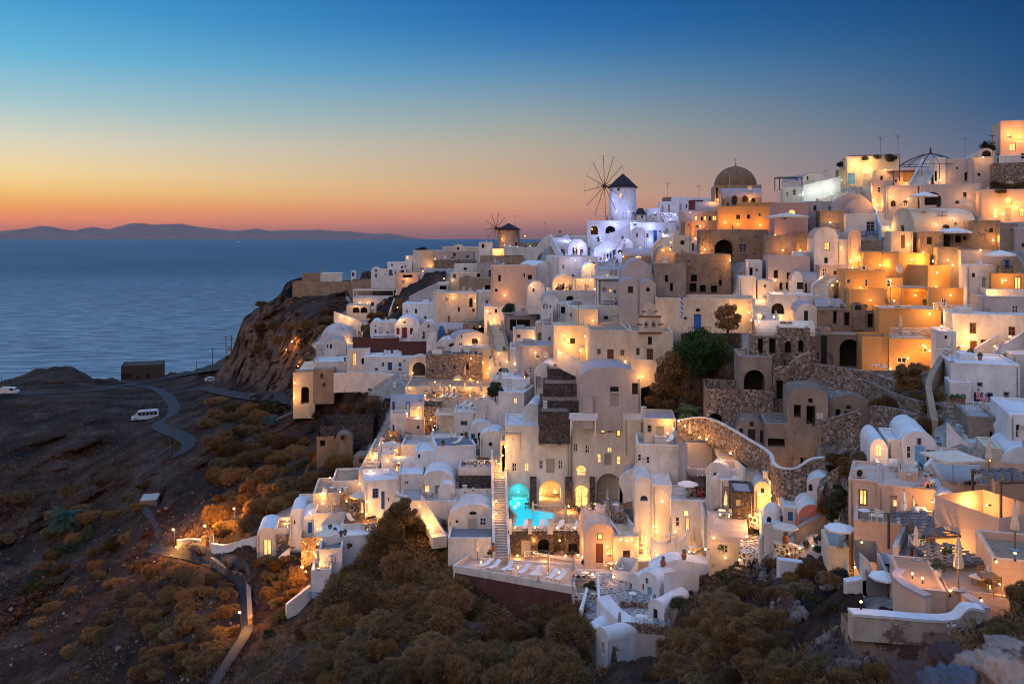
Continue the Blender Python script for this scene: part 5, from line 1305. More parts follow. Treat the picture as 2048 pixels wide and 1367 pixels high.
H(960, 1046, 512, 545, 'n', TAN, 'tan wall under the cinema terrace', 'k 1020 532 4 9', D=214, dep=6)
H(954, 1012, 526, 565, 'f', MAUVE, 'grey house with a curved roof and blue door', 'b 980 547 6 14;k 998 543 5 6', D=208, dep=7, rise=1)
H(908, 958, 528, 556, 'f', WARM, 'pale roofs beside the glowing lane', 'f 957 534 4 6', D=214, dep=6)
H(900, 960, 545, 566, 'f', CREAM, 'lamplit white house in the glowing lane', 'b 909 552 6 8', D=208, dep=5)
H(918, 986, 556, 592, 'f', TAN, 'tan house with two white shuttered windows', 'p 927 576 6 9;p 940 578 6 10;k 975 578 10 16', D=200, dep=7)
H(874, 896, 565, 585, 'f', WARM, 'little white stair house', 'k 886 575 14 8', D=205, dep=4)
H(872, 956, 585, 632, 'f', CREAM, 'yellow-lit wall with a tall arched window', 'k 942 605 7 19 A', D=188, dep=6, yaw=-12)
H(952, 1000, 582, 634, 'f', WARM, 'pale upright wall beside the arched window', '', D=186, dep=6)
H(994, 1074, 588, 612, 'f', WHITE, 'bluish flat-roofed house with small dark doors', 'b 1021 596 7 7;k 1036 602 3 9;k 1050 604 4 8', D=180, dep=7)
H(968, 1072, 612, 644, 'f', WARM, 'blue-roofed house behind the grey awning', 'k 992 622 4 7;k 1010 628 6 8', D=176, dep=7)
H(1008, 1074, 630, 668, 'f', MAUVE, 'shaded house under the grey awning', 'k 1040 650 40 22', D=170, dep=5)
H(1026, 1072, 658, 690, 'f', WARM, 'curved pinkish wall of the lamplit cafe', '', D=160, dep=5, rm=MAUVE)
T(1020, 1086, 695, 735, WARM, 'cafe terrace with white wicker chairs', D=150, dep=8, ph=.5)
H(1072, 1088, 645, 702, 'v', CREAM, 'white cafe front with an open arch', 'n 1080 680 9 30 A', D=152, dep=5)
H(1086, 1117, 650, 722, 'f', WARM, 'white house with a pointed niche window', 'f 1099 682 5 18', D=146, dep=7, rm=MAUVE)
H(1084, 1106, 618, 652, 'f', WARM, 'white balcony block with an iron railing', '', D=150, dep=5)
H(792, 836, 546, 574, 'f', PEACH, 'orange-lit house below the headland path', 'k 815 552 20 6', D=238, dep=5)
T(706, 790, 595, 618, WARM, 'white terrace with a pergola on the cliff side', D=232, dep=8, ph=.4, o='k 745 608 6 8 f')
T(693, 740, 610, 640, CREAM, 'lamplit alcove terrace under the cliff path', D=222, dep=5, ph=.2, o='k 712 620 14 12 A;k 728 620 14 12 A')
WL([(668, 632), (690, 640), (712, 648), (727, 656)], 1.2, .6, WARM, 'curved white parapet on the cliff side', None, D=215)
WL([(690, 668), (703, 660), (716, 674)], 1.2, .6, CREAM, 'lamplit curved wall behind the white rock dome', None, D=212)
H(632, 715, 650, 702, 'o', plaster('rocky white dome wash', (0.62, 0.58, 0.56), (0.42, 0.37, 0.35), stain=.9, bump=1.0, patch=.35, patchc=(.2, .15, .13)), 'white-washed rock dome with dark pits', '', D=206, dep=9, rise=4.4)
H(648, 692, 676, 704, 'v', WARM, 'little vaulted house in front of the rock dome', 'k 662 692 4 9;b 655 692 3 7', D=201, dep=5, rm=MAUVE)
H(805, 888, 606, 645, 'f', WHITE, 'broad white house with a blank trapezoid wall', '', D=196, dep=9, fd=3)
WL([(818, 608), (845, 594), (876, 580)], 1.6, .6, MAUVE, 'sloping stair wall above the blank white house', WARM, D=203)
H(872, 925, 600, 640, 'n', WHITE, 'pale stair side wall with a round lamp hole', 'k 881 605 5 6 A', D=192, dep=5, yaw=-16)
ST(793, 632, 806, 592, 3.0, 'lamplit steps seaward of the blank white house', CREAM, CREAM, D0=206, D1=222)
H(740, 762, 641, 676, 'v', WHITE, 'narrow white gable with a tiny red window', 'r 751 651 3 3;r 751 662 4 8', D=191, dep=7)
H(760, 792, 644, 676, 'f', WARM, 'pale link wall beside the narrow gable', 'k 787 661 2 3', D=191.5, dep=6)
H(789, 840, 634, 682, 'V', WHITE, 'white vaulted house with three dark red doors', 'r 796 662 6 13;r 809 665 10 21;r 823 662 6 13;r 809 644 4 5', D=188, dep=8, rise=2.2)
H(838, 876, 643, 680, 'v', WHITE, 'white vaulted house with two dark red doors', 'r 847 670 5 14;r 857 670 7 16;r 857 652 4 6', D=185, dep=8, rm=WHITE)
H(872, 932, 648, 676, 'x', RUB, 'stone-fronted vault with a blue arched door', 'D 883 661 9 20 A', D=180, dep=6, rm=MAUVE)
T(742, 800, 674, 694, WHITE, 'white forecourt of the red-doored houses', D=184, dep=6, ph=.3)
H(706, 798, 676, 698, 'n', plain('dark red brick wall', (.10, .035, .028), .9, .4), 'dark red brick wall along the white forecourt', D=182, dep=3, yaw=-12)
H(797, 853, 686, 706, 'n', plain('dark red brick wall', (.10, .035, .028), .9, .4), 'second dark red brick wall below the red doors', D=177, dep=3)
H(868, 918, 678, 712, 'v', WARM, 'white vault with a grey garage door', 'g 881 700 15 16', D=172, dep=7, rm=WHITE)
H(853, 872, 664, 706, 'n', WARM, 'curved white side wall between the vaults', '', D=175, dep=4)
H(910, 978, 664, 698, 'v', WARM, 'pale vaulted house with a lamp and a window pair', 'w 923 672 4 8;w 921 688 9 6;k 950 682 12 10', D=171, dep=6, yaw=-14, rise=1.4, rm=MAUVE)
H(902, 946, 696, 724, 'f', CREAM, 'porch with a flat white canopy', 'k 911 708 8 12;w 932 709 7 12', D=166, dep=4)
H(944, 1000, 694, 728, 'f', CREAM, 'cream lamplit house corner with a grey window', 'f 952 710 5 16;L 936 715 3 4', D=164, dep=6)
ST(1002, 706, 990, 650, 2.4, 'lamplit village stair between stone walls', CREAM, TAN, D0=160, D1=174)
H(926, 990, 648, 672, 'f', BROWNP, 'dark cafe terrace full of people', 'k 960 660 30 12', D=178, dep=6)
H(630, 706, 722, 742, 'f', WARM, 'low white house at the cliff edge', 'k 648 738 6 4', D=186, dep=8, yaw=-8)
H(626, 668, 738, 782, 'f', TAN, 'tan tower with a white cap', '', D=182, dep=6)
H(694, 740, 696, 742, 'f', WARM, 'white wall with a tall lit doorway', 'L 709 718 7 26;k 730 722 14 12', D=180, dep=6)
H(728, 800, 712, 742, 'f', WHITE, 'white house with a blue door and square hatch', 'b 780 732 9 16;b 753 738 6 5;b 784 703 5 7', D=176, dep=6)
H(768, 812, 700, 716, 'f', WHITE, 'bluish roof behind the blue-doored house', '', D=181, dep=6)
H(796, 832, 712, 742, 'f', WHITE, 'white wall with one blue window', 'b 800 729 6 9', D=174, dep=5)
H(818, 856, 712, 766, 'V', CREAM, 'great cream arch in front of stone walling', 'k 838 742 26 36 Ad', D=170, dep=4, rise=1.6)
H(852, 964, 708, 762, 'f', RUB, 'brown stone building with blue windows', 'b 865 742 5 7;b 888 735 6 12;k 935 734 5 12;b 909 735 5 8', D=161.5, dep=5)
H(864, 884, 700, 712, 'n', WHITE, 'white parapet cube on the stone building', '', D=162, dep=1.5, fd=.2)
WL([(668, 770), (720, 768), (770, 770), (812, 772)], 2.3, .6, WARM, 'long pale retaining wall under the blue-doored house', None, D=170, z=0)
H(586, 630, 744, 812, 'n', CREAM, 'glowing white arch tower at the cliff foot', 'k 610 790 16 36 Ad', D=190, dep=5)
H(600, 632, 724, 750, 'p', CREAM, 'lamplit ramp wall above the arch tower', '', D=192, dep=3)
H(978, 1036, 708, 742, 'v', WARM, 'white shop roof by the warm lanterns', 'g 990 728 4 8;g 1000 728 5 9', D=160, dep=6, rm=WHITE)
H(1014, 1050, 700, 720, 'v', WHITE, 'ribbed white vault beside the shop roof', '', D=163, dep=5, rm=WHITE)
H(848, 880, 752, 782, 'v', CREAM, 'low glowing arch at the terrace restaurant', 'L 866 770 16 12 A', D=163, dep=4)
H(905, 926, 752, 772, 'v', CREAM, 'tiny glowing arch niche', 'L 915 761 14 10 A', D=160, dep=3)
T(810, 1000, 772, 800, CREAM, 'glowing restaurant terrace crowded with folded parasols', D=152, dep=12, ph=.3, fl=TAN)
T(845, 985, 800, 822, CREAM, 'brown deck below the restaurant with a row of loungers', D=146, dep=7, ph=.3, fl=TAN)
H(985, 1022, 757, 792, 'f', WARM, 'white parapet house beside the restaurant', 'L 996 772 8 14', D=148, dep=5)
H(997, 1046, 756, 786, 'f', WHITE, 'blue-white flat roof above the lit window block', '', D=140, dep=6)

WL([(1598, 742), (1660, 750), (1740, 764), (1800, 786)], 1.1, .6, RUB, 'upper rubble terrace wall of the ruined garden', None)
WL([(1660, 772), (1730, 778), (1790, 806), (1840, 822)], 1.0, .6, RUB, 'middle rubble terrace wall of the ruined garden', None)
WL([(1745, 830), (1790, 836), (1830, 850)], 1.0, .6, RUB, 'low rubble terrace wall above the glowing window', None)
WL([(1690, 885), (1730, 878), (1770, 872)], 1.4, .6, RUB, 'dark rubble wall behind the glowing window', None)
WL([(1640, 1000), (1650, 975), (1680, 955)], 1.0, .5, RUB, 'rough stone bank behind the round-topped house', None)
# ---------------- left cluster down the slope
H(781, 848, 796, 888, 'x', CREAM, 'blue-trimmed house with a rounded roof', 'D 816 818 8 30;b 787 812 5 20', D=143, dep=6, rise=1.8, rm=MAUVE)
T(808, 848, 838, 890, PEACH, 'peach balcony block with a round vent', D=139, dep=5, ph=.4, o='k 837 854 7 7 A')
T(781, 812, 826, 890, WARM, 'white balcony front with blue panels', D=140, dep=3, ph=.5, o='b 787 858 4 18;f 796 870 3 12')
H(848, 880, 812, 862, 'n', RUB, 'reddish stone wall behind the breakfast terrace', D=141, dep=4)
T(862, 912, 868, 896, WHITE, 'small turquoise pool terrace', D=131, dep=6, ph=.3)
H(878, 912, 820, 868, 'n', CREAM, 'pale slatted screen wall behind the small pool', '', D=134, dep=2)
H(908, 952, 822, 880, 'f', WARM, 'mauve-white house with a trellis hatch', 'f 928 846 14 10;f 924 870 8 9', D=132, dep=6)
WL([(950, 842), (976, 830), (1000, 840), (1022, 858)], [3.2, 2.4, 1.0], .6, WARM, 'great white stair wall sweeping down', None, D=131)
H(938, 990, 842, 906, 'V', WARM, 'rounded white house with two dark doors', 'b 946 875 8 17;k 958 882 5 34', D=128, dep=5, rise=1.8)
H(960, 1008, 862, 908, 'v', WARM, 'small house with a wavy blue-white roof', 'k 981 888 7 8 f', D=124.5, dep=5, rise=.9, rm=WHITE)
T(872, 952, 890, 930, WHITE, 'curved white sun deck with striped loungers', D=124, dep=6, ph=.25, yaw=-10, fl=FLOORG)
T(802, 872, 888, 932, WARM, 'white roof terrace with dark cushions', D=129, dep=6, ph=.3)
H(830, 872, 900, 948, 'f', WHITE, 'pale house with a curved edge and white door', 'p 851 915 10 24;f 838 912 5 9', D=125, dep=5)
H(785, 832, 930, 965, 'f', PEACH, 'lamplit porch under the slatted pergola', 'L 797 936 12 14', D=127, dep=4)
H(786, 806, 893, 915, 'V', CREAM, 'glowing quarter dome beside the parasol', '', D=130, dep=3)
H(770, 800, 872, 892, 'n', RUB, 'reddish terrace wall under the open parasol', '', D=133, dep=4)
T(756, 812, 890, 925, WARM, 'upper dining terrace with an open parasol', D=132, dep=5, ph=.3, fl=TERRA)
ST(736, 952, 766, 888, 2.0, 'brightly lamplit stair down the cliff side', CREAM, CREAM, D0=128, D1=140)
H(762, 792, 908, 950, 'f', WARM, 'small white stair house with a red seat', '', D=127.5, dep=4)
H(730, 800, 958, 1030, 'f', WHITE, 'white cube house with blue shutter and blue door', 'b 751 986 12 20;D 766 1000 7 36;w 777 998 3 8', D=121, dep=6, yaw=-14, fd=3)
H(796, 846, 946, 1002, 'f', WARM, 'plain house with a rounded blue-white roof edge', '', D=121, dep=7, rm=WHITE)
H(842, 908, 940, 1004, 'V', WARM, 'rounded house with one glowing window and a grey door', 'l 854 977 11 16;g 875 986 11 32', D=119, dep=8, rise=1.8, rm=WHITE)
H(877, 908, 968, 1018, 'v', WHITE, 'small white annex with a low gable', '', D=116.5, dep=5, rm=WHITE)
T(796, 912, 1000, 1030, WARM, 'paved terrace with teak chairs', D=115.5, dep=7, ph=.15, fl=FLOORT)
T(917, 996, 934, 956, WARM, 'upper lounge deck with a white lattice rail', D=120, dep=6, ph=.6)
H(917, 996, 950, 978, 'n', RUBD, 'dark stone band under the lounge deck', D=119.8, dep=5)
H(907, 996, 976, 1004, 'n', WARM, 'white wall pierced with scattered holes', ';'.join(f'k {a} {b_} 3 3' for a, b_ in ((930, 984), (946, 980), (960, 986), (975, 982), (938, 992), (966, 994))), D=117.5, dep=3)
T(895, 998, 1002, 1030, WARM, 'roof walk above the fan-windowed house', D=115, dep=6, ph=.1)
H(896, 998, 1008, 1074, 'V', WARM, 'low arched house with a fan window and wide door', 'g 945 1052 18 32;w 946 1026 16 9 A;w 914 1042 9 9;w 966 1042 14 17', D=112.5, dep=6, rise=2.0)
T(896, 990, 1074, 1112, WARM, 'blue-floored courtyard with white loungers', D=108, dep=6, ph=.45, fl=FLOORG)
WL([(842, 1010), (856, 1030), (872, 1056), (888, 1082), (900, 1092)], 1.2, .5, WARM, 'sinuous white wall down to the courtyard', WHITE, D=112)
ST(880, 1078, 852, 1034, 1.8, 'lamplit steps inside the sinuous wall', CREAM, None, D0=110, D1=116)
ST(1003, 1118, 997, 912, 1.5, 'very long stone stair beside the pool hotel', FLOORT, WARM, D0=106, D1=122, nose=WARM)
H(1000, 1012, 880, 935, 'f', CREAM, 'lamplit stair corner beside the hotel', '', D=119, dep=3)
T(1004, 1042, 888, 912, CREAM, 'hotel balcony glowing under a slatted canopy', D=119, dep=5, ph=.1)
# lower-left cluster
T(626, 690, 985, 1030, CREAM, 'dining terrace with glowing table lamps', D=124, dep=8, ph=.35, fl=TAN)
T(664, 726, 960, 1000, WARM, 'small terrace under a wide cream parasol', D=128, dep=7, ph=.3, fl=TAN)
H(692, 770, 1000, 1040, 'n', RUB, 'brown stone wall behind the deck chairs', D=121, dep=4, yaw=-22)
H(594, 626, 1002, 1032, 'f', CREAM, 'small cream box house with a brown window', 'k 610 1010 10 8 f', D=129, dep=4)
H(580, 612, 1016, 1066, 'V', WHITE, 'small white house with a rounded blue-white roof', 'w 589 1044 5 9', D=124, dep=6, rise=.9, rm=WHITE)
T(628, 694, 1024, 1050, WARM, 'middle terrace with a white lattice rail', D=120, dep=5, ph=.3, fl=TAN)
H(606, 660, 1028, 1080, 'V', WHITE, 'white house with a narrow blue window', 'B 620 1055 8 22', D=121, dep=6, rise=.8, rm=WHITE, yaw=-10)
T(682, 752, 1046, 1072, WARM, 'wooden sun deck with a striped lounger', D=118, dep=7, ph=.2, fl=TEAK)
H(648, 746, 1070, 1134, 'f', WHITE, 'broad white house with a sloping blue-white roof', '', D=115, dep=8, yaw=-16, fd=4)
T(638, 684, 1096, 1128, WHITE, 'balcony with bright blue panels', D=111.5, dep=4, ph=.5, fl=FLOORG, o='')
T(548, 602, 1054, 1072, WARM, 'lamplit seaward terrace with white chairs', D=125, dep=5, ph=.5, fl=TAN)
H(552, 602, 1068, 1102, 'n', RUB, 'brown stone base of the seaward terrace', D=124.6, dep=5)
H(602, 630, 1074, 1122, 'n', RUB, 'stone buttress below the narrow blue window', D=117.5, dep=4)
ST(660, 1130, 638, 1098, 1.6, 'lamplit steps down to the lowest balcony', CREAM, None, D0=112, D1=118)
T(622, 662, 1138, 1170, WHITE, 'lowest balcony with blue panels and a folded parasol', D=109, dep=4, ph=.6, fl=FLOORG)
H(514, 556, 1054, 1114, 'V', WARM, 'lone white hut with a glowing doorway', 'L 535 1094 16 32', D=125, dep=6, rise=.9, rm=WHITE)
WL([(425, 1112), (450, 1116), (480, 1108), (514, 1098)], 1.9, .5, WHITE, 'white scalloped fence wall leading to the lone hut', WHITE)
WL([(356, 1100), (380, 1098), (403, 1100)], 1.6, .4, CREAM, 'lamplit white wall with a rippled top', WHITE)
H(402, 412, 1074, 1104, 'n', TAN, 'stone gatepost beside the lamplit wall', D=138, dep=.8, cat='pier', name='gatepost')
H(419, 426, 1072, 1104, 'n', WARM, 'white gatepost at the fence wall', D=136, dep=.8, cat='pier', name='gatepost')
WL([(424, 1128), (446, 1144), (470, 1156), (494, 1166), (498, 1210), (500, 1250)], 1.0, .5, RUB, 'low stone wall along the cobbled footpath', TAN, D=None, below=1)
WL([(548, 1140), (562, 1122), (580, 1108)], .9, .4, WHITE, 'short white wall on the thorny slope', None)
WL([(572, 1222), (600, 1200), (620, 1184)], .9, .5, WARM, 'slanting white wall under the lowest balcony', None)
H(640, 745, 850, 880, 'n', RUBD, 'dark ruined stone platform', D=150, dep=9)
H(633, 668, 872, 905, 'n', BROWNP, 'ruined hut with a barred window', 'k 645 886 10 12', D=147, dep=5)
H(668, 705, 868, 905, 'v', BROWNP, 'ruined vault with a square hole', 'k 685 875 8 9', D=146, dep=5)
H(706, 740, 912, 930, 'v', BROWNP, 'low ruined vault with a dark hole', 'k 722 921 8 9', D=138, dep=4)
# old building on the coast
H(242, 326, 730, 758, 'f', SILHW, 'dark flat-roofed building above the sea', 'k 254 752 20 12 f;k 275 754 4 6;k 296 751 4 8', D=352, dep=12, yaw=-18)
WL([(540, 852), (565, 840), (600, 826)], 1.0, .4, GREYP, 'pale low wall beside the cliff road', None, D=196)
T(278, 314, 1000, 1010, BROWNP, 'small grey platform with stacked crates', D=170, dep=5, ph=.05)
# bell gable of the church
def bell_gable(u, v, D, w, n):
    c = pt(u, v, D); s = F / D
    root = empty('bell_gable', c, 0, n, 'bell gable')
    REG.append((u, v - 25, 25, n, u - 21, u + 21, v - 52, v))
    W = w / s; h1 = 33 / s; h2 = 19 / s
    m = MB(); mm = MB()
    holes(mm, W, 0, h1, [(W * .33, h1 * .28, W * .2, h1 * .5, True, .5), (W * .67, h1 * .28, W * .2, h1 * .5, True, .5)], (-W / 2, 0, 0), (1, 0, 0), (0, -1, 0)); m.add(mm.v, mm.f)
    mm = MB(); holes(mm, W, 0, h1, [(W * .33, h1 * .28, W * .2, h1 * .5, True, 0), (W * .67, h1 * .28, W * .2, h1 * .5, True, 0)], (-W / 2, .5, 0), (1, 0, 0), (0, 1, 0)); m.add(mm.v, mm.f)
    m.box(-W / 2 - .05, 0, 0, -W / 2, .5, h1); m.box(W / 2, 0, 0, W / 2 + .05, .5, h1)
    W2 = W * .56
    mm = MB(); holes(mm, W2, h1, h1 + h2, [(W2 / 2, h1 + h2 * .1, W2 * .4, h2 * .75, True, .5)], (-W2 / 2, 0, 0), (1, 0, 0), (0, -1, 0)); m.add(mm.v, mm.f)
    m.box(-W2 / 2 - .05, 0, h1, -W2 / 2, .5, h1 + h2); m.box(W2 / 2, 0, h1, W2 / 2 + .05, .5, h1 + h2)
    A = arcpts(W2, h1 + h2, W2 * .35, 8, -W2 / 2)
    m.poly([(x, 0, z) for x, z in A][::-1]); m.poly([(x, .5, z) for x, z in A])
    for k in range(len(A) - 1): m.quad((A[k][0], 0, A[k][1]), (A[k][0], .5, A[k][1]), (A[k + 1][0], .5, A[k + 1][1]), (A[k + 1][0], 0, A[k + 1][1]))
    m.build('gable_wall', CREAM, root)
    q = MB()
    for z, ww in ((0.02, W), (h1 * .5, W * .25), (h1 - .04, W), (h1 + h2 * .5, W2 * .3)):
        if ww < W * .5:
            for s_ in (-1, 1): q.box(s_ * (W / 2 if z < h1 else W2 / 2) - ww / 2, -.1, z, s_ * (W / 2 if z < h1 else W2 / 2) + ww / 2, .6, z + .14)
        else: q.box(-ww / 2 - .12, -.12, z, ww / 2 + .12, .62, z + .14)
    q.build('moulding', WOODR, root)
    for x in (-W * .17, W * .17):
        b = MB(); b.lathe([(.02, .42), (.1, .4), (.16, .2), (.26, 0), (.2, .01)], 12, (x, .25, h1 * .45)); b.build('bell', METALD, root, smooth=True)
bell_gable(1300, 666, 125.2, 42, 'triple-arched white bell gable with dark red mouldings')
# ---------------- pool
def pool():
    D0 = 111
    z = -(1040 - HV) / F * 109.5
    P = [(1016, 998), (1060, 998), (1062, 1018), (1112, 1026), (1107, 1055), (1024, 1054), (1030, 1032), (1017, 1016)]
    # keep the pool inside the deck: read its outline on the water plane
    zt = DECKZ + .06
    pts = []
    for u, v in P:
        r = rdir(u, v); k = zt / r.z; pts.append(r * k)
    c = sum(pts, Vector()) / len(pts)
    # extend into the cave arch
    root = empty('swimming_pool', (c.x, c.y, zt), 0, 'turquoise lit swimming pool running into a cave arch', 'swimming pool')
    REG.append((1065, 1025, 40, 'turquoise swimming pool', 1016, 1110, 990, 1052))
    L = [p - c for p in pts]
    PM = plain('turquoise pool tiles', (0.10, 0.62, 0.72), .4, .06)
    m = MB(); n = len(L)
    m.poly([(p.x, p.y, .03) for p in L])
    wat, nt, b = new_mat('self-glowing pool water')
    b.inputs['Base Color'].default_value = (0.03, 0.55, 0.70, 1)
    b.inputs['Roughness'].default_value = .06
    g = nd(nt, 'ShaderNodeNewGeometry').outputs['Position']
    nn = nd(nt, 'ShaderNodeTexNoise', {'Vector': g, 'Scale': 1.5, 'Detail': 3.0})
    bp = nd(nt, 'ShaderNodeBump', {'Height': nn.outputs[0], 'Strength': .25, 'Distance': .1}); nt.links.new(bp.outputs[0], b.inputs['Normal'])
    # the water itself emits light, in place of lamps under the surface
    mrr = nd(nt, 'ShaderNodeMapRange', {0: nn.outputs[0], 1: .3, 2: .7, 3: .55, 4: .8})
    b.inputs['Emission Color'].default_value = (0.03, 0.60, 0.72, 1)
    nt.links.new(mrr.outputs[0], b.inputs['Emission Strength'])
    m.build('water', wat, root, solid=True)
    rim = MB()
    for i in range(n):
        a, b_ = L[i], L[(i + 1) % n]
        d = (b_ - a).normalized(); s = Vector((d.y, -d.x, 0)) * .3
        rim.add([(*(a - d * .1)[:2], -.2), (*(b_ + d * .1)[:2], -.2), (*(b_ + d * .1 + s)[:2], -.2), (*(a - d * .1 + s)[:2], -.2), (*(a - d * .1)[:2], .10), (*(b_ + d * .1)[:2], .10), (*(b_ + d * .1 + s)[:2], .10), (*(a - d * .1 + s)[:2], .10)],
                [(0, 3, 2, 1), (4, 5, 6, 7), (0, 1, 5, 4), (1, 2, 6, 5), (2, 3, 7, 6), (3, 0, 4, 7)])
    rim.build('pool_rim', WARM, root)
    # water continues inside the cave
    return root, z
DECKZ = -(1062 - HV) / F * 108.5
# ================================================================ things that stand on the place
def carve():
    A = TV; z = A[:, 2].copy()
    for bx, by, c, sn, hw, dp, zf, zt, ua, ub, zb in FOOT:
        dx = A[:, 0] - bx; dy = A[:, 1] - by
        lx = dx * c - dy * sn; ly = dx * sn + dy * c
        i = (np.abs(lx) < hw + .35) & (ly > .15) & (ly < dp + .1)
        z[i] = np.minimum(z[i], zf)
        # open ground kept clear in front of the wall's foot
        k = A[:, 0] / np.maximum(A[:, 1], 1) * F + 1024; yy = A[:, 1]
        j = (k > ua - 2) & (k < ub + 2) & (yy > by - 12) & (yy <= by + .6) & (ly < .2)
        z[j] = np.minimum(z[j], zb * yy[j] / by - .12)
    g = z.reshape(nr, nc); ch = (g < A[:, 2].reshape(nr, nc) - .01)
    e = g.copy()
    for _ in range(2):
        e[:, 1:-1] = np.minimum(np.minimum(e[:, :-2], e[:, 2:]) * .5 + e[:, 1:-1] * .5, e[:, 1:-1])
    near_ = ch.copy()
    for s_ in (1, 2): near_[:, s_:] |= ch[:, :-s_]; near_[:, :-s_] |= ch[:, s_:]
    g = np.where(near_, e, g); z = g.ravel()
    A[:, 2] = z
    terrain.data.vertices.foreach_set('co', A.astype(np.float32).ravel()); terrain.data.update()
carve()
TBVH = BVHTree.FromPolygons(TV.tolist(), TF.tolist())
_v, _f = [], []
def _acc(vs, fs):
    n = len(_v); _v.extend(vs); _f.extend(tuple(i + n for i in q) for q in fs)
_acc([tuple(p) for p in TV.tolist()], [tuple(q) for q in TF.tolist()])
for vs, fs in SOLID: _acc(vs, fs)
BV = BVHTree.FromPolygons(_v, _f)
def cast(u, v):
    h = BV.ray_cast(Vector((0, 0, 0)), rdir(u, v).normalized())
    if h[0] is None: p = G(u, v); return p, Vector((0, 0, 1))
    n = h[1]
    if n.dot(h[0]) > 0: n = -n
    return h[0], n
def stand(u, v, tol=14):
    """the level place a foot rests on nearest under the picture point"""
    for dv in [0] + [s * k for k in range(2, tol + 1, 2) for s in (1, -1)]:
        p, n = cast(u, v + dv)
        if n.z > .6: return p
    # no level surface near: stand on the ground just in front of the wall that was met
    p, n = cast(u, v)
    q = p + n * .5
    h = BV.ray_cast(q + Vector((0, 0, .3)), Vector((0, 0, -1)))
    return h[0] if h[0] is not None else p
LOG = []
def note(o, cat, desc, u, v, group): LOG.append((o, cat, desc, u, v, group)); return o
PROTO = {}
def place(kind, u, v, rz=0.0, s=1.0, desc=None, p=None):
    mk, cat, dsc, grp = PROTO[kind][:4]
    if len(PROTO[kind]) < 5: r = mk(); PROTO[kind] = (mk, cat, dsc, grp, r)
    else: r = copy_tree(PROTO[kind][4])
    r.location = p if p is not None else stand(u, v)
    r.rotation_euler = (0, 0, R(rz)); r.scale = (s, s, s)
    return note(r, cat, desc or dsc, u, v, grp)
def E(name): return empty(name, (0, 0, 0))
def mk_open(cm, fr=METALG, R_=1.5, h=2.4, sq=False):
    def f():
        r = E('parasol'); m = MB()
        m.bar((0, 0, 0), (0, 0, h + .1), .035, n=8); m.build('pole', CANVW if fr is None else fr, r)
        m = MB(); m.lathe([(0.001, 0), (.32, 0), (.32, .06), (.05, .12)], 12); m.build('base', METALG, r)
        n = 4 if sq else 8; m = MB(); rr = R_ * (1.25 if sq else 1)
        P_ = [(rr * math.cos(2 * math.pi * (k + .5) / n), rr * math.sin(2 * math.pi * (k + .5) / n)) for k in range(n)]
        for k in range(n):
            a, b_ = P_[k], P_[(k + 1) % n]; mid = ((a[0] + b_[0]) / 2 * .97, (a[1] + b_[1]) / 2 * .97)
            m.poly([(a[0], a[1], h - .45), (mid[0], mid[1], h - .48), (0, 0, h)]); m.poly([(mid[0], mid[1], h - .48), (b_[0], b_[1], h - .45), (0, 0, h)])
            m.quad((a[0], a[1], h - .45), (a[0], a[1], h - .62), (mid[0], mid[1], h - .65), (mid[0], mid[1], h - .48))
            m.quad((mid[0], mid[1], h - .48), (mid[0], mid[1], h - .65), (b_[0], b_[1], h - .62), (b_[0], b_[1], h - .45))
        c = m.build('canopy', cm, r)
        m = MB()
        for a in P_: m.bar((0, 0, h - .03), (a[0] * .98, a[1] * .98, h - .47), .012, n=3)
        m.build('rib', fr, c)
        return r
    return f
def mk_fold(cm, h=2.5, w=.20):
    def f():
        r = E('folded_parasol'); m = MB(); m.bar((0, 0, 0), (0, 0, h + .12), .035, n=8); m.build('pole', TEAK, r)
        m = MB(); m.lathe([(0.001, 0), (.30, 0), (.30, .06), (.05, .12)], 12); m.build('base', METALG, r)
        m = MB(); n = 16
        prof = [(.13, h * .42), (w * 1.15, h * .44), (w * 1.05, h * .54), (w * .72, h * .66), (w * .8, h * .76), (w * .5, h * .9), (.04, h)]
        vs = []
        for rr, z in prof:
            for i in range(n): a = 2 * math.pi * i / n; q = rr * (1 if i % 2 else .68); vs.append((q * math.cos(a), q * math.sin(a), z))
        m.add(vs, [(k * n + i, k * n + (i + 1) % n, (k + 1) * n + (i + 1) % n, (k + 1) * n + i) for k in range(len(prof) - 1) for i in range(n)])
        m.build('folded_canopy', cm, r)
        m = MB(); m.lathe([(w * .76, h * .65), (w * .8, h * .67), (w * .76, h * .69)], 12); m.build('strap', CANVAS, r)
        return r
    return f
def mk_lounger(cm, fr):
    def f():
        r = E('sun_lounger'); m = MB()
        for s in (-.3, .3): m.bar((s, 0, .3), (s, 1.95, .3), .03, n=4)
        for y in (.05, 1.15): m.bar((-.3, y, .3), (.3, y, .3), .025, n=4)
        m.build('frame', fr, r)
        for s in (-.28, .28):
            for y in (.2, 1.7): q = MB(); q.bar((s, y, 0), (s, y, .3), .028, n=5); q.build('leg', fr, r)
        m = MB(); m.box(-.31, 0, .33, .31, 1.2, .41); m.build('seat', cm, r)
        m = MB(); m.add([(-.31, 1.2, .33), (.31, 1.2, .33), (.31, 1.98, .80), (-.31, 1.98, .80), (-.31, 1.17, .41), (.31, 1.17, .41), (.31, 1.94, .88), (-.31, 1.94, .88)],
                        [(0, 3, 2, 1), (4, 5, 6, 7), (0, 1, 5, 4), (1, 2, 6, 5), (2, 3, 7, 6), (3, 0, 4, 7)]); m.build('backrest', cm, r)
        return r
    return f
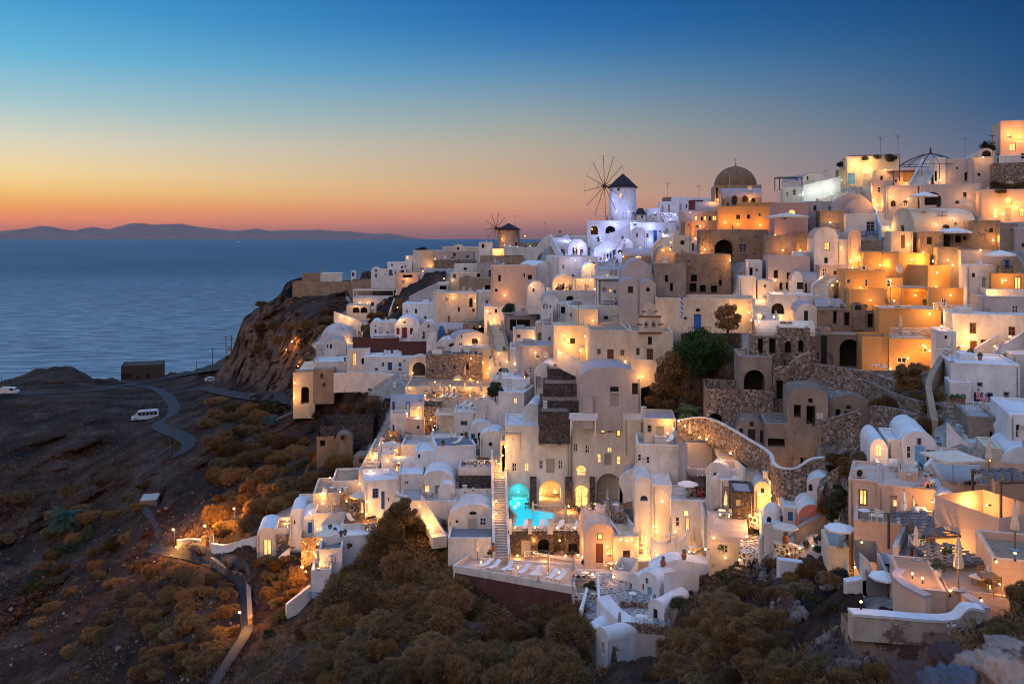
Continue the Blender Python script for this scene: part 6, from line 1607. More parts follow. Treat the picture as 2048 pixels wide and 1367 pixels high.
def mk_table(tm, sq=False):
    def f():
        r = E('table'); m = MB()
        if sq: m.box(-.4, -.4, .70, .4, .4, .74)
        else: m.lathe([(0.001, .70), (.4, .70), (.4, .735), (0.001, .735)], 20)
        m.build('table_top', tm, r); m = MB(); m.bar((0, 0, .02), (0, 0, .7), .035, n=8); m.build('pedestal', METALG, r)
        m = MB(); m.lathe([(0.001, 0), (.24, 0), (.24, .03), (.04, .06)], 14); m.build('foot', METALG, r)
        return r
    return f
def mk_chair(fr, st):
    def f():
        r = E('chair'); m = MB(); m.box(-.22, -.22, .43, .22, .22, .47); m.build('seat', st, r)
        m = MB()
        for z in (.62, .74, .86): m.box(-.2, .2, z, .2, .23, z + .06)
        m.build('backrest', st, r)
        for x in (-.2, .2):
            q = MB(); q.bar((x, -.2, 0), (x, -.2, .66), .02, n=5); q.build('leg', fr, r)
            q = MB(); q.bar((x, .24, 0), (x, .21, .93), .02, n=5); q.build('leg', fr, r)
            q = MB(); q.bar((x, -.22, .66), (x, .22, .66), .02, n=5); q.build('armrest', fr, r)
        return r
    return f
def leafball(rad, n, h, seed=1, sz=.07, squash=1.0):
    rr = random.Random(seed); m = MB()
    for _ in range(n):
        a = rr.uniform(0, 6.283); z = rr.uniform(-.7, 1); q = math.sqrt(max(0, 1 - z * z)); d = rad * rr.uniform(.55, 1.05)
        c = Vector((math.cos(a) * q * d, math.sin(a) * q * d, h + z * d * squash))
        u = Vector((rr.gauss(0, 1), rr.gauss(0, 1), rr.gauss(0, 1))).normalized(); w = u.orthogonal().normalized()
        m.poly([c - u * sz, c + w * sz * .6, c + u * sz, c - w * sz * .6])
    return m
def mk_pot(pm, lm, rad=.28):
    def f():
        r = E('potted_plant'); m = MB(); m.lathe([(0.001, 0), (.15, 0), (.2, .3), (.23, .32), (.22, .36), (.17, .34), (.001, .33)], 14); m.build('pot', pm, r)
        leafball(rad, 160, .34 + rad * .7, 5).build('foliage', lm, r)
        return r
    return f
def mk_ac():
    r = E('air_conditioner'); m = MB(); m.box(-.42, -.16, .06, .42, .16, .66); m.build('casing', WARM, r, bevel=.02)
    m = MB(); m.lathe([(.001, 0), (.24, 0), (.24, .02), (.001, .02)], 16); m.v = [(x - .1, -.165 - z, y + .36) for x, y, z in m.v]; m.build('fan_grille', METALD, r)
    for x in (-.3, .3): q = MB(); q.box(x - .03, -.16, 0, x + .03, .16, .06); q.build('foot', METALG, r)
    return r
def mk_dish():
    r = E('satellite_dish'); m = MB(); m.bar((0, 0, 0), (0, 0, .8), .03, n=6); m.build('mast', METALG, r)
    m = MB(); m.lathe([(0.001, 0), (.2, .02), (.36, .07), (.48, .14)], 20); m.v = [(x, -z * 1.0 - .12, y + .85 + .25 * z) for x, y, z in m.v]; m.build('dish', WARM, r, smooth=True)
    m = MB(); m.bar((0, -.12, .5), (0, -.62, .9), .014, n=4); m.build('feed_arm', METALG, r)
    return r
def mk_chim():
    r = E('chimney'); m = MB(); m.add([(-.28, -.28, 0), (.28, -.28, 0), (.28, .28, 0), (-.28, .28, 0), (-.22, -.22, .9), (.22, -.22, .9), (.22, .22, .9), (-.22, .22, .9)], [(0, 1, 5, 4), (1, 2, 6, 5), (2, 3, 7, 6), (3, 0, 4, 7), (4, 5, 6, 7)])
    m.build('shaft', WARM, r); m = MB(); m.box(-.3, -.3, .9, .3, .3, .98); m.build('cap', WARM, r)
    return r
def mk_antenna():
    r = E('antenna'); m = MB(); m.bar((0, 0, 0), (0, 0, 3.6), .03, .02, 5); m.build('mast', METALD, r)
    m = MB()
    m.bar((-.7, 0, 3.4), (.7, 0, 3.4), .02, n=4)
    for k in range(7): m.bar((-.6 + k * .2, -.35 + k * .02, 3.4), (-.6 + k * .2, .35 - k * .02, 3.4), .012, n=3)
    for k in range(4): m.bar((-.3, 0, 2.9 + k * .12), (.3, 0, 2.9 + k * .12), .012, n=3)
    m.build('aerial', METALD, r)
    return r
def mk_jar():
    r = E('clay_jar'); m = MB(); m.lathe([(.001, 0), (.16, 0), (.3, .3), (.27, .55), (.14, .68), (.18, .74), (.14, .73), (.1, .6)], 16); m.build('body', TERRA, r, smooth=True)
    leafball(.2, 60, .85, 3).build('foliage', LEAFD, r)
    return r
def mk_lant():
    r = E('table_lantern'); m = MB(); m.box(-.1, -.1, 0, .1, .1, .03); m.box(-.1, -.1, .3, .1, .1, .33)
    for x in (-.09, .09):
        for y in (-.09, .09): m.bar((x, y, .03), (x, y, .3), .012, n=4)
    m.build('lantern_frame', METALD, r); m = MB(); m.bar((0, 0, .03), (0, 0, .24), .05, n=8); m.build('candle_glass', BULB, r)
    return r
def mk_rail(fr, L=2.0):
    def f():
        r = E('railing'); m = MB(); m.bar((-L / 2, 0, .85), (L / 2, 0, .85), .035, n=4); m.bar((-L / 2, 0, .15), (L / 2, 0, .15), .03, n=4); m.build('rail', fr, r)
        k = 0; n = max(1, round(L / .7)); m = MB()
        for i in range(n):
            a = -L / 2 + L * i / n; b_ = a + L / n
            m.bar((a, 0, .15), (b_, 0, .85), .022, n=4); m.bar((a, 0, .85), (b_, 0, .15), .022, n=4)
        m.build('lattice', fr, r)
        for i in range(n + 1): q = MB(); x = -L / 2 + L * i / n; q.bar((x, 0, 0), (x, 0, .9), .035, n=4); q.build('post', fr, r)
        return r
    return f
def mk_bench():
    r = E('bench'); m = MB(); m.box(-.7, -.2, .42, .7, .2, .47); m.build('seat', TEAK, r)
    m = MB(); m.box(-.7, .2, .6, .7, .24, .9); m.build('backrest', TEAK, r)
    for x in (-.62, .62):
        for y in (-.16, .18): q = MB(); q.bar((x, y, 0), (x, y, .42), .03, n=4); q.build('leg', TEAK, r)
    return r
PROTO.update({
    'O': (mk_open(CANVAS), 'parasol', 'open cream parasol', 'open cream parasols on the terraces'),
    'W': (mk_open(CANVW), 'parasol', 'open white parasol', 'open white parasols on the terraces'),
    'Q': (mk_open(CANVAS, R_=2.1, h=2.7, sq=True), 'parasol', 'large square cream parasol', 'large square parasols'),
    'U': (mk_fold(CANVAS), 'parasol', 'folded cream parasol', 'folded cream parasols'),
    'u': (mk_fold(CANVW), 'parasol', 'folded white parasol', 'folded white parasols'),
    'Y': (mk_fold(CANVO, 2.7, .3), 'parasol', 'folded orange parasol', 'folded orange parasols'),
    'l': (mk_lounger(CANVW, METALG), 'sun lounger', 'white sun lounger', 'white sun loungers'),
    'L': (mk_lounger(CANVAS, TEAK), 'sun lounger', 'teak sun lounger', 'teak sun loungers'),
    't': (mk_table(WOODW), 'table', 'round white table', 'round white tables'),
    'T': (mk_table(TEAK, True), 'table', 'square teak table', 'square teak tables'),
    'c': (mk_chair(WOODW, WOODW), 'chair', 'white armchair', 'white armchairs'),
    'C': (mk_chair(TEAK, TEAK), 'chair', 'teak armchair', 'teak armchairs'),
    'p': (mk_pot(TERRA, LEAFG), 'potted plant', 'potted green plant', 'potted green plants'),
    'P': (mk_pot(WARM, LEAFD, .36), 'potted plant', 'dark bushy plant in a white pot', 'plants in white pots'),
    'a': (mk_ac, 'air conditioner', 'white air conditioner', 'outdoor air conditioner units'),
    'd': (mk_dish, 'satellite dish', 'pale satellite dish', 'satellite dishes'),
    'h': (mk_chim, 'chimney', 'square white chimney', 'square white chimneys'),
    'n': (mk_antenna, 'antenna', 'thin roof antenna', 'roof antennas'),
    'j': (mk_jar, 'jar', 'terracotta jar with a plant', 'terracotta jars'),
    'k': (mk_lant, 'lantern', 'small glowing lantern', 'small glowing lanterns'),
    'x': (mk_rail(WOODW), 'railing', 'white cross-lattice railing', 'white cross-lattice railings'),
    'X': (mk_rail(WOODB, 1.8), 'railing', 'blue cross-lattice railing', 'blue cross-lattice railings'),
    'z': (mk_rail(METALD, 1.6), 'railing', 'black iron railing', 'black iron railings'),
    'b': (mk_bench, 'bench', 'teak bench', 'teak benches'),
})
ITEMS = """
O 781 918 0 .8|O 720 985 20 1.1|O 654 1096 10|W 1345 930 0|W 1376 990 0 .8|O 1570 1088 0 .75|W 1680 1108 0 .75|W 1770 1180 10 .62|Q 1906 972 10 .85|W 1848 424 0 1.3|W 1908 486 0 1.5|Q 1573 480 20 1.35|W 2000 534 0 1.2
U 763 905|U 816 838|U 842 862|U 903 885|U 842 998|U 978 895|U 957 905|U 1066 1040|U 1131 1048|U 1097 1148|U 1147 1158 |U 1020 1140|u 980 1105|U 955 1120|U 1283 1068|U 1341 1072|U 1386 1090|U 1452 1030|u 1101 945|U 1215 935|U 1380 887|Y 1201 530|Y 1209 531
U 654 1000|U 580 1056|U 669 1030|U 724 1040|U 636 1150|U 1801 662|u 1808 1050|U 1826 1065 0 1.1|U 1801 955|U 1917 1190 0 1.15|U 2030 1100 0 1.1|U 1832 1120 0 .8|U 1975 935 0 1.1|U 1904 725|u 1098 640|U 1452 985
U 840 800|U 862 806|U 880 792|U 888 812|U 898 800|U 915 806|U 930 790|U 945 812|U 962 798|U 972 815|U 893 680 |U 910 660|U 845 680|U 775 672|u 826 670|U 930 760
l 911 1090 12|l 926 1090 12|l 1048 1062 -12|l 1080 1064 -12|l 1112 1066 -28|l 1146 1070 -28|l 978 1148 -38|l 1004 1154 -38|l 1038 1160 -34|l 1062 1164 -34|l 1096 1172 -32|l 1113 1175 -32|l 958 1142 -50
L 906 905 -34|L 917 908 -34|L 928 911 -34|L 939 914 -34|L 814 998 60|L 706 1052 30|l 1335 888 -30|l 1440 888 -30|l 1815 668 20|l 1834 668 20|L 1820 620 90|L 1950 1170 -60 1.1
L 880 808 -30|L 892 811 -30|L 904 814 -30|L 918 816 -30|L 930 818 -30|L 945 820 -30
t 842 1004|C 852 1008 40|C 862 1000 -60|C 844 1012 130|t 1133 1063|t 1022 1158|t 1077 1168|t 1282 1072|c 1272 1070 60|c 1298 1074 -60|t 1340 1078|c 1332 1084 90|c 1352 1082 -90|t 1386 1094|c 1396 1096 -80|c 1376 1098 80|t 1444 1034|c 1458 1036 -60|t 1376 992
t 1221 1130|c 1212 1134 60|c 1232 1132 -60|t 1170 1158|c 1186 1162 -60|c 1196 1158 -90|t 1232 1020|c 1196 1024 20|c 1206 1026 -30|C 1180 1020 20|t 664 990|c 650 988 80|c 678 990 -80|t 690 984|c 700 986 -80|C 722 1050 60|T 732 1054|C 744 1054 -60|C 734 1062 180|t 662 1112|c 652 1114 90
t 712 978|c 720 982 -90|t 781 908|c 772 912 80|c 792 910 -80|c 576 1064 60|T 584 1066|t 1692 1076 0|c 1684 1082 90|c 1702 1084 -90|t 1728 1044|c 1746 1046 -90|c 1760 1050 160|t 1835 1090|c 1826 1096 90|c 1848 1094 -90|T 1980 1026|C 1966 1030 90|C 1996 1032 -90
T 1978 1180 0 1.1|C 1968 1170 0 1.1|C 1990 1190 180 1.1|c 1782 940 60|c 1818 960 -60|t 1796 942|c 1762 735 60|t 1750 732|c 1770 738 -90|c 1888 478 0|c 1900 700 60|t 1070 975|c 1112 988 90|t 1110 994|t 1338 984|t 1265 1200|c 1270 1250 30|c 1292 1244 -30|t 1280 1246|c 1300 1252 180
T 852 790|T 870 786|T 890 788|T 905 782|T 925 784|T 945 790|C 860 794 30|C 880 784 60|C 900 792 90|C 918 788 -40|C 936 794 200|t 1038 715|c 1046 712|t 1064 716|c 1056 718 40|T 812 876|C 820 878|T 868 856|C 876 858 60|T 956 655|C 964 660
T 1140 576|C 1120 577|T 1160 578|C 1176 578|T 1130 577|T 1780 598|C 1772 598|t 1872 622|c 1880 622
p 970 905|p 975 918|j 986 1102|P 980 1098|p 1145 1122|P 1168 1120|j 1368 1118|j 1326 1130|P 1442 1112|p 1148 1020|p 1186 1018|p 932 870|p 886 905|p 660 1060|p 670 1066|p 682 1074|p 690 1080|p 698 1086|P 708 720|p 718 725|P 800 735|p 690 730|p 690 742|P 740 762|p 1008 712
p 1850 1080|P 1876 1150|p 1894 1120|p 1612 1098|j 1571 1098|P 1640 1090|p 1905 790|p 1915 792|p 1926 794|P 1840 950|P 1120 470|p 1245 465|P 1220 464|p 1180 808|P 905 520|p 1850 600|p 1955 560|P 1872 520|p 1690 512|p 1730 585|P 1940 715|p 1960 720|P 1395 468|P 1270 455
a 1718 955 20 1.15|a 1190 820|a 1938 662|a 1727 545|a 1935 555|a 1148 540|d 1500 385 -20|d 1092 720|d 1795 553 20 1.3|d 2000 716 20 1.2|d 1924 418 0 1.4|d 1936 420 10 1.2|d 2016 370 0 1.3|d 1372 640|d 2046 905 0 1.3|d 890 520|h 1287 828|h 1212 838|h 1090 810|h 1180 545|h 790 775|h 800 700|h 1000 760|h 1330 512|h 1650 352|h 990 530|h 1540 960|h 1660 610|h 1020 790|h 930 960
n 1761 316|n 1796 322|n 1157 640|n 1335 400|n 1398 402|n 1260 420|n 930 500|n 1030 470|n 1090 488|n 800 530|n 1930 320|n 1985 318
k 870 782|k 900 778|k 940 786|k 680 985|k 700 980|k 648 990|k 1048 712|k 1075 716|k 1128 577|k 1156 579|k 736 1052|k 1458 1034|k 1978 1178 0 1.2|k 1064 985|k 1190 1010|k 1222 1130|k 575 1062|k 960 652|k 1980 1024|k 866 854
x 1035 1066 0 .8|x 1062 1066 0 .8|x 1085 1066 0 .8|x 1125 1066 0 1.1|x 1150 1066 0 1.1|x 1102 957 0 1.2|x 1211 952 0 1.2|x 950 945 0 1.2|x 975 945 0 1.2|x 650 1030 -20|x 672 1036 -20|x 1955 822 0|x 1980 824 0|x 1690 1120 80 .8|X 790 848 -60|X 802 868 -60|X 645 1110 -40|X 662 1124 -40|X 1700 428|X 1720 428|X 1742 428|X 1650 430|X 1666 440|X 1740 470 -50|x 1410 960|z 1385 662|z 1410 662|z 1215 606|z 1092 650|z 1885 440|z 2010 560|x 1800 668|x 1826 668|x 1848 668|x 1880 625|x 1910 625|x 1930 625|x 1892 712 0|x 1015 745|x 812 745|X 628 1150
b 744 1048 40|b 1320 984 20|b 1440 1000 20|b 1060 984|b 1250 1026|b 965 882"""
for row in ITEMS.replace('\n', '|').split('|'):
    w = row.split()
    if len(w) < 3: continue
    place(w[0], float(w[1]), float(w[2]), float(w[3]) if len(w) > 3 else random.uniform(-30, 30), float(w[4]) if len(w) > 4 else 1.0)
# ---------------- lamps
LB = {}
def lamp(u, v, P=60, kind='w', off=.4):
    p, n = cast(u, v)
    if u > 1380 and v < 650 and kind in 'wo': P = round(P * 1.5)
    if kind == 'f': q = p + Vector((0, 0, .0)); lp = Vector((0, 0, .35))
    else:
        q = p + n * .02; lp = n * off + Vector((0, 0, .0))
        lp.z = max(lp.z, 0.0)
    if n.z > .6 and kind != 'f': lp = Vector((0, 0, .5))
    root = empty('wall_lamp' if kind != 'f' else 'floor_lamp', q, 0)
    col, bm = {'w': ((1, .44, .095), BULB), 'f': ((1, .44, .095), BULB), 'y': ((1, .56, .17), BULB), 'v': ((.34, .42, 1.0), BULBW), 'g': ((.84, 1.0, .78), BULBW), 'o': ((1, .36, .05), BULB), 'c': ((.12, .85, 1.0), BULBW)}[kind]
    g = lp * .75; k = (.6 if p.y < 80 else 1.0) * (.55 if kind in 'vg' else 1)
    m = MB(); m.lathe([(.012 * k, -.11 * k), (.09 * k, -.07 * k), (.115 * k, 0), (.09 * k, .07 * k), (.012 * k, .11 * k)], 10, tuple(g)); m.build('lamp_globe', bm, root, smooth=True)
    m = MB(); m.bar((0, 0, 0), tuple(g * .85), .02, n=5); m.bar((0, 0, -.06), (0, 0, .06), .05, n=6); m.build('bracket', METALD, root)
    ld = LB.get((P, kind))
    if ld is None:
        ld = bpy.data.lights.new('lamp_light', 'POINT'); ld.energy = P * LK * (.6 if P < 50 else 1); ld.color = col; ld.shadow_soft_size = .2; LB[(P, kind)] = ld
    lo = bpy.data.objects.new('light', ld); COL.objects.link(lo); lo.parent = root
    lo.location = lp * (7 if kind in 'vg' else 3.2) + Vector((0, 0, .15)) if lp.length > .2 else Vector((0, 0, .8))
    nm = {'w': 'warm glowing wall lamp', 'f': 'warm glowing floor lamp', 'y': 'yellow garden lamp', 'v': 'bluish white floodlight', 'g': 'white floodlight', 'o': 'deep orange lamp', 'c': 'turquoise pool lamp'}[kind]
    note(root, 'lamp', nm, u, v, {'w': 'warm lamps on the village walls', 'f': 'floor lamps on the terraces', 'v': 'bluish floodlights', 'g': 'white floodlights', 'o': 'deep orange lamps', 'c': 'pool lamps', 'y': 'yellow garden lamps'}[kind])
    return root
LK = 1.6  # LAMPS opens with unseen lamps, added to warm the upper right and church drum
LAMPS = """w 1815 398 70|w 1905 440 70|w 1845 505 80|w 1905 530 70|w 1985 480 70|w 1660 445 60|o 1600 500 80|o 1565 500 70|w 1640 555 60|w 1815 490 80|w 1870 450 50|w 1775 455 50|w 1930 400 60|w 1880 360 50|w 1006 478 90|o 1440 400 90|o 1500 398 90|w 1548 640 60|w 1520 630 60|w 992 504 160|w 1002 500 160|w 1409 499 110|w 1459 520 120|w 1713 516 110|w 1872 522 130|w 2031 414 120|w 2005 428 60|w 1340 498 120|w 1325 500 60|w 1197 529 0|w 1177 528 60|w 1168 532 60|w 1163 560 70|w 1181 560 70|w 1112 572 80|w 1130 572 60|w 1194 578 40|w 1246 513 30
o 1390 480 120|o 1450 445 90|o 1475 448 110|o 1520 450 110|o 1400 452 60|o 1550 470 60|w 1345 485 60|w 1062 570 70|w 1010 590 60|w 950 602 110|w 905 595 80|w 888 560 60|w 982 648 80|w 975 622 60|w 990 640 60
w 870 520 110|w 860 532 70|w 815 515 40|w 846 545 60|w 815 558 90|w 699 637 120|w 684 632 50|w 694 682 120|w 712 612 70|w 735 606 50|w 800 640 90|w 795 618 70|w 720 605 30|w 956 678 60|w 938 689 60|w 942 716 80|w 997 707 40|w 905 560 30
w 588 795 150|w 590 765 60|w 596 735 60|o 575 700 220|w 850 790 160|w 975 746 90|w 940 776 90|w 941 757 60|w 908 773 80|w 870 768 60|w 979 735 50|w 1014 722 40|w 1030 726 40|w 965 724 60|w 826 745 60|w 885 790 60|w 955 768 70|w 820 775 50|w 968 790 60|w 1034 728 30|w 1069 676 110|w 1070 705 60|w 836 832 110|w 862 838 70|w 870 850 40|w 838 815 40|w 815 826 30
w 782 872 60|w 765 890 90|w 752 905 70|w 745 925 70|w 740 940 60|w 790 905 60|w 797 930 80|w 775 920 30|w 1010 892 110|w 998 925 70|w 999 940 60|w 1005 960 50|w 992 1000 50|w 1000 910 50|w 646 1012 90|w 692 1000 90|w 732 1026 90|w 756 1041 110|w 734 1001 60|w 575 1039 110|w 620 1030 60|w 636 1055 50|w 540 1095 110|w 660 960 50|w 720 965 70|w 648 995 40|w 640 1125 110|w 612 1148 160|w 636 1085 40
w 356 1092 120|w 407 1092 120
w 840 1010 70|w 848 1030 60|w 862 1046 60|w 856 1052 50|w 866 1060 40|w 992 1025 60|y 1022 1040 40|w 1035 1108 70|w 1068 1110 70|w 1100 1112 70|w 1131 1108 60|w 1156 1116 60|w 1119 1078 50|w 1165 1120 30|w 1137 1010 110|w 1080 985 120|w 1110 980 100|w 1186 1015 110|w 1163 1000 90|w 1150 1000 60|w 1215 1104 40|w 1214 1090 80|w 1231 1122 60|w 1185 1155 70|w 962 1130 60|w 1036 1140 50|w 1118 1150 80|w 1229 1150 25|w 1030 1060 30|w 1070 1060 30|w 1115 1062 30|w 1150 1062 30|w 1240 1076 40|w 1290 1082 60|w 1262 1075 40|w 1290 1100 50|w 1252 1078 30
w 1360 840 70|y 1372 850 40|w 1335 872 90|w 1403 873 60|w 1418 876 70|w 1466 905 60|w 1312 1060 50|w 1306 1050 60|w 1350 1060 50|w 1372 1060 50|w 1387 1102 50|w 1312 1106 60|w 1378 1110 60|w 1440 1036 80|w 1427 1074 80|w 1493 1080 80|w 1499 1028 160|w 1541 988 110|w 1538 962 90|w 1520 1015 70|w 1518 985 50|w 1450 1112 40|w 1480 1116 40|w 1418 1098 40|w 1324 1000 50
w 1858 627 130|w 1883 659 130|w 1858 700 130|w 1868 573 70|w 1788 607 90|w 1982 590 120|w 2036 556 90|w 2010 560 60|w 1937 675 140|w 1925 690 60|w 1815 715 90|w 1780 736 90|w 1845 690 50|w 1740 600 50|w 1670 562 90|w 1660 570 60|w 1700 535 60|w 1760 530 110|w 1820 520 110|w 1870 545 60|w 1548 585 90|w 1560 640 90|w 1520 600 110|w 1508 640 80|w 1990 700 60|w 2020 680 60|w 1518 650 60|w 1504 625 110|w 1780 560 60|w 1720 575 60|w 1830 590 60|w 1900 590 60|w 1550 560 50
w 1136 690 160|w 1120 705 130|w 1160 700 120|w 1128 670 60|w 1284 752 110|w 1185 640 60|w 1250 722 40|w 1175 672 50|w 1312 640 40
w 1760 895 60|w 1722 1080 30|w 1881 1098 160|w 1981 1009 160|w 1877 1118 60|w 1996 1163 30|w 2035 1165 40|f 1825 1156 40|w 1722 1218 25|f 1845 1165 60|f 1900 1190 30|w 1960 1195 15|w 2030 1120 40|w 1990 1118 20|w 1864 1000 110|w 1890 1305 90|w 1700 1140 40|w 1600 1105 60|w 1626 1100 40|w 1575 1104 40|w 1710 1130 60
v 1232 450 120|v 1234 422 90|v 1256 424 90|v 1228 400 60|v 1262 452 120|v 1222 446 60|v 1300 455 160|v 1330 470 140|v 1280 500 120|v 1350 430 120|v 1380 425 110|v 1330 428 70|v 1310 425 70|v 1215 500 110|v 1190 505 110|v 1160 490 110|v 1150 500 70|v 1240 505 120|v 1210 520 110|v 1180 525 90|v 1130 480 90|v 1300 480 110|v 1340 440 70|v 1255 480 100|v 1230 515 90|v 1200 475 80|y 1155 497 40|y 1184 458 60|v 1150 520 60|v 1270 445 60
g 1683 360 80|g 1620 385 60|g 1640 380 60|g 1660 375 60|g 1600 390 40|y 1710 330 160|y 1735 345 160|y 1770 340 120|y 1740 320 90|w 1780 395 120|w 1760 380 90|w 1812 368 90|w 1745 400 90|w 1755 410 60|w 2025 300 60|o 2040 275 160|o 2015 270 110|w 2030 290 90|w 1965 315 60|v 1010 490 40|v 1020 491 40|v 1034 493 40|g 1060 492 40|w 1050 475 40
o 1584 427 20|w 1990 420 60|w 1895 520 60|w 1960 500 50|o 1700 522 60|w 1725 520 60"""
for row in LAMPS.replace('\n', '|').split('|'):
    k, a, b_, P = row.split()
    if float(P) > 0: lamp(float(a), float(b_), float(P), k, .25 if k in 'vg' else .45)
pool()
def street_lamp(u, v, h, P, n, col=(1, .40, .07)):
    p = TG(u, v); root = empty('street_lamp', p, 0, n, 'street lamp'); m = MB(); m.bar((0, 0, -.4), (0, 0, h), .06, .04, 6); m.bar((0, 0, h), (0, -.5, h + .1), .03, n=5); m.build('post', METALD, root)
    m = MB(); m.lathe([(.02, -.12), (.14, -.05), (.14, .05), (.02, .12)], 10, (0, -.5, h + .05)); m.build('lamp_head', BULB, root)
    ld = bpy.data.lights.new('lamp_light', 'POINT'); ld.energy = P; ld.color = col; ld.shadow_soft_size = .25; o = bpy.data.objects.new('light', ld); COL.objects.link(o); o.parent = root; o.location = (0, -.8, h + .1)
street_lamp(349, 1096, 3.2, 6000, 'glaring orange lamp at the seaward end of the ripple-topped wall')
street_lamp(412, 1090, 3.2, 5000, 'glaring orange lamp on the stone gatepost')
street_lamp(470, 1060, 3.5, 4500, 'added orange fill lamp on the hillside above the scalloped fence')  # unseen lamp, added to spread orange light over the hillside
street_lamp(606, 1178, 3.0, 4000, 'added orange lamp lighting the thorny slope below the hut')  # another added lamp, widening the orange glow on the slope
street_lamp(482, 1262, 2.5, 1500, 'added low orange lamp beside the cobbled footpath')  # added to warm the ground along the path
street_lamp(585, 706, 3.0, 700, 'orange lamp under the cliff house')
# underwater and cave lamps of the pool
for u, v, dz, P in ((1037, 985, 0, 120), (1030, 1000, 0, 90)):
    p, n = cast(u, v); r = rdir(u, v)
    lo = bpy.data.lights.new('pool_lamp_light', 'POINT'); lo.energy = P; lo.color = (.08, .85, 1.0); lo.shadow_soft_size = .2
    o = bpy.data.objects.new('light', lo); COL.objects.link(o)
    e = empty('pool_lamp', p - r * 1.6 + Vector((0, 0, .1)), 0); o.parent = e
    m = MB(); m.lathe([(.001, -.03), (.05, -.03), (.05, .03), (.001, .03)], 10); m.build('lens', BULBW, e)
    note(e, 'lamp', 'turquoise pool lamp', u, v, 'pool lamps')
# ================================================================ PEOPLE
def person_parts(pose):
    """joint positions (metres), facing -Y"""
    J = {}
    if pose == 'stand':
        J = dict(pel=(0, 0, .95), che=(0, 0, 1.28), nek=(0, 0, 1.50), hed=(0, -.02, 1.66), top=(0, 0, 1.74))
        for s, n in ((-1, 'l'), (1, 'r')):
            J.update({'hip' + n: (s * .09, 0, .92), 'kne' + n: (s * .10, -.03, .50), 'ank' + n: (s * .11, 0, .08), 'toe' + n: (s * .12, -.16, .03),
                      'sho' + n: (s * .19, 0, 1.42), 'elb' + n: (s * .25, .03, 1.13), 'wri' + n: (s * .23, -.08, .90), 'pal' + n: (s * .23, -.10, .83)})
    elif pose == 'phone':
        J = person_parts('stand')
        for s, n in ((-1, 'l'), (1, 'r')): J.update({'elb' + n: (s * .24, -.14, 1.22), 'wri' + n: (s * .10, -.36, 1.42), 'pal' + n: (s * .07, -.41, 1.47)})
    elif pose == 'sit':
        J = dict(pel=(0, 0, .52), che=(0, .03, .86), nek=(0, .02, 1.08), hed=(0, -.01, 1.24), top=(0, 0, 1.32))
        for s, n in ((-1, 'l'), (1, 'r')):
            J.update({'hip' + n: (s * .09, -.02, .50), 'kne' + n: (s * .12, -.44, .52), 'ank' + n: (s * .12, -.46, .08), 'toe' + n: (s * .13, -.62, .03),
                      'sho' + n: (s * .19, .02, 1.0), 'elb' + n: (s * .25, -.06, .74), 'wri' + n: (s * .14, -.30, .70), 'pal' + n: (s * .11, -.37, .70)})
    else:   # recline: legs stretched out along -Y, leaning back on the arms
        J = dict(pel=(0, 0, .13), che=(0, .17, .42), nek=(0, .24, .62), hed=(0, .22, .79), top=(0, .24, .87))
        for s, n in ((-1, 'l'), (1, 'r')):
            J.update({'hip' + n: (s * .09, -.03, .12), 'kne' + n: (s * .11, -.46, .20 if s > 0 else .12), 'ank' + n: (s * .09, -.88, .08), 'toe' + n: (s * .10, -.93, .22),
                      'sho' + n: (s * .19, .21, .54), 'elb' + n: (s * .26, .36, .30), 'wri' + n: (s * .24, .42, .07), 'pal' + n: (s * .24, .50, .03)})
    return J
def skinmesh(name, pts, edges, root_i, lvl=1):
    me = bpy.data.meshes.new(name); me.from_pydata([p for p, r in pts], edges, [])
    o = bpy.data.objects.new('tmp', me); COL.objects.link(o)
    sk = o.modifiers.new('skin', 'SKIN'); ss = o.modifiers.new('sub', 'SUBSURF'); ss.levels = lvl; ss.render_levels = lvl
    for i, (p, r) in enumerate(pts): me.skin_vertices[0].data[i].radius = (r, r) if not isinstance(r, tuple) else r
    for v in me.skin_vertices[0].data: v.use_root = False
    me.skin_vertices[0].data[root_i].use_root = True
    dg = bpy.context.evaluated_depsgraph_get()
    m2 = bpy.data.meshes.new_from_object(o.evaluated_get(dg)); m2.name = name
    m2.polygons.foreach_set('use_smooth', [True] * len(m2.polygons))
    bpy.data.objects.remove(o); bpy.data.meshes.remove(me)
    return m2
PM_ = {}
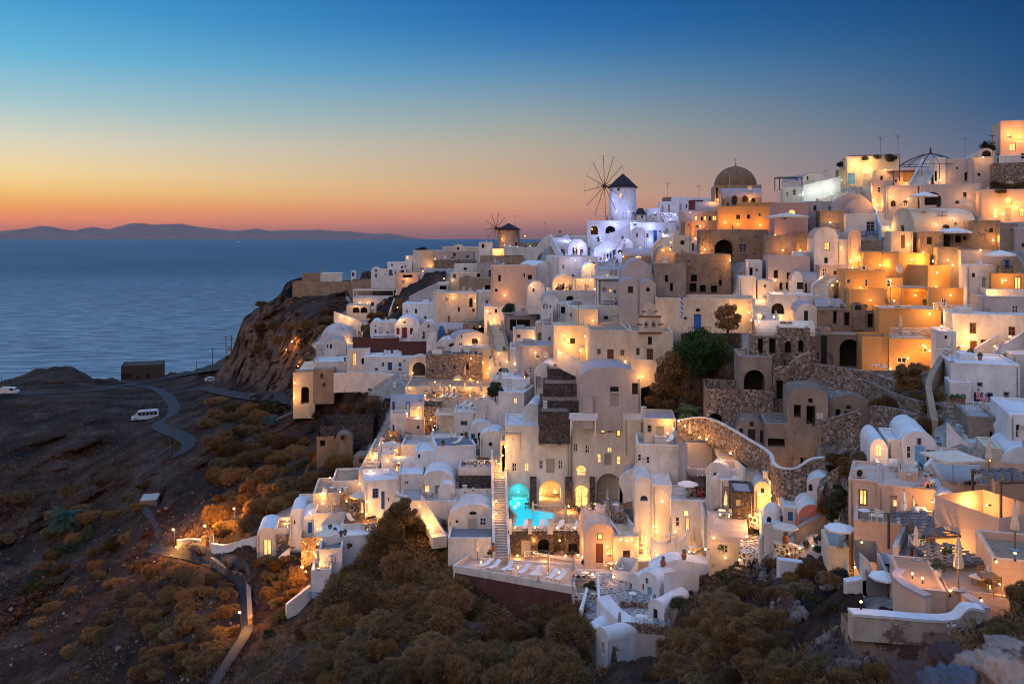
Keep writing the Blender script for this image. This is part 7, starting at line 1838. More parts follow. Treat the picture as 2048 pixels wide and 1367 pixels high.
def pose_meshes(pose, skirt):
    if (pose, skirt) in PM_: return PM_[(pose, skirt)]
    J = person_parts(pose); pts = []; E_ = []; ix = {}
    def P(n, r): ix[n] = len(pts); pts.append((J[n], r)); return ix[n]
    P('pel', (.15, .12)); P('che', (.16, .115)); P('nek', .055); P('hed', (.085, .10)); P('top', (.07, .085))
    E_ += [(0, 1), (1, 2), (2, 3), (3, 4)]
    for n in 'lr':
        a = P('hip' + n, .095); b_ = P('kne' + n, .06); c = P('ank' + n, .042); d = P('toe' + n, .035); E_ += [(0, a), (a, b_), (b_, c), (c, d)]
        a = P('sho' + n, .062); b_ = P('elb' + n, .045); c = P('wri' + n, .028); d = P('pal' + n, (.034, .018)); E_ += [(1, a), (a, b_), (b_, c), (c, d)]
        w = Vector(J['wri' + n]); p = Vector(J['pal' + n]); dr = (p - w).normalized(); sd = dr.cross(Vector((0, 0, 1))); sd = sd.normalized() if sd.length > .2 else Vector((1, 0, 0))
        bend = Vector((0, -.2, -.35)) if pose != 'recline' else Vector((0, 0, -.05))
        for k in range(4):
            l = (.036, .042, .040, .030)[k]; o = p + sd * (k - 1.5) * .019 + dr * .012
            i0 = len(pts); pts.append((tuple(o), .0095)); pts.append((tuple(o + dr * l), .0085)); pts.append((tuple(o + dr * l + (dr + bend).normalized() * l * .8), .0075)); E_ += [(d, i0), (i0, i0 + 1), (i0 + 1, i0 + 2)]
        o = w * .45 + p * .55 - sd * .035; i0 = len(pts); pts.append((tuple(o), .0105)); pts.append((tuple(o - sd * .014 + dr * .034), .009)); E_ += [(d, i0), (i0, i0 + 1)]
    body = skinmesh('person_body', pts, E_, 0)
    pts = []; E_ = []; ix = {}
    P('pel', (.165, .135)); P('che', (.178, .132)); P('nek', .062); E_ = [(0, 1), (1, 2)]
    for n in 'lr': a = P('sho' + n, .078); b_ = len(pts); q = Vector(J['sho' + n]).lerp(Vector(J['elb' + n]), .75); pts.append((tuple(q), .062)); E_ += [(1, a), (a, b_)]
    shirt = skinmesh('person_shirt', pts, E_, 0)
    pts = []; E_ = []
    P('pel', (.168, .138))
    for n in 'lr':
        a = P('hip' + n, .112); b_ = P('kne' + n, .08 if not skirt else .12); E_ += [(0, a), (a, b_)]
        if not skirt: c = len(pts); q = Vector(J['kne' + n]).lerp(Vector(J['ank' + n]), .9); pts.append((tuple(q), .058)); E_ += [(b_, c)]
    tr = skinmesh('person_trousers', pts, E_, 0)
    h = Vector(J['hed']); t = Vector(J['top'])
    hair = MB(); rr = random.Random(2)
    c = h + Vector((0, .018, .035)); vs = []; fs = []
    N1, N2 = 8, 14
    for i in range(N1 + 1):
        th = math.pi * .62 * i / N1
        for j in range(N2):
            a = 2 * math.pi * j / N2; bk = max(0, math.sin(a))
            q = Vector((math.cos(a) * math.sin(th) * .102, math.sin(a) * math.sin(th) * .118, math.cos(th) * .112))
            if math.sin(a) < -.1 and th > 1.1: q *= .90; q.z = max(q.z, .02)
            if bk > .1 and th > 1.5: q.z -= .10 * bk if skirt else .01
            vs.append(c + q)
    fs = [(i * N2 + j, i * N2 + (j + 1) % N2, (i + 1) * N2 + (j + 1) % N2, (i + 1) * N2 + j) for i in range(N1) for j in range(N2)]
    hair.add(vs, fs)
    face = []
    PM_[(pose, skirt)] = (body, shirt, tr, hair, h)
    return PM_[(pose, skirt)]
CLO = {}
def cloth(c):
    if c not in CLO: CLO[c] = plain('cloth ' + c, {'white': (.62, .60, .58), 'black': (.025, .025, .03), 'red': (.42, .03, .04), 'blue': (.05, .12, .32), 'grey': (.22, .22, .24), 'pink': (.55, .25, .28), 'beige': (.42, .34, .25), 'navy': (.02, .03, .08)}[c], .9, .2)
    return CLO[c]
def person(u, v, pose, top, bot, rz, act, skirt=False, p=None, s=1.0):
    body, shirt, tr, hair, h = pose_meshes(pose, skirt)
    root = empty('person', p if p is not None else stand(u, v, 10), R(rz)); root.scale = (s, s, s)
    def add(nm, me, mt):
        if not me.materials: me.materials.append(mt)
        o = bpy.data.objects.new(nm, me); COL.objects.link(o); o.parent = root
        o.material_slots[0].link = 'OBJECT'; o.material_slots[0].material = mt
        return o
    b = add('body', body, SKIN); add('shirt', shirt, cloth(top)); add('skirt' if skirt else 'trousers', tr, cloth(bot))
    hair.build('hair', HAIR, root, smooth=True)
    m = MB()
    for sx_ in (-.032, .032): m.lathe([(.001, -.008), (.009, 0), (.001, .008)], 6, (h.x + sx_, h.y - .092, h.z + .015))
    m.build('eye', DARK, root)
    m = MB(); m.add([(h.x - .012, h.y - .09, h.z - .015), (h.x + .012, h.y - .09, h.z - .015), (h.x, h.y - .118, h.z - .012), (h.x, h.y - .095, h.z + .02)], [(0, 1, 2), (1, 3, 2), (3, 0, 2)]); m.build('nose', SKIN, root)
    m = MB(); m.box(h.x - .02, h.y - .094, h.z - .045, h.x + .02, h.y - .088, h.z - .037); m.build('mouth', SALMON, root)
    m = MB()
    for sx_ in (-1, 1): m.lathe([(.002, -.028), (.014, -.01), (.016, .012), (.002, .028)], 6, (h.x + sx_ * .088, h.y, h.z))
    m.build('ear', SKIN, root)
    note(root, 'person', act, u, v, None)
    return root
for a in (
    (1147, 516, 'stand', 'black', 'black', 20, 'person in black standing'), (1153, 516, 'stand', 'black', 'red', -20, 'person in a black top and red trousers standing'),
    (1162, 515, 'stand', 'red', 'grey', -60, 'person in a red top standing'), (1215, 520, 'stand', 'black', 'navy', 160, 'person in dark clothes standing'), (1221, 520, 'stand', 'grey', 'black', 150, 'person in a grey top and black trousers standing'),
    (1234, 516, 'sit', 'black', 'black', -30, 'person in black sitting'), (1124, 512, 'stand', 'grey', 'black', 200, 'person in a grey top standing'), (1127, 512, 'stand', 'red', 'navy', 180, 'person in dark red standing'),
    (1218, 440, 'stand', 'grey', 'grey', 180, 'person in grey standing'), (1227, 440, 'stand', 'beige', 'beige', 170, 'person in beige standing'),
    (1465, 458, 'phone', 'blue', 'blue', 80, 'person in blue holding up a phone'), (1364, 492, 'sit', 'black', 'black', 10, 'person in black sitting'), (1386, 498, 'stand', 'black', 'navy', 30, 'person in dark clothes standing'),
    (1117, 577, 'sit', 'navy', 'black', 200, 'person in navy sitting'), (1127, 578, 'sit', 'black', 'navy', 180, 'person in black sitting'), (1139, 579, 'sit', 'grey', 'black', 170, 'person in a grey top sitting'), (1188, 602, 'stand', 'pink', 'white', 10, 'person in pink standing'),
    (1231, 596, 'sit', 'beige', 'blue', 0, 'person in beige sitting'),
    (1380, 992, 'sit', 'white', 'beige', -40, 'person in white sitting'), (1388, 990, 'sit', 'beige', 'grey', 0, 'person in beige sitting'), (1397, 996, 'sit', 'red', 'red', 60, 'person in red sitting'), (1404, 996, 'sit', 'red', 'black', 70, 'person in a red top and black trousers sitting'),
    (1265, 1128, 'sit', 'grey', 'black', 30, 'person in grey sitting'), (1997, 1022, 'sit', 'black', 'black', 90, 'person in black sitting'), (880, 1014, 'sit', 'navy', 'black', 80, 'nobody'),
    (955, 932, 'recline', 'black', 'black', -80, 'person in black reclining'), (897, 612, 'stand', 'black', 'red', 20, 'person in black and red standing'), (710, 978, 'sit', 'red', 'black', 60, 'person in a red top sitting'),
    (860, 858, 'sit', 'black', 'red', 20, 'person in black sitting'), (872, 860, 'sit', 'red', 'navy', -40, 'person in red sitting'), (864, 788, 'sit', 'black', 'black', 90, 'person in black sitting'), (908, 784, 'sit', 'navy', 'grey', -60, 'person in navy sitting'),
    (1957, 806, 'sit', 'pink', 'pink', 10, 'person in pink sitting'), (1972, 808, 'sit', 'pink', 'white', -10, 'person in a pink top sitting'), (1050, 716, 'sit', 'red', 'black', 40, 'person in red sitting')):
    if a[6] == 'nobody': continue
    person(*a)
q = stand(1846, 976); person(1844, 976, 'recline', 'pink', 'grey', -72, 'person in pink leaning back', p=q + Vector((0, 0, .0)))
person(1850, 977, 'recline', 'white', 'navy', -78, 'long-haired person in white leaning back', True, p=q + Vector((.55, .35, 0)))
q = stand(1944, 968); person(1940, 966, 'recline', 'white', 'black', -70, 'person in white and black leaning back', p=q)
person(1948, 966, 'recline', 'white', 'white', -76, 'long-haired person all in white leaning back', True, p=q + Vector((.5, .45, 0)))
# ================================================================ FREE-STANDING STRUCTURES
def box_from(u, v, D): return pt(u, v, D)
def pergola(u0, u1, v_top, v_foot, D, dep, mat, n, slats=12, yaw=0, weave=False, D2=None):
    a = pt(u0, v_top, D); b_ = pt(u1, v_top, D); zf = -(v_foot - HV) / F * D
    W = (b_ - a).length; h = a.z - zf
    root = empty('pergola', ((a.x + b_.x) / 2, a.y, zf), -R(yaw), n, 'pergola')
    REG.append(((u0 + u1) / 2, (v_top + v_foot) / 2, 20, n, u0, u1, v_top - 8, v_foot))
    m = MB(); m.box(-W / 2, -.06, h - .14, W / 2, .06, h); m.box(-W / 2, dep - .06, h - .14, W / 2, dep + .06, h); m.build('beam', mat, root)
    for x in (-W / 2 + .1, W / 2 - .1):
        for y in (0, dep): q = MB(); q.box(x - .07, y - .055, -.6, x + .07, y + .055, h - .14); q.build('post', mat, root)
    m = MB()
    for k in range(slats):
        y = dep * (k + .5) / slats
        if not weave: m.box(-W / 2 - .2, y - .06, h + .01, W / 2 + .2, y + .06, h + .05)
        else: m.box(-W / 2 - .2, y - .05, h + .01, W / 2 + .2, y + .05, h + .05)
    m.build('slat', mat, root)
    if weave:
        m = MB(); nx = 9
        for k in range(slats):
            for i in range(nx):
                if (i + k) % 2: continue
                x = -W / 2 + W * i / nx; y = dep * k / slats
                m.box(x, y + .02, h + .06, x + W / nx, y + dep / slats + .12, h + .085)
        m.build('woven_panel', plain('grey woven panel', (.10, .10, .11), .8, .3), root)
    return root
pergola(1850, 1980, 1070, 1128, 57, 4.8, WOODD, 'large dark pergola with woven chequered panels', 8, -6, True)
pergola(1880, 1975, 1128, 1170, 50, 3.2, WOODD, 'lower dark pergola with chequered panels over the sun chairs', 6, -6, True)
pergola(1996, 2090, 962, 1020, 58.5, 3.0, WOODD, 'dark chequered pergola against the rose wall', 5, -6, True)
pergola(1140, 1192, 838, 862, 113.5, 4, WOODW, 'white slatted roof pergola of the hotel', 10, 6)
pergola(1002, 1042, 866, 888, 118, 3, WOODG, 'grey slatted canopy over the glowing hotel balcony', 12)
pergola(785, 830, 922, 950, 125, 3, WOODW, 'white slatted pergola over the lamplit porch', 12)
pergola(706, 788, 580, 598, 231, 5, WOODW, 'white pole pergola on the cliff side terrace', 6)
pergola(1197, 1240, 560, 600, 143, 4, METALD, 'dark green pergola over the white balcony', 8)
pergola(902, 938, 702, 722, 164, 3, WOODW, 'white porch pergola by the stone building', 8)
pergola(872, 912, 828, 848, 133, 4, WOODW, 'slatted white pergola above the small pool', 12)
pergola(1008, 1072, 626, 668, 168, 4, WOODG, 'grey awning on thin posts', 14)
pergola(1786, 1835, 342, 370, 158, 3, WOODD, 'reed awning on thin posts', 16)
pergola(1558, 1605, 354, 374, 166, 3, METALD, 'thin metal frame on the stepped block', 5)
pergola(724, 760, 962, 982, 126, 3, WOODW, 'white porch frame under the wide parasol', 8)
pergola(1780, 1810, 1132, 1178, 52, .3, WOODD, 'slatted dark screen beside the lane', 6)
pergola(1801, 1858, 574, 610, 115.5, 3, WOODG, 'grey fabric awning over the ochre veranda', 16)
def dome_frame():
    c = pt(1861, 345, 150); s = 150 / F
    root = empty('dome_frame', c, 0, 'large umbrella-shaped metal frame on the skyline terrace', 'frame'); m = MB()
    for k in range(12):
        a = 2 * math.pi * k / 12; pr = None
        for t in range(9):
            r = 62 * s * t / 8; z = (38 - 24 * (t / 8) ** 1.6) * s
            p = Vector((r * math.cos(a), r * math.sin(a) * .6, z))
            if pr is not None: m.bar(pr, p, .05, n=4)
            pr = p
    m.build('rib', METALD, root); m = MB(); pr = None
    for k in range(25):
        a = 2 * math.pi * k / 24; p = Vector((62 * s * math.cos(a), 62 * s * math.sin(a) * .6, 14 * s))
        if pr is not None: m.bar(pr, p, .05, n=4)
        pr = p
    m.build('ring', METALD, root)
    for a in (0, math.pi, math.pi / 2, -math.pi / 2): q = MB(); q.bar((62 * s * math.cos(a), 62 * s * math.sin(a) * .6, -1.5), (62 * s * math.cos(a), 62 * s * math.sin(a) * .6, 14 * s), .06, n=5); q.build('post', METALD, root)
    q = MB(); q.lathe([(.02, 36 * s), (.3, 38 * s), (.12, 42 * s), (.2, 45 * s), (.01, 52 * s)], 8); q.build('finial', METALD, root)
dome_frame()
def pole(u, v0, v1, n, r=.12, cross=0, D=None, cat='utility pole', mat=WOODD):
    p = TG(u, v1) if D is None else pt(u, v1, D); h = (v1 - v0) / F * p.y
    root = empty(cat.replace(' ', '_'), p, 0, n, cat); m = MB(); m.bar((0, 0, -.5), (0, 0, h), r, r * .7, 8); m.build('shaft', mat, root)
    for k in range(cross): q = MB(); q.bar((-.8, 0, h - .4 - k * .8), (.8, 0, h - .4 - k * .8), .06, n=5); q.build('crossarm', mat, root)
    return root, h, p
pole(340, 836, 912, 'tall bare utility pole beside the winding road', .14)
pole(393, 722, 760, 'bare utility pole by the coast road', .13)
pole(425, 695, 742, 'lone thin pole on the coastal bank', .13, 1)
r_, h_, p_ = pole(452, 671, 720, 'seaward pole of the transformer pair beside the cliff', .16, 2)
r_, h_, p_ = pole(463, 670, 718, 'cliff-side pole of the transformer pair', .16, 2)
e = empty('transformer', p_ + Vector((-.8, -.3, h_ * .35)), 0, 'grey transformer box hung between the two poles', 'transformer'); m = MB(); m.box(-.5, -.4, 0, .5, .4, 1.3); m.build('tank', METALG, e, bevel=.05)
m = MB(); [m.bar((x, 0, 1.3), (x, 0, 1.7), .06, n=6) for x in (-.3, 0, .3)]; m.build('insulator', METALD, e)
pole(3, 750, 772, 'short post at the far seaward edge', .1)
pole(641, 535, 566, 'dark obelisk-like post on the fort', .35, D=262, cat='post', mat=TAN)
for a in ((1033, 640, 714, 150), (1157, 588, 610, 145), (1459, 342, 420, 172), (1381, 452, 482, 165)): pole(a[0], a[1], a[2], {1033: 'tall wooden mast by the cafe terrace', 1157: 'thin mast on the grey flat roof', 1459: 'striped flag mast before the church', 1381: 'short white mast on the amber house'}[a[0]], .06, D=a[3], cat='mast', mat=WOODG)
# flag hanging on its pole
r_, h_, p_ = pole(1360, 588, 700, 'white pole carrying the limp blue and white flag', .06, D=123, cat='flagpole', mat=WARM)
fl = empty('flag', p_ + Vector((.08, -.05, h_ - 3.2)), 0, 'limp blue and white striped flag on its pole', 'flag')
for k in range(9):
    m = MB(); z0, z1 = 3.1 - k * .34, 3.1 - (k + 1) * .34
    x = .42 * math.sin(1 + k * .22); y = lambda z: .05 * math.sin(z * 5)
    m.add([(0, y(z0), z0), (.18, .08, z0 - .3), (x, y(z0), z0 - .5), (x, y(z1), z1 - .5), (.18, .08, z1 - .3), (0, y(z1), z1)], [(0, 1, 4, 5), (1, 2, 3, 4)])
    m.build('stripe', WOODB if k % 2 == 0 else WHITE, fl)
# plaque
p, n = cast(1640, 831)
e = empty('plaque', p + n * .03, 0, 'pale stone plaque on the grey cave house', 'plaque'); m = MB(); s = p.y / F; m.box(-7 * s, -.03, -6 * s, 7 * s, .02, 6 * s); m.build('slab', WARM, e)
m = MB(); [m.box(-5 * s + (k % 2) * .06, -.04, (3.2 - k * 2.2) * s, 4.6 * s - (k % 3) * .1, -.034, (3.7 - k * 2.2) * s) for k in range(4)]; m.build('worn_lettering', TAN, e)
# ---------------- vehicles
def vehicle(kind, u, v, rz, mat, n, L, W, Hh):
    p = TG(u, v); root = empty(kind, (p.x, p.y, p.z + .12), R(rz), n, kind.replace('_', ' '))
    prof = {'minibus': [(0, .35), (0, .95), (.06, 1.15), (.17, 1.75), (.24, 2.35), (.30, 2.6), (.97, 2.62), (1, 2.4), (1, .35)], 'van': [(0, .35), (.0, .9), (.10, 1.15), (.22, 1.8), (.28, 1.95), (.98, 1.98), (1, 1.8), (1, .35)],
            'car': [(0, .3), (.0, .65), (.25, .82), (.36, 1.32), (.45, 1.42), (.72, 1.42), (.88, 1.0), (1, .95), (1, .3)]}[kind]
    P_ = [(-L / 2 + x * L, z * Hh) for x, z in prof]; m = MB(); n_ = len(P_); vs = []
    for y, k in ((-W / 2, 0), (-W / 2 + .08, 1), (W / 2 - .08, 1), (W / 2, 0)):
        for x, z in P_: vs.append((x, y * (1 - (.10 if z > 1.2 * Hh else 0)), z + (.0 if k == 0 else .03 if z > .8 else 0)))
    m.add(vs, [(k * n_ + i, k * n_ + (i + 1) % n_, (k + 1) * n_ + (i + 1) % n_, (k + 1) * n_ + i) for k in range(3) for i in range(n_)] + [tuple(range(n_)), tuple(3 * n_ + i for i in range(n_))[::-1]])
    m.build('body', mat, root, bevel=.04)
    gz0, gz1 = {'minibus': (1.45, 2.3), 'van': (1.15, 1.75), 'car': (.88, 1.3)}[kind]; gx0, gx1 = {'minibus': (.24, .95), 'van': (.20, .45), 'car': (.38, .82)}[kind]
    for s_ in (-1, 1):
        m = MB(); y = s_ * (W / 2 * .95 + .03) if kind == 'minibus' else s_ * (W / 2 + .012)
        nw = {'minibus': 5, 'van': 1, 'car': 2}[kind]
        for k in range(nw):
            a = -L / 2 + L * (gx0 + (gx1 - gx0) * k / nw) + .04; b_ = -L / 2 + L * (gx0 + (gx1 - gx0) * (k + 1) / nw) - .04
            m.quad((a, y, gz0 * Hh), (b_, y, gz0 * Hh), (b_, y * .985, gz1 * Hh), (a + .08, y * .985, gz1 * Hh))
        m.build('side_window', GLASS, root)
    x0 = -L / 2; a, b_ = {'minibus': ((.075, 1.25), (.225, 2.2)), 'van': ((.11, 1.2), (.21, 1.7)), 'car': ((.262, .86), (.352, 1.28))}[kind]
    dx, dz = (b_[0] - a[0]) * L, (b_[1] - a[1]) * Hh; q = math.hypot(dx, dz); ox, oz = -dz / q * .05, dx / q * .05
    m = MB(); m.quad((x0 + a[0] * L + ox, -W * .42, a[1] * Hh + oz), (x0 + a[0] * L + ox, W * .42, a[1] * Hh + oz), (x0 + b_[0] * L + ox, W * .39, b_[1] * Hh + oz), (x0 + b_[0] * L + ox, -W * .39, b_[1] * Hh + oz)); m.build('windscreen', GLASS, root)
    rw = .36 if kind == 'minibus' else .32
    for fx in (.17, .80):
        for s_ in (-1, 1):
            m = MB(); m.bar((x0 + fx * L, s_ * (W / 2 - .2), rw), (x0 + fx * L, s_ * (W / 2 + .03), rw), rw, n=16); w = m.build('wheel', METALD, root)
            m = MB(); m.bar((x0 + fx * L, s_ * (W / 2), rw), (x0 + fx * L, s_ * (W / 2 + .045), rw), rw * .55, n=12); m.build('rim', METALG, w)
    for s_ in (-1, 1): m = MB(); m.box(x0 - .03, s_ * W * .36 - .14, .62 * Hh, x0 + .03, s_ * W * .36 + .14, .8 * Hh); m.build('headlight', WARM, root)
    return root
vehicle('minibus', 290, 840, 22, plain('silver blue paint', (.42, .50, .60), .3, .05), 'silver minibus parked by the winding road', 6.8, 2.1, 1.0)
vehicle('van', 20, 788, 182, plain('white van paint', (.55, .56, .56), .35, .05), 'white van parked at the seaward end of the track', 5.6, 2.0, 1.15)
vehicle('car', 423, 763, 200, plain('white car paint', (.5, .52, .55), .3, .05), 'white car parked under the cliff', 4.2, 1.75, 1.0)
vehicle('car', 519, 798, 190, plain('dark car paint', (.03, .03, .035), .3, .05), 'dark car parked at the cliff foot', 4.2, 1.75, 1.0)
# ================================================================ VEGETATION
def bushmesh(seed, nb, bl, name='bush'):
    rr = random.Random(seed); lob = [(rr.uniform(-.7, .7), rr.uniform(-.6, .6), rr.uniform(.1, .6), rr.uniform(.24, .5)) for _ in range(11)] + [(0, 0, .25, .5)]
    m = MB()
    for _ in range(nb):
        x, y, z, r = rr.choice(lob); d = Vector((rr.gauss(0, 1), rr.gauss(0, 1), rr.gauss(.25, .9))).normalized()
        c = Vector((x, y, z)) + d * r * rr.uniform(.7, 1.12)
        if c.z < -.1: continue
        g = (d + Vector((rr.gauss(0, .5), rr.gauss(0, .5), rr.gauss(.3, .4)))).normalized(); l = bl * rr.uniform(.6, 1.4); w = g.orthogonal().normalized() * bl * .10
        m.poly([c - w, c + w, c + g * l])
        g2 = (g + Vector((rr.gauss(0, .6), rr.gauss(0, .6), rr.gauss(0, .6)))).normalized(); c2 = c + g * l * .3; w = g2.orthogonal().normalized() * bl * .09
        m.poly([c2 - w, c2 + w, c2 + g2 * l * .8])
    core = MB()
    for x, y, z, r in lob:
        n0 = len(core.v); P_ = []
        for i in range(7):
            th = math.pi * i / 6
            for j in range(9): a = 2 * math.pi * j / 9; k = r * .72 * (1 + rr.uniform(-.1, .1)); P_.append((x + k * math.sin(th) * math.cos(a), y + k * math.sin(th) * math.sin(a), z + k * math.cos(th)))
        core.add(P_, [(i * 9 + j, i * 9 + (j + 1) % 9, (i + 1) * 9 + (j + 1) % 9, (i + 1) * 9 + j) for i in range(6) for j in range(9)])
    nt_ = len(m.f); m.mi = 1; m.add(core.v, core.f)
    return m
BM = []; GM = []
def mk_bush(seed, nb, bl, mats, lst):
    o = bushmesh(seed, nb, bl).build('thornbush', mats); lst.append(o.data); bpy.data.objects.remove(o)
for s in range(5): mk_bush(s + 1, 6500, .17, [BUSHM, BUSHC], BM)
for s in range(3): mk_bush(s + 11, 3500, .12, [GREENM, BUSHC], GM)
nb_ = [0]
def bush(u, v, rpx, lst=None, name='thornbush', desc=None, onsolid=False, sq=None):
    lst = lst or BM
    p = cast(u, v)[0] if onsolid else TG(u, v)
    r = rpx / F * p.y
    o = bpy.data.objects.new(name, lst[nb_[0] % len(lst)]); COL.objects.link(o); nb_[0] += 1
    o.location = p - Vector((0, 0, r * .15)); o.rotation_euler = (0, 0, random.uniform(0, 6.28)); o.scale = (r * random.uniform(.85, 1.35), r * random.uniform(.85, 1.3), r * (sq or random.uniform(.65, 1.1)))
    note(o, 'bush' if lst is BM else 'shrub', desc or (('large ' if rpx > 36 else 'small ' if rpx < 20 else 'round ') + 'dry thornbush' if lst is BM else 'low green shrub'), u, v, 'dry thornbushes on the hillside' if lst is BM else 'green shrubs on the slopes')
    return o
ZONES = [([(740, 1120), (800, 1030), (830, 1020), (870, 1090), (905, 1120), (905, 1200), (860, 1367), (620, 1367), (660, 1200)], 44, 26, 48),
         ([(905, 1215), (1160, 1235), (1170, 1367), (860, 1367)], 22, 34, 60), ([(1345, 1290), (1420, 1205), (1450, 1200), (1560, 1240), (1600, 1367), (1300, 1367)], 34, 26, 48),
         ([(1450, 1160), (1580, 1130), (1680, 1160), (1560, 1210), (1440, 1260)], 14, 20, 34), ([(340, 1130), (420, 1130), (470, 1180), (470, 1260), (420, 1350), (250, 1367), (330, 1220)], 34, 14, 26),
         ([(200, 1120), (340, 1110), (340, 1220), (200, 1300), (60, 1300), (80, 1200)], 22, 12, 22), ([(560, 880), (660, 900), (720, 940), (640, 980), (520, 1060), (430, 1070), (440, 960)], 40, 14, 32),
         ([(510, 1110), (600, 1110), (620, 1180), (540, 1220), (505, 1180)], 18, 10, 20), ([(430, 800), (560, 830), (560, 880), (420, 960), (400, 880)], 22, 10, 24), ([(500, 600), (700, 620), (640, 700), (500, 720)], 16, 8, 18),
         ([(0, 1000), (300, 950), (300, 1100), (0, 1180)], 20, 12, 24), ([(1750, 800), (1880, 790), (1870, 860), (1760, 870)], 8, 14, 26), ([(1600, 930), (1740, 910), (1760, 960), (1690, 960), (1640, 950)], 6, 16, 26),
         ([(1270, 790), (1300, 750), (1400, 790), (1420, 830), (1330, 840)], 8, 14, 22), ([(650, 700), (720, 660), (780, 600), (830, 570), (780, 640), (700, 720)], 10, 8, 16), ([(640, 780), (760, 790), (700, 850), (640, 840)], 7, 14, 24)]
rz = random.Random(5)
for poly, n, r0, r1 in ZONES:
    xs = [p[0] for p in poly]; ys = [p[1] for p in poly]; k = 0; tries = 0; got = []
    while k < n and tries < 3000:
        tries += 1; u = rz.uniform(min(xs), max(xs)); v = rz.uniform(min(ys), max(ys)); r = rz.uniform(r0, r1)
        if not inpoly(np.array([u]), np.array([v]), poly)[0]: continue
        if any(math.hypot(u - a, v - b_) < (r + c) * .48 for a, b_, c in got): continue
        if segdist(np.array([u]), np.array([v]), PATH)[0] < r + 8: continue
        got.append((u, v, r)); bush(u, v, r); k += 1
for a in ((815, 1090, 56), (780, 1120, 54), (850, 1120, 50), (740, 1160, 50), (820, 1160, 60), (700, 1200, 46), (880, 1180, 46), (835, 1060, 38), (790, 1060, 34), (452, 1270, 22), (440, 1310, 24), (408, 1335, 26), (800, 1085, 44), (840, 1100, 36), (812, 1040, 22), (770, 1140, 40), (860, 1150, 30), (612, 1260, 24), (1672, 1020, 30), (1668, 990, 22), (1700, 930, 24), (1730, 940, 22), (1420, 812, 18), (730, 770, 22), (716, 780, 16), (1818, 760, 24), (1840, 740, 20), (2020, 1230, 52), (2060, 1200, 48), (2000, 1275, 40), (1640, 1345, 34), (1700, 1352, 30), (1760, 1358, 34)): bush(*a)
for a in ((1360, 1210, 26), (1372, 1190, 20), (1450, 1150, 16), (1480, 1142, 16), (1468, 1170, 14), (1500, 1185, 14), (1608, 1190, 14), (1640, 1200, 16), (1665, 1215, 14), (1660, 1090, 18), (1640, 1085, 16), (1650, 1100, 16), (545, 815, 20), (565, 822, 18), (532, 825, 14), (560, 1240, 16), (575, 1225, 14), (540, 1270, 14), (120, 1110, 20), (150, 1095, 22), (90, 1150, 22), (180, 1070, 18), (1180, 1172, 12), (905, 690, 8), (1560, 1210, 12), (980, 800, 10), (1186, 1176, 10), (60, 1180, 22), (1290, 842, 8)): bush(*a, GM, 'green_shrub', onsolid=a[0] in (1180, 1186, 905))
def tree(u, v, hpx, wpx, lm, n, seed=1, nl=9000, D=None, kind='tree', p=None, tr=.2):
    p = TG(u, v) if p is None else p; s = p.y / F; h = hpx * s; w = wpx * s / 2; rr = random.Random(seed)
    root = empty(kind, p, 0, n, 'tree'); m = MB(); REG.append((u, v - hpx / 2, wpx / 2, n, u - wpx / 2, u + wpx / 2, v - hpx, v))
    m.bar((0, 0, -.5), (.1, 0, h * .3), tr, tr * .7, 8); lims = []
    cl = []
    for k in range(46):
        a = rr.uniform(0, 6.28); q = rr.uniform(.1, .82) ** .7; z = h * rr.uniform(.28, .88); rad = w * q * math.sqrt(max(.08, 1 - ((z / h - .5) / .52) ** 2))
        c = Vector((rad * math.cos(a), rad * math.sin(a) * .8, z)); cl.append((c, w * rr.uniform(.15, .30)))
        if k < 9: m.bar((.1, 0, h * .25), c * .85, tr * .45, .03, 5)
    m.build('trunk', BARK, root); m = MB()
    for _ in range(nl):
        c, r = rr.choice(cl); d = Vector((rr.gauss(0, 1), rr.gauss(0, 1), rr.gauss(0, .8))).normalized(); q = c + d * r * rr.uniform(.6, 1.08)
        if q.z < h * .06: continue
        u_ = (d + Vector((rr.gauss(0, .8), rr.gauss(0, .8), rr.gauss(0, .8)))).normalized(); x = u_.orthogonal().normalized(); l = .14 * rr.uniform(.7, 1.3)
        m.poly([q - x * l * .5, q + u_ * l, q + x * l * .5, q - u_ * l])
    m.build('crown', lm, root)
    return root
tree(1405, 768, 112, 128, hued('fig tree leaves', (.030, .060, .016), (.030, .060, .016), .8, .6), 'big dark green tree beside the cream church house', 3, 16000)
tree(1350, 770, 70, 76, BUSHM, 'brown dry tree seaward of the big green tree', 4, 8000)
tree(1462, 690, 66, 52, BUSHM, 'rusty brown tree rising above the big green tree', 5, 6000, p=G(1462, 690) + Vector((0, 2, 1)))
tree(1330, 800, 60, 60, BUSHM, 'sprawling brown thorn tree below the church', 6, 6000)
tree(1820, 800, 78, 62, BUSHM, 'hanging brown thorn tree at the ochre wall foot', 8, 7000, tr=.1)
tree(1675, 1060, 96, 46, hued('grey green cypress', (.05, .055, .025), (.05, .055, .025), 1, .5), 'dense grey-green bush tree beside the beige house', 9, 9000, p=pt(1676, 1060, 74))
tree(812, 1065, 76, 60, BUSHM, 'pointed dry bush tree at the head of the thorny spur', 10, 8000, p=pt(806, 1070, 111))
tree(1974, 306, 24, 30, hued('skyline shrub', (.03, .03, .02), (.03, .03, .02)), 'round dark shrub on the skyline', 12, 2500, p=pt(1976, 306, 158), tr=.08)
tree(848, 506, 14, 26, hued('skyline shrub far', (.02, .025, .02), (.02, .025, .02)), 'dark round shrub on the seaward ridge', 13, 1800, p=pt(844, 508, 264), tr=.08)
tree(985, 815, 40, 34, LEAFD, 'dark shrub tree beside the restaurant deck', 14, 3000, p=stand(990, 806), tr=.08)
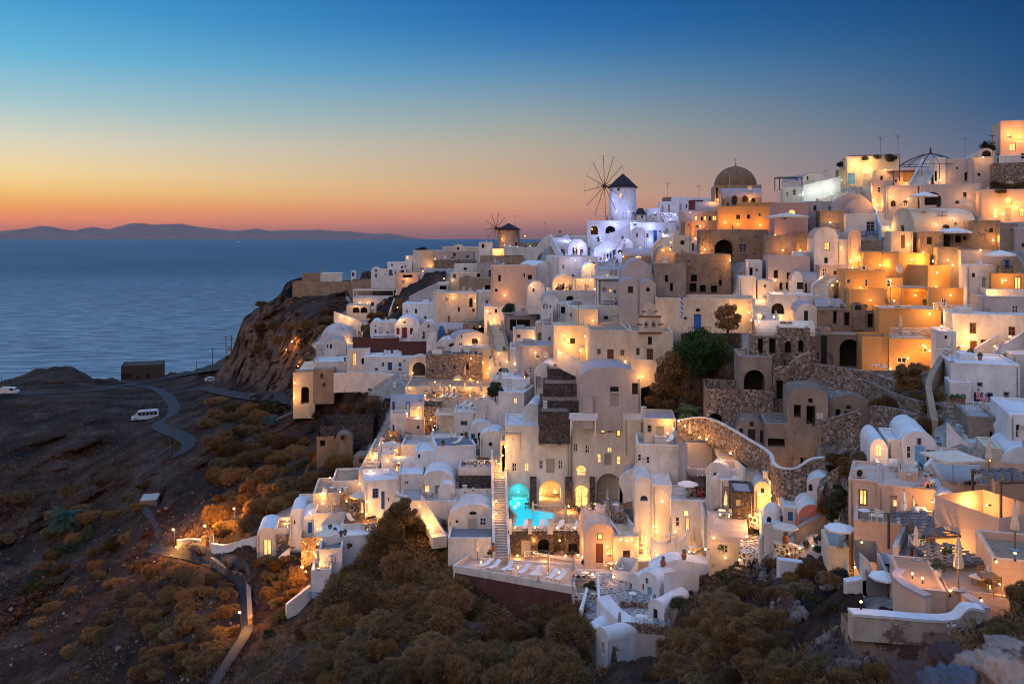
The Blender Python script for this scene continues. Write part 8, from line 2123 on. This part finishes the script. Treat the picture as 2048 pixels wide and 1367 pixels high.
tree(1008, 775, 44, 30, LEAFD, 'dark green tree by the warm shop lanterns', 15, 3500, tr=.08)
tree(1018, 635, 24, 30, LEAFD, 'dark green garden tree under the grey awning', 16, 2000, p=stand(1018, 640), tr=.06)
def palm(u, v, tpx, rpx, n, p=None, nf=34, lit=PALML):
    p = TG(u, v) if p is None else p; s = p.y / F; h = tpx * s; r = rpx * s; rr = random.Random(int(u)); root = empty('palm_tree', p, 0, n, 'palm tree')
    REG.append((u, v - tpx, rpx, n, u - rpx, u + rpx, v - tpx - rpx, v))
    m = MB(); m.lathe([(.26, -.4), (.24, h * .3), (.21, h * .8), (.26, h)], 10); m.build('trunk', BARK, root)
    for k in range(nf):
        a = 2 * math.pi * k / nf * 2.4 + rr.uniform(-.2, .2); up = rr.uniform(-.1, 1.1); m = MB(); pr = Vector((0, 0, h)); d = Vector((math.cos(a) * math.cos(up), math.sin(a) * math.cos(up), math.sin(up)))
        N = 9; step = r * rr.uniform(.9, 1.15) / N
        for t in range(N):
            nx = pr + d * step; m.bar(pr, nx, .025, .02, 3, False); sd = d.cross(Vector((0, 0, 1))).normalized(); l = r * .30 * math.sin(math.pi * (t + 1.2) / (N + 1.5))
            for s_ in (-1, 1):
                for f_ in (0, .5):
                    b0 = pr.lerp(nx, f_); m.poly([b0 - d * .02 * r, b0 + d * .025 * r, b0 + sd * s_ * l + d * l * .7 - Vector((0, 0, l * .35))])
            pr = nx; d = (d + Vector((0, 0, -.17))).normalized()
        m.build('frond', lit, root)
palm(1378, 860, 26, 30, 'lamplit palm tree behind the cream hotel annex', p=G(1378, 852))
palm(130, 1060, 26, 42, 'big dark palm tree in the shadowed valley', nf=44, lit=LEAFD)
palm(700 - 160, 856, 16, 20, 'small palm below the cliff road', lit=LEAFD)
palm(1195, 446, 6, 7, 'little potted palm in front of the deep lit arch', p=stand(1197, 472), nf=16)
# hanging growth on the rubble wall at the top right
for k, (u, v, w) in enumerate(((1990, 372, 12), (2012, 374, 14), (2040, 374, 12), (2000, 384, 10), (1730, 318, 12), (1780, 320, 14), (1685, 330, 12), (1755, 316, 10))):
    bush(u, v, w, GM if k > 3 else BM, 'creeper', ('shaggy dry creeper' if k <= 3 else 'dark creeper'), onsolid=True)
# ground cover nobody could count
rr = np.random.RandomState(9); m = MB(); cnt = 0; vs = []; fs = []
for _ in range(90000):
    u = rr.uniform(-200, 2250); v = rr.uniform(560, 1500); i = int(round((u + 420) / 5))
    if cnt > 22000: break
    U_ = np.array([u]); V_ = np.array([v])
    if v < np.interp(u, sx[:, 0], sx[:, 1]) + 3 or (inpoly(U_, V_, VILL)[0] and not any(inpoly(U_, V_, h)[0] for h in VHOLE)) or segdist(U_, V_, PATH)[0] < 7 or segdist(U_, V_, ROAD1)[0] < 13 or segdist(U_, V_, ROAD3)[0] < 9: continue
    p = TG(u, v)
    if fbm(np.array([[p.x * .09, p.y * .09, 3.0]]), 2)[0] < -.12: continue
    cnt += 1; sz = rr.uniform(.14, .42)
    for _q in range(5):
        d = Vector((rr.normal(0, .6), rr.normal(0, .6), rr.uniform(.4, 1))).normalized() * sz; w = d.orthogonal().normalized() * sz * .16; o_ = p + Vector((rr.normal(0, sz * .4), rr.normal(0, sz * .4), 0)); n0 = len(vs)
        vs += [tuple(o_ - w - Vector((0, 0, .1))), tuple(o_ + w), tuple(o_ + d)]; fs.append((n0, n0 + 1, n0 + 2))
m.add(vs, fs); tag(m.build('scrub', BUSHM), 'low dry scrub over the volcanic slopes', None, kind='stuff')
def rocks(name, zone, n, r0, r1, mat, label, seed, heap=0.0):
    rr = random.Random(seed); m = MB(); xs = [p[0] for p in zone]; ys = [p[1] for p in zone]; k = 0
    while k < n:
        u = rr.uniform(min(xs), max(xs)); v = rr.uniform(min(ys), max(ys))
        if not inpoly(np.array([u]), np.array([v]), zone)[0]: continue
        k += 1; p = TG(u, v); r = rr.uniform(r0, r1) * (1 if rr.random() < .8 else 1.7); P_ = []
        ax = Vector((rr.gauss(0, 1), rr.gauss(0, 1), rr.gauss(0, 1))).normalized(); q = Matrix.Rotation(rr.uniform(0, 6), 3, ax)
        for x in (-1, 0, 1):
            for y in (-1, 0, 1):
                for z in (-1, 0, 1):
                    if (x, y, z) == (0, 0, 0): continue
                    d = Vector((x, y, z)).normalized() * r * rr.uniform(.75, 1.1); d.z *= .75; P_.append(q @ d)
        bm = bmesh.new(); [bm.verts.new(c + p + Vector((0, 0, r * .3 + rr.uniform(0, heap)))) for c in P_]; bmesh.ops.convex_hull(bm, input=bm.verts)
        bm.verts.index_update(); m.add([v_.co.copy() for v_ in bm.verts], [tuple(v_.index for v_ in f.verts) for f in bm.faces]); bm.free()
    return tag(m.build(name, mat), label, None, kind='stuff')
import bmesh
ROCKM = rubble('lava boulders', [(0.07, 0.05, 0.045), (0.12, 0.09, 0.08), (0.045, 0.035, 0.035), (0.19, 0.15, 0.14), (0.09, 0.045, 0.035)], (0.08, 0.06, 0.05), scale=.9, mw=0.01, bump=.3)
rocks('rubble', [(1620, 1300), (1690, 1255), (1760, 1290), (1780, 1320), (1700, 1350), (1610, 1355)], 1100, .05, .13, ROCKM, 'heap of tumbled lava stones below the pitted wall', 1, .4)
rocks('loose_rubble', [(1540, 1205), (1575, 1190), (1620, 1240), (1580, 1250), (1545, 1235)], 260, .06, .16, ROCKM, 'loose stones round the garden bed', 2, .3)
rocks('scree', [(0, 1000), (420, 860), (700, 900), (760, 1120), (500, 1140), (480, 1367), (0, 1367)], 420, .10, .30, ROCKM, 'scattered stones on the hillside', 3)
rocks('garden_rubble', [(1430, 1130), (1560, 1120), (1690, 1170), (1560, 1200)], 200, .1, .3, ROCKM, 'scattered stones in the rocky garden', 4)
# the out-of-focus boulders close to the camera
def boulder(u, v, D, r, n, mat, seed):
    c = pt(u, v, D); rr_ = seed * 3.7; m = MB(); N1, N2 = 40, 60; P_ = []
    for i in range(N1 + 1):
        th = math.pi * i / N1
        for j in range(N2): a = 2 * math.pi * j / N2; P_.append((math.sin(th) * math.cos(a), math.sin(th) * math.sin(a), math.cos(th)))
    A = np.array(P_); k = 1 + .30 * fbm(A * 1.6 + rr_, 4, .55) - .16 * np.abs(fbm(A * 3.3 + rr_, 4, .6)) + .05 * fbm(A * 9 + rr_, 3)
    A = A * k[:, None] * np.array([r[0], r[1], r[2]])
    m.add(A.tolist(), [(i * N2 + j, (i + 1) * N2 + j, (i + 1) * N2 + (j + 1) % N2, i * N2 + (j + 1) % N2) for i in range(N1) for j in range(N2)])
    o = m.build('boulder', mat, None, smooth=True); o.location = c; tag(o, n, 'boulder')
BO = plaster('pale lichened rock', (.50, .34, .26), (.22, .15, .13), bump=1.0, stain=1.0, patch=.5, patchc=(.12, .06, .05)); BO2 = plaster('dark red rock', (.14, .06, .05), (.07, .04, .04), bump=1.0, stain=1.0)
BO3 = plaster('blue grey rock', (.14, .15, .18), (.08, .08, .10), bump=1.0, stain=1.0)
boulder(2020, 1392, 7.0, (.32, .45, .27), 'pale lichened boulder at the bottom corner', BO, 1); boulder(2025, 1318, 8.2, (.19, .35, .13), 'smaller pale boulder above the corner boulder', BO, 2)
boulder(1840, 1368, 7.6, (.22, .35, .17), 'dark red boulder before the pitted wall', BO2, 3); boulder(1912, 1330, 8.6, (.17, .3, .16), 'small dark red boulder beside the gate pier', BO2, 4); boulder(1905, 1382, 7.0, (.24, .3, .20), 'blue-grey boulder between the red and pale ones', BO3, 5)
# ================================================================ LABELS of the repeated things
ORD = ['first', 'second', 'third', 'fourth', 'fifth', 'sixth', 'seventh', 'eighth', 'ninth', 'tenth', 'eleventh', 'twelfth', 'thirteenth', 'fourteenth', 'fifteenth', 'sixteenth', 'seventeenth', 'eighteenth', 'nineteenth', 'twentieth']
def nearest(u, v, room=11, bushy=False):
    best = None
    for cu, cv, rad, n, a, b_, c, d in (REG + LM if bushy else REG):
        if len(n.split()) > room: continue
        dx = max(a - u, 0, u - b_); dy = max(c - v, 0, v - d)
        q = math.hypot(dx, dy) * 4 + math.sqrt(max(1, (b_ - a) * (d - c))) * .12 + math.hypot(u - cu, v - cv) * .3
        if best is None or q < best[0]: best = (q, n)
    return best[1]
LM = [(u, v, 10, n, u - 12, u + 12, v - 12, v + 12) for u, v, n in (
 (100, 900, 'dark valley floor'), (60, 1040, 'shadowed valley gully'), (230, 1010, 'valley bend'), (200, 1180, 'pale ridge crest'), (110, 1250, 'low spur above the valley'), (300, 1180, 'slope below the ripple-topped wall'), (330, 1260, 'bare scree slope'),
 (290, 1330, 'bottom of the scree slope'), (420, 1220, 'inner bend of the cobbled footpath'), (400, 1330, 'lower end of the cobbled footpath'), (450, 1180, 'upper bend of the cobbled footpath'), (480, 860, 'slope below the cliff road'), (430, 900, 'pale boulder bank'),
 (500, 960, 'brown hillside spine'), (570, 950, 'thorny gully under the ruined vaults'), (640, 930, 'bank under the ruined platform'), (470, 1030, 'orange-lit hillside'), (540, 650, 'top of the tan cliff'), (630, 640, 'cliff crest gully'), (700, 650, 'slope under the fortress wall'), (560, 1150, 'lamplit slope under the lone hut'),
 (590, 1230, 'green grassy bank'), (620, 1320, 'bottom of the thorny ravine'), (680, 1220, 'thorny ravine'), (740, 1290, 'dark ravine floor'), (720, 1150, 'bank under the broad white house'), (800, 1180, 'thorny spur'), (830, 1270, 'foot of the thorny spur'), (870, 1110, 'bank below the courtyard wall'),
 (880, 1220, 'seaward corner of the red retaining wall'), (960, 1260, 'foot of the red retaining wall'), (1080, 1270, 'inland end of the red retaining wall'), (940, 1330, 'lowest thornbush bank'), (1080, 1340, 'hollow below the red retaining wall'), (1130, 1290, 'bank beside the narrow white house'),
 (1360, 1220, 'inland side of the blue-white chapel'), (1320, 1300, 'bank below the chapel patio'), (1400, 1270, 'upper thornbush slope'), (1380, 1340, 'lower thornbush slope'), (1480, 1300, 'middle thornbush slope'), (1560, 1330, 'slope beside the stone heap'), (1500, 1230, 'seaward edge of the garden bed'),
 (1500, 1160, 'rocky garden top'), (1600, 1160, 'rocky garden middle'), (1650, 1180, 'rocky garden by the lane'), (1640, 1230, 'round garden bed'), (1700, 1340, 'stone heap'), (2020, 1230, 'lamplit corner above the boulders'), (1820, 780, 'ruined garden'), (1690, 950, 'bank behind the beige house'), (1340, 800, 'thorny bank below the bell-gable church'))]
grp = {}
for o, cat, desc, u, v, g in LOG:
    grp.setdefault((desc, nearest(u, v, 12 - len(desc.split()), cat in ('bush', 'shrub'))), []).append((u, v, o, cat, g))
for (desc, n), lst in grp.items():
    lst.sort(key=lambda t: (round(t[0]), t[1]))
    for i, (u, v, o, cat, g) in enumerate(lst):
        if len(lst) == 1: lab = f'{desc} by the {n}'
        else:
            od = ORD[i] if i < len(ORD) else ORD[i % 20] + ' further'
            lab = f'{desc}, {od} inland, by the {n}'
        tag(o, lab, cat, g)
bad = [o['label'] for o in COL.objects if o.parent is None and o.get('category') and not (4 <= len(o['label'].split()) <= 16)]
print('LABELBAD', len(bad), bad[:8])
for o in COL.objects:
    if '_wm' in o.keys(): del o['_wm']
# ================================================================ AIR
HZ = 6e-6
def haze():
    m = bpy.data.materials.new('sea haze'); m.use_nodes = True; nt = m.node_tree; nt.nodes.clear()
    o = nt.nodes.new('ShaderNodeOutputMaterial'); v = nt.nodes.new('ShaderNodeVolumePrincipled')
    v.inputs['Color'].default_value = (.9, .82, .86, 1); v.inputs['Density'].default_value = HZ; v.inputs['Anisotropy'].default_value = 0.3
    nt.links.new(v.outputs[0], o.inputs['Volume'])
    b = MB(); b.box(-70000, -400, -112, 70000, 47000, 1100)
    q = b.build('haze', m); tag(q, 'thin evening haze over the sea', None, kind='stuff')
if HZ > 0: haze()
print('OBJS', len(COL.objects))
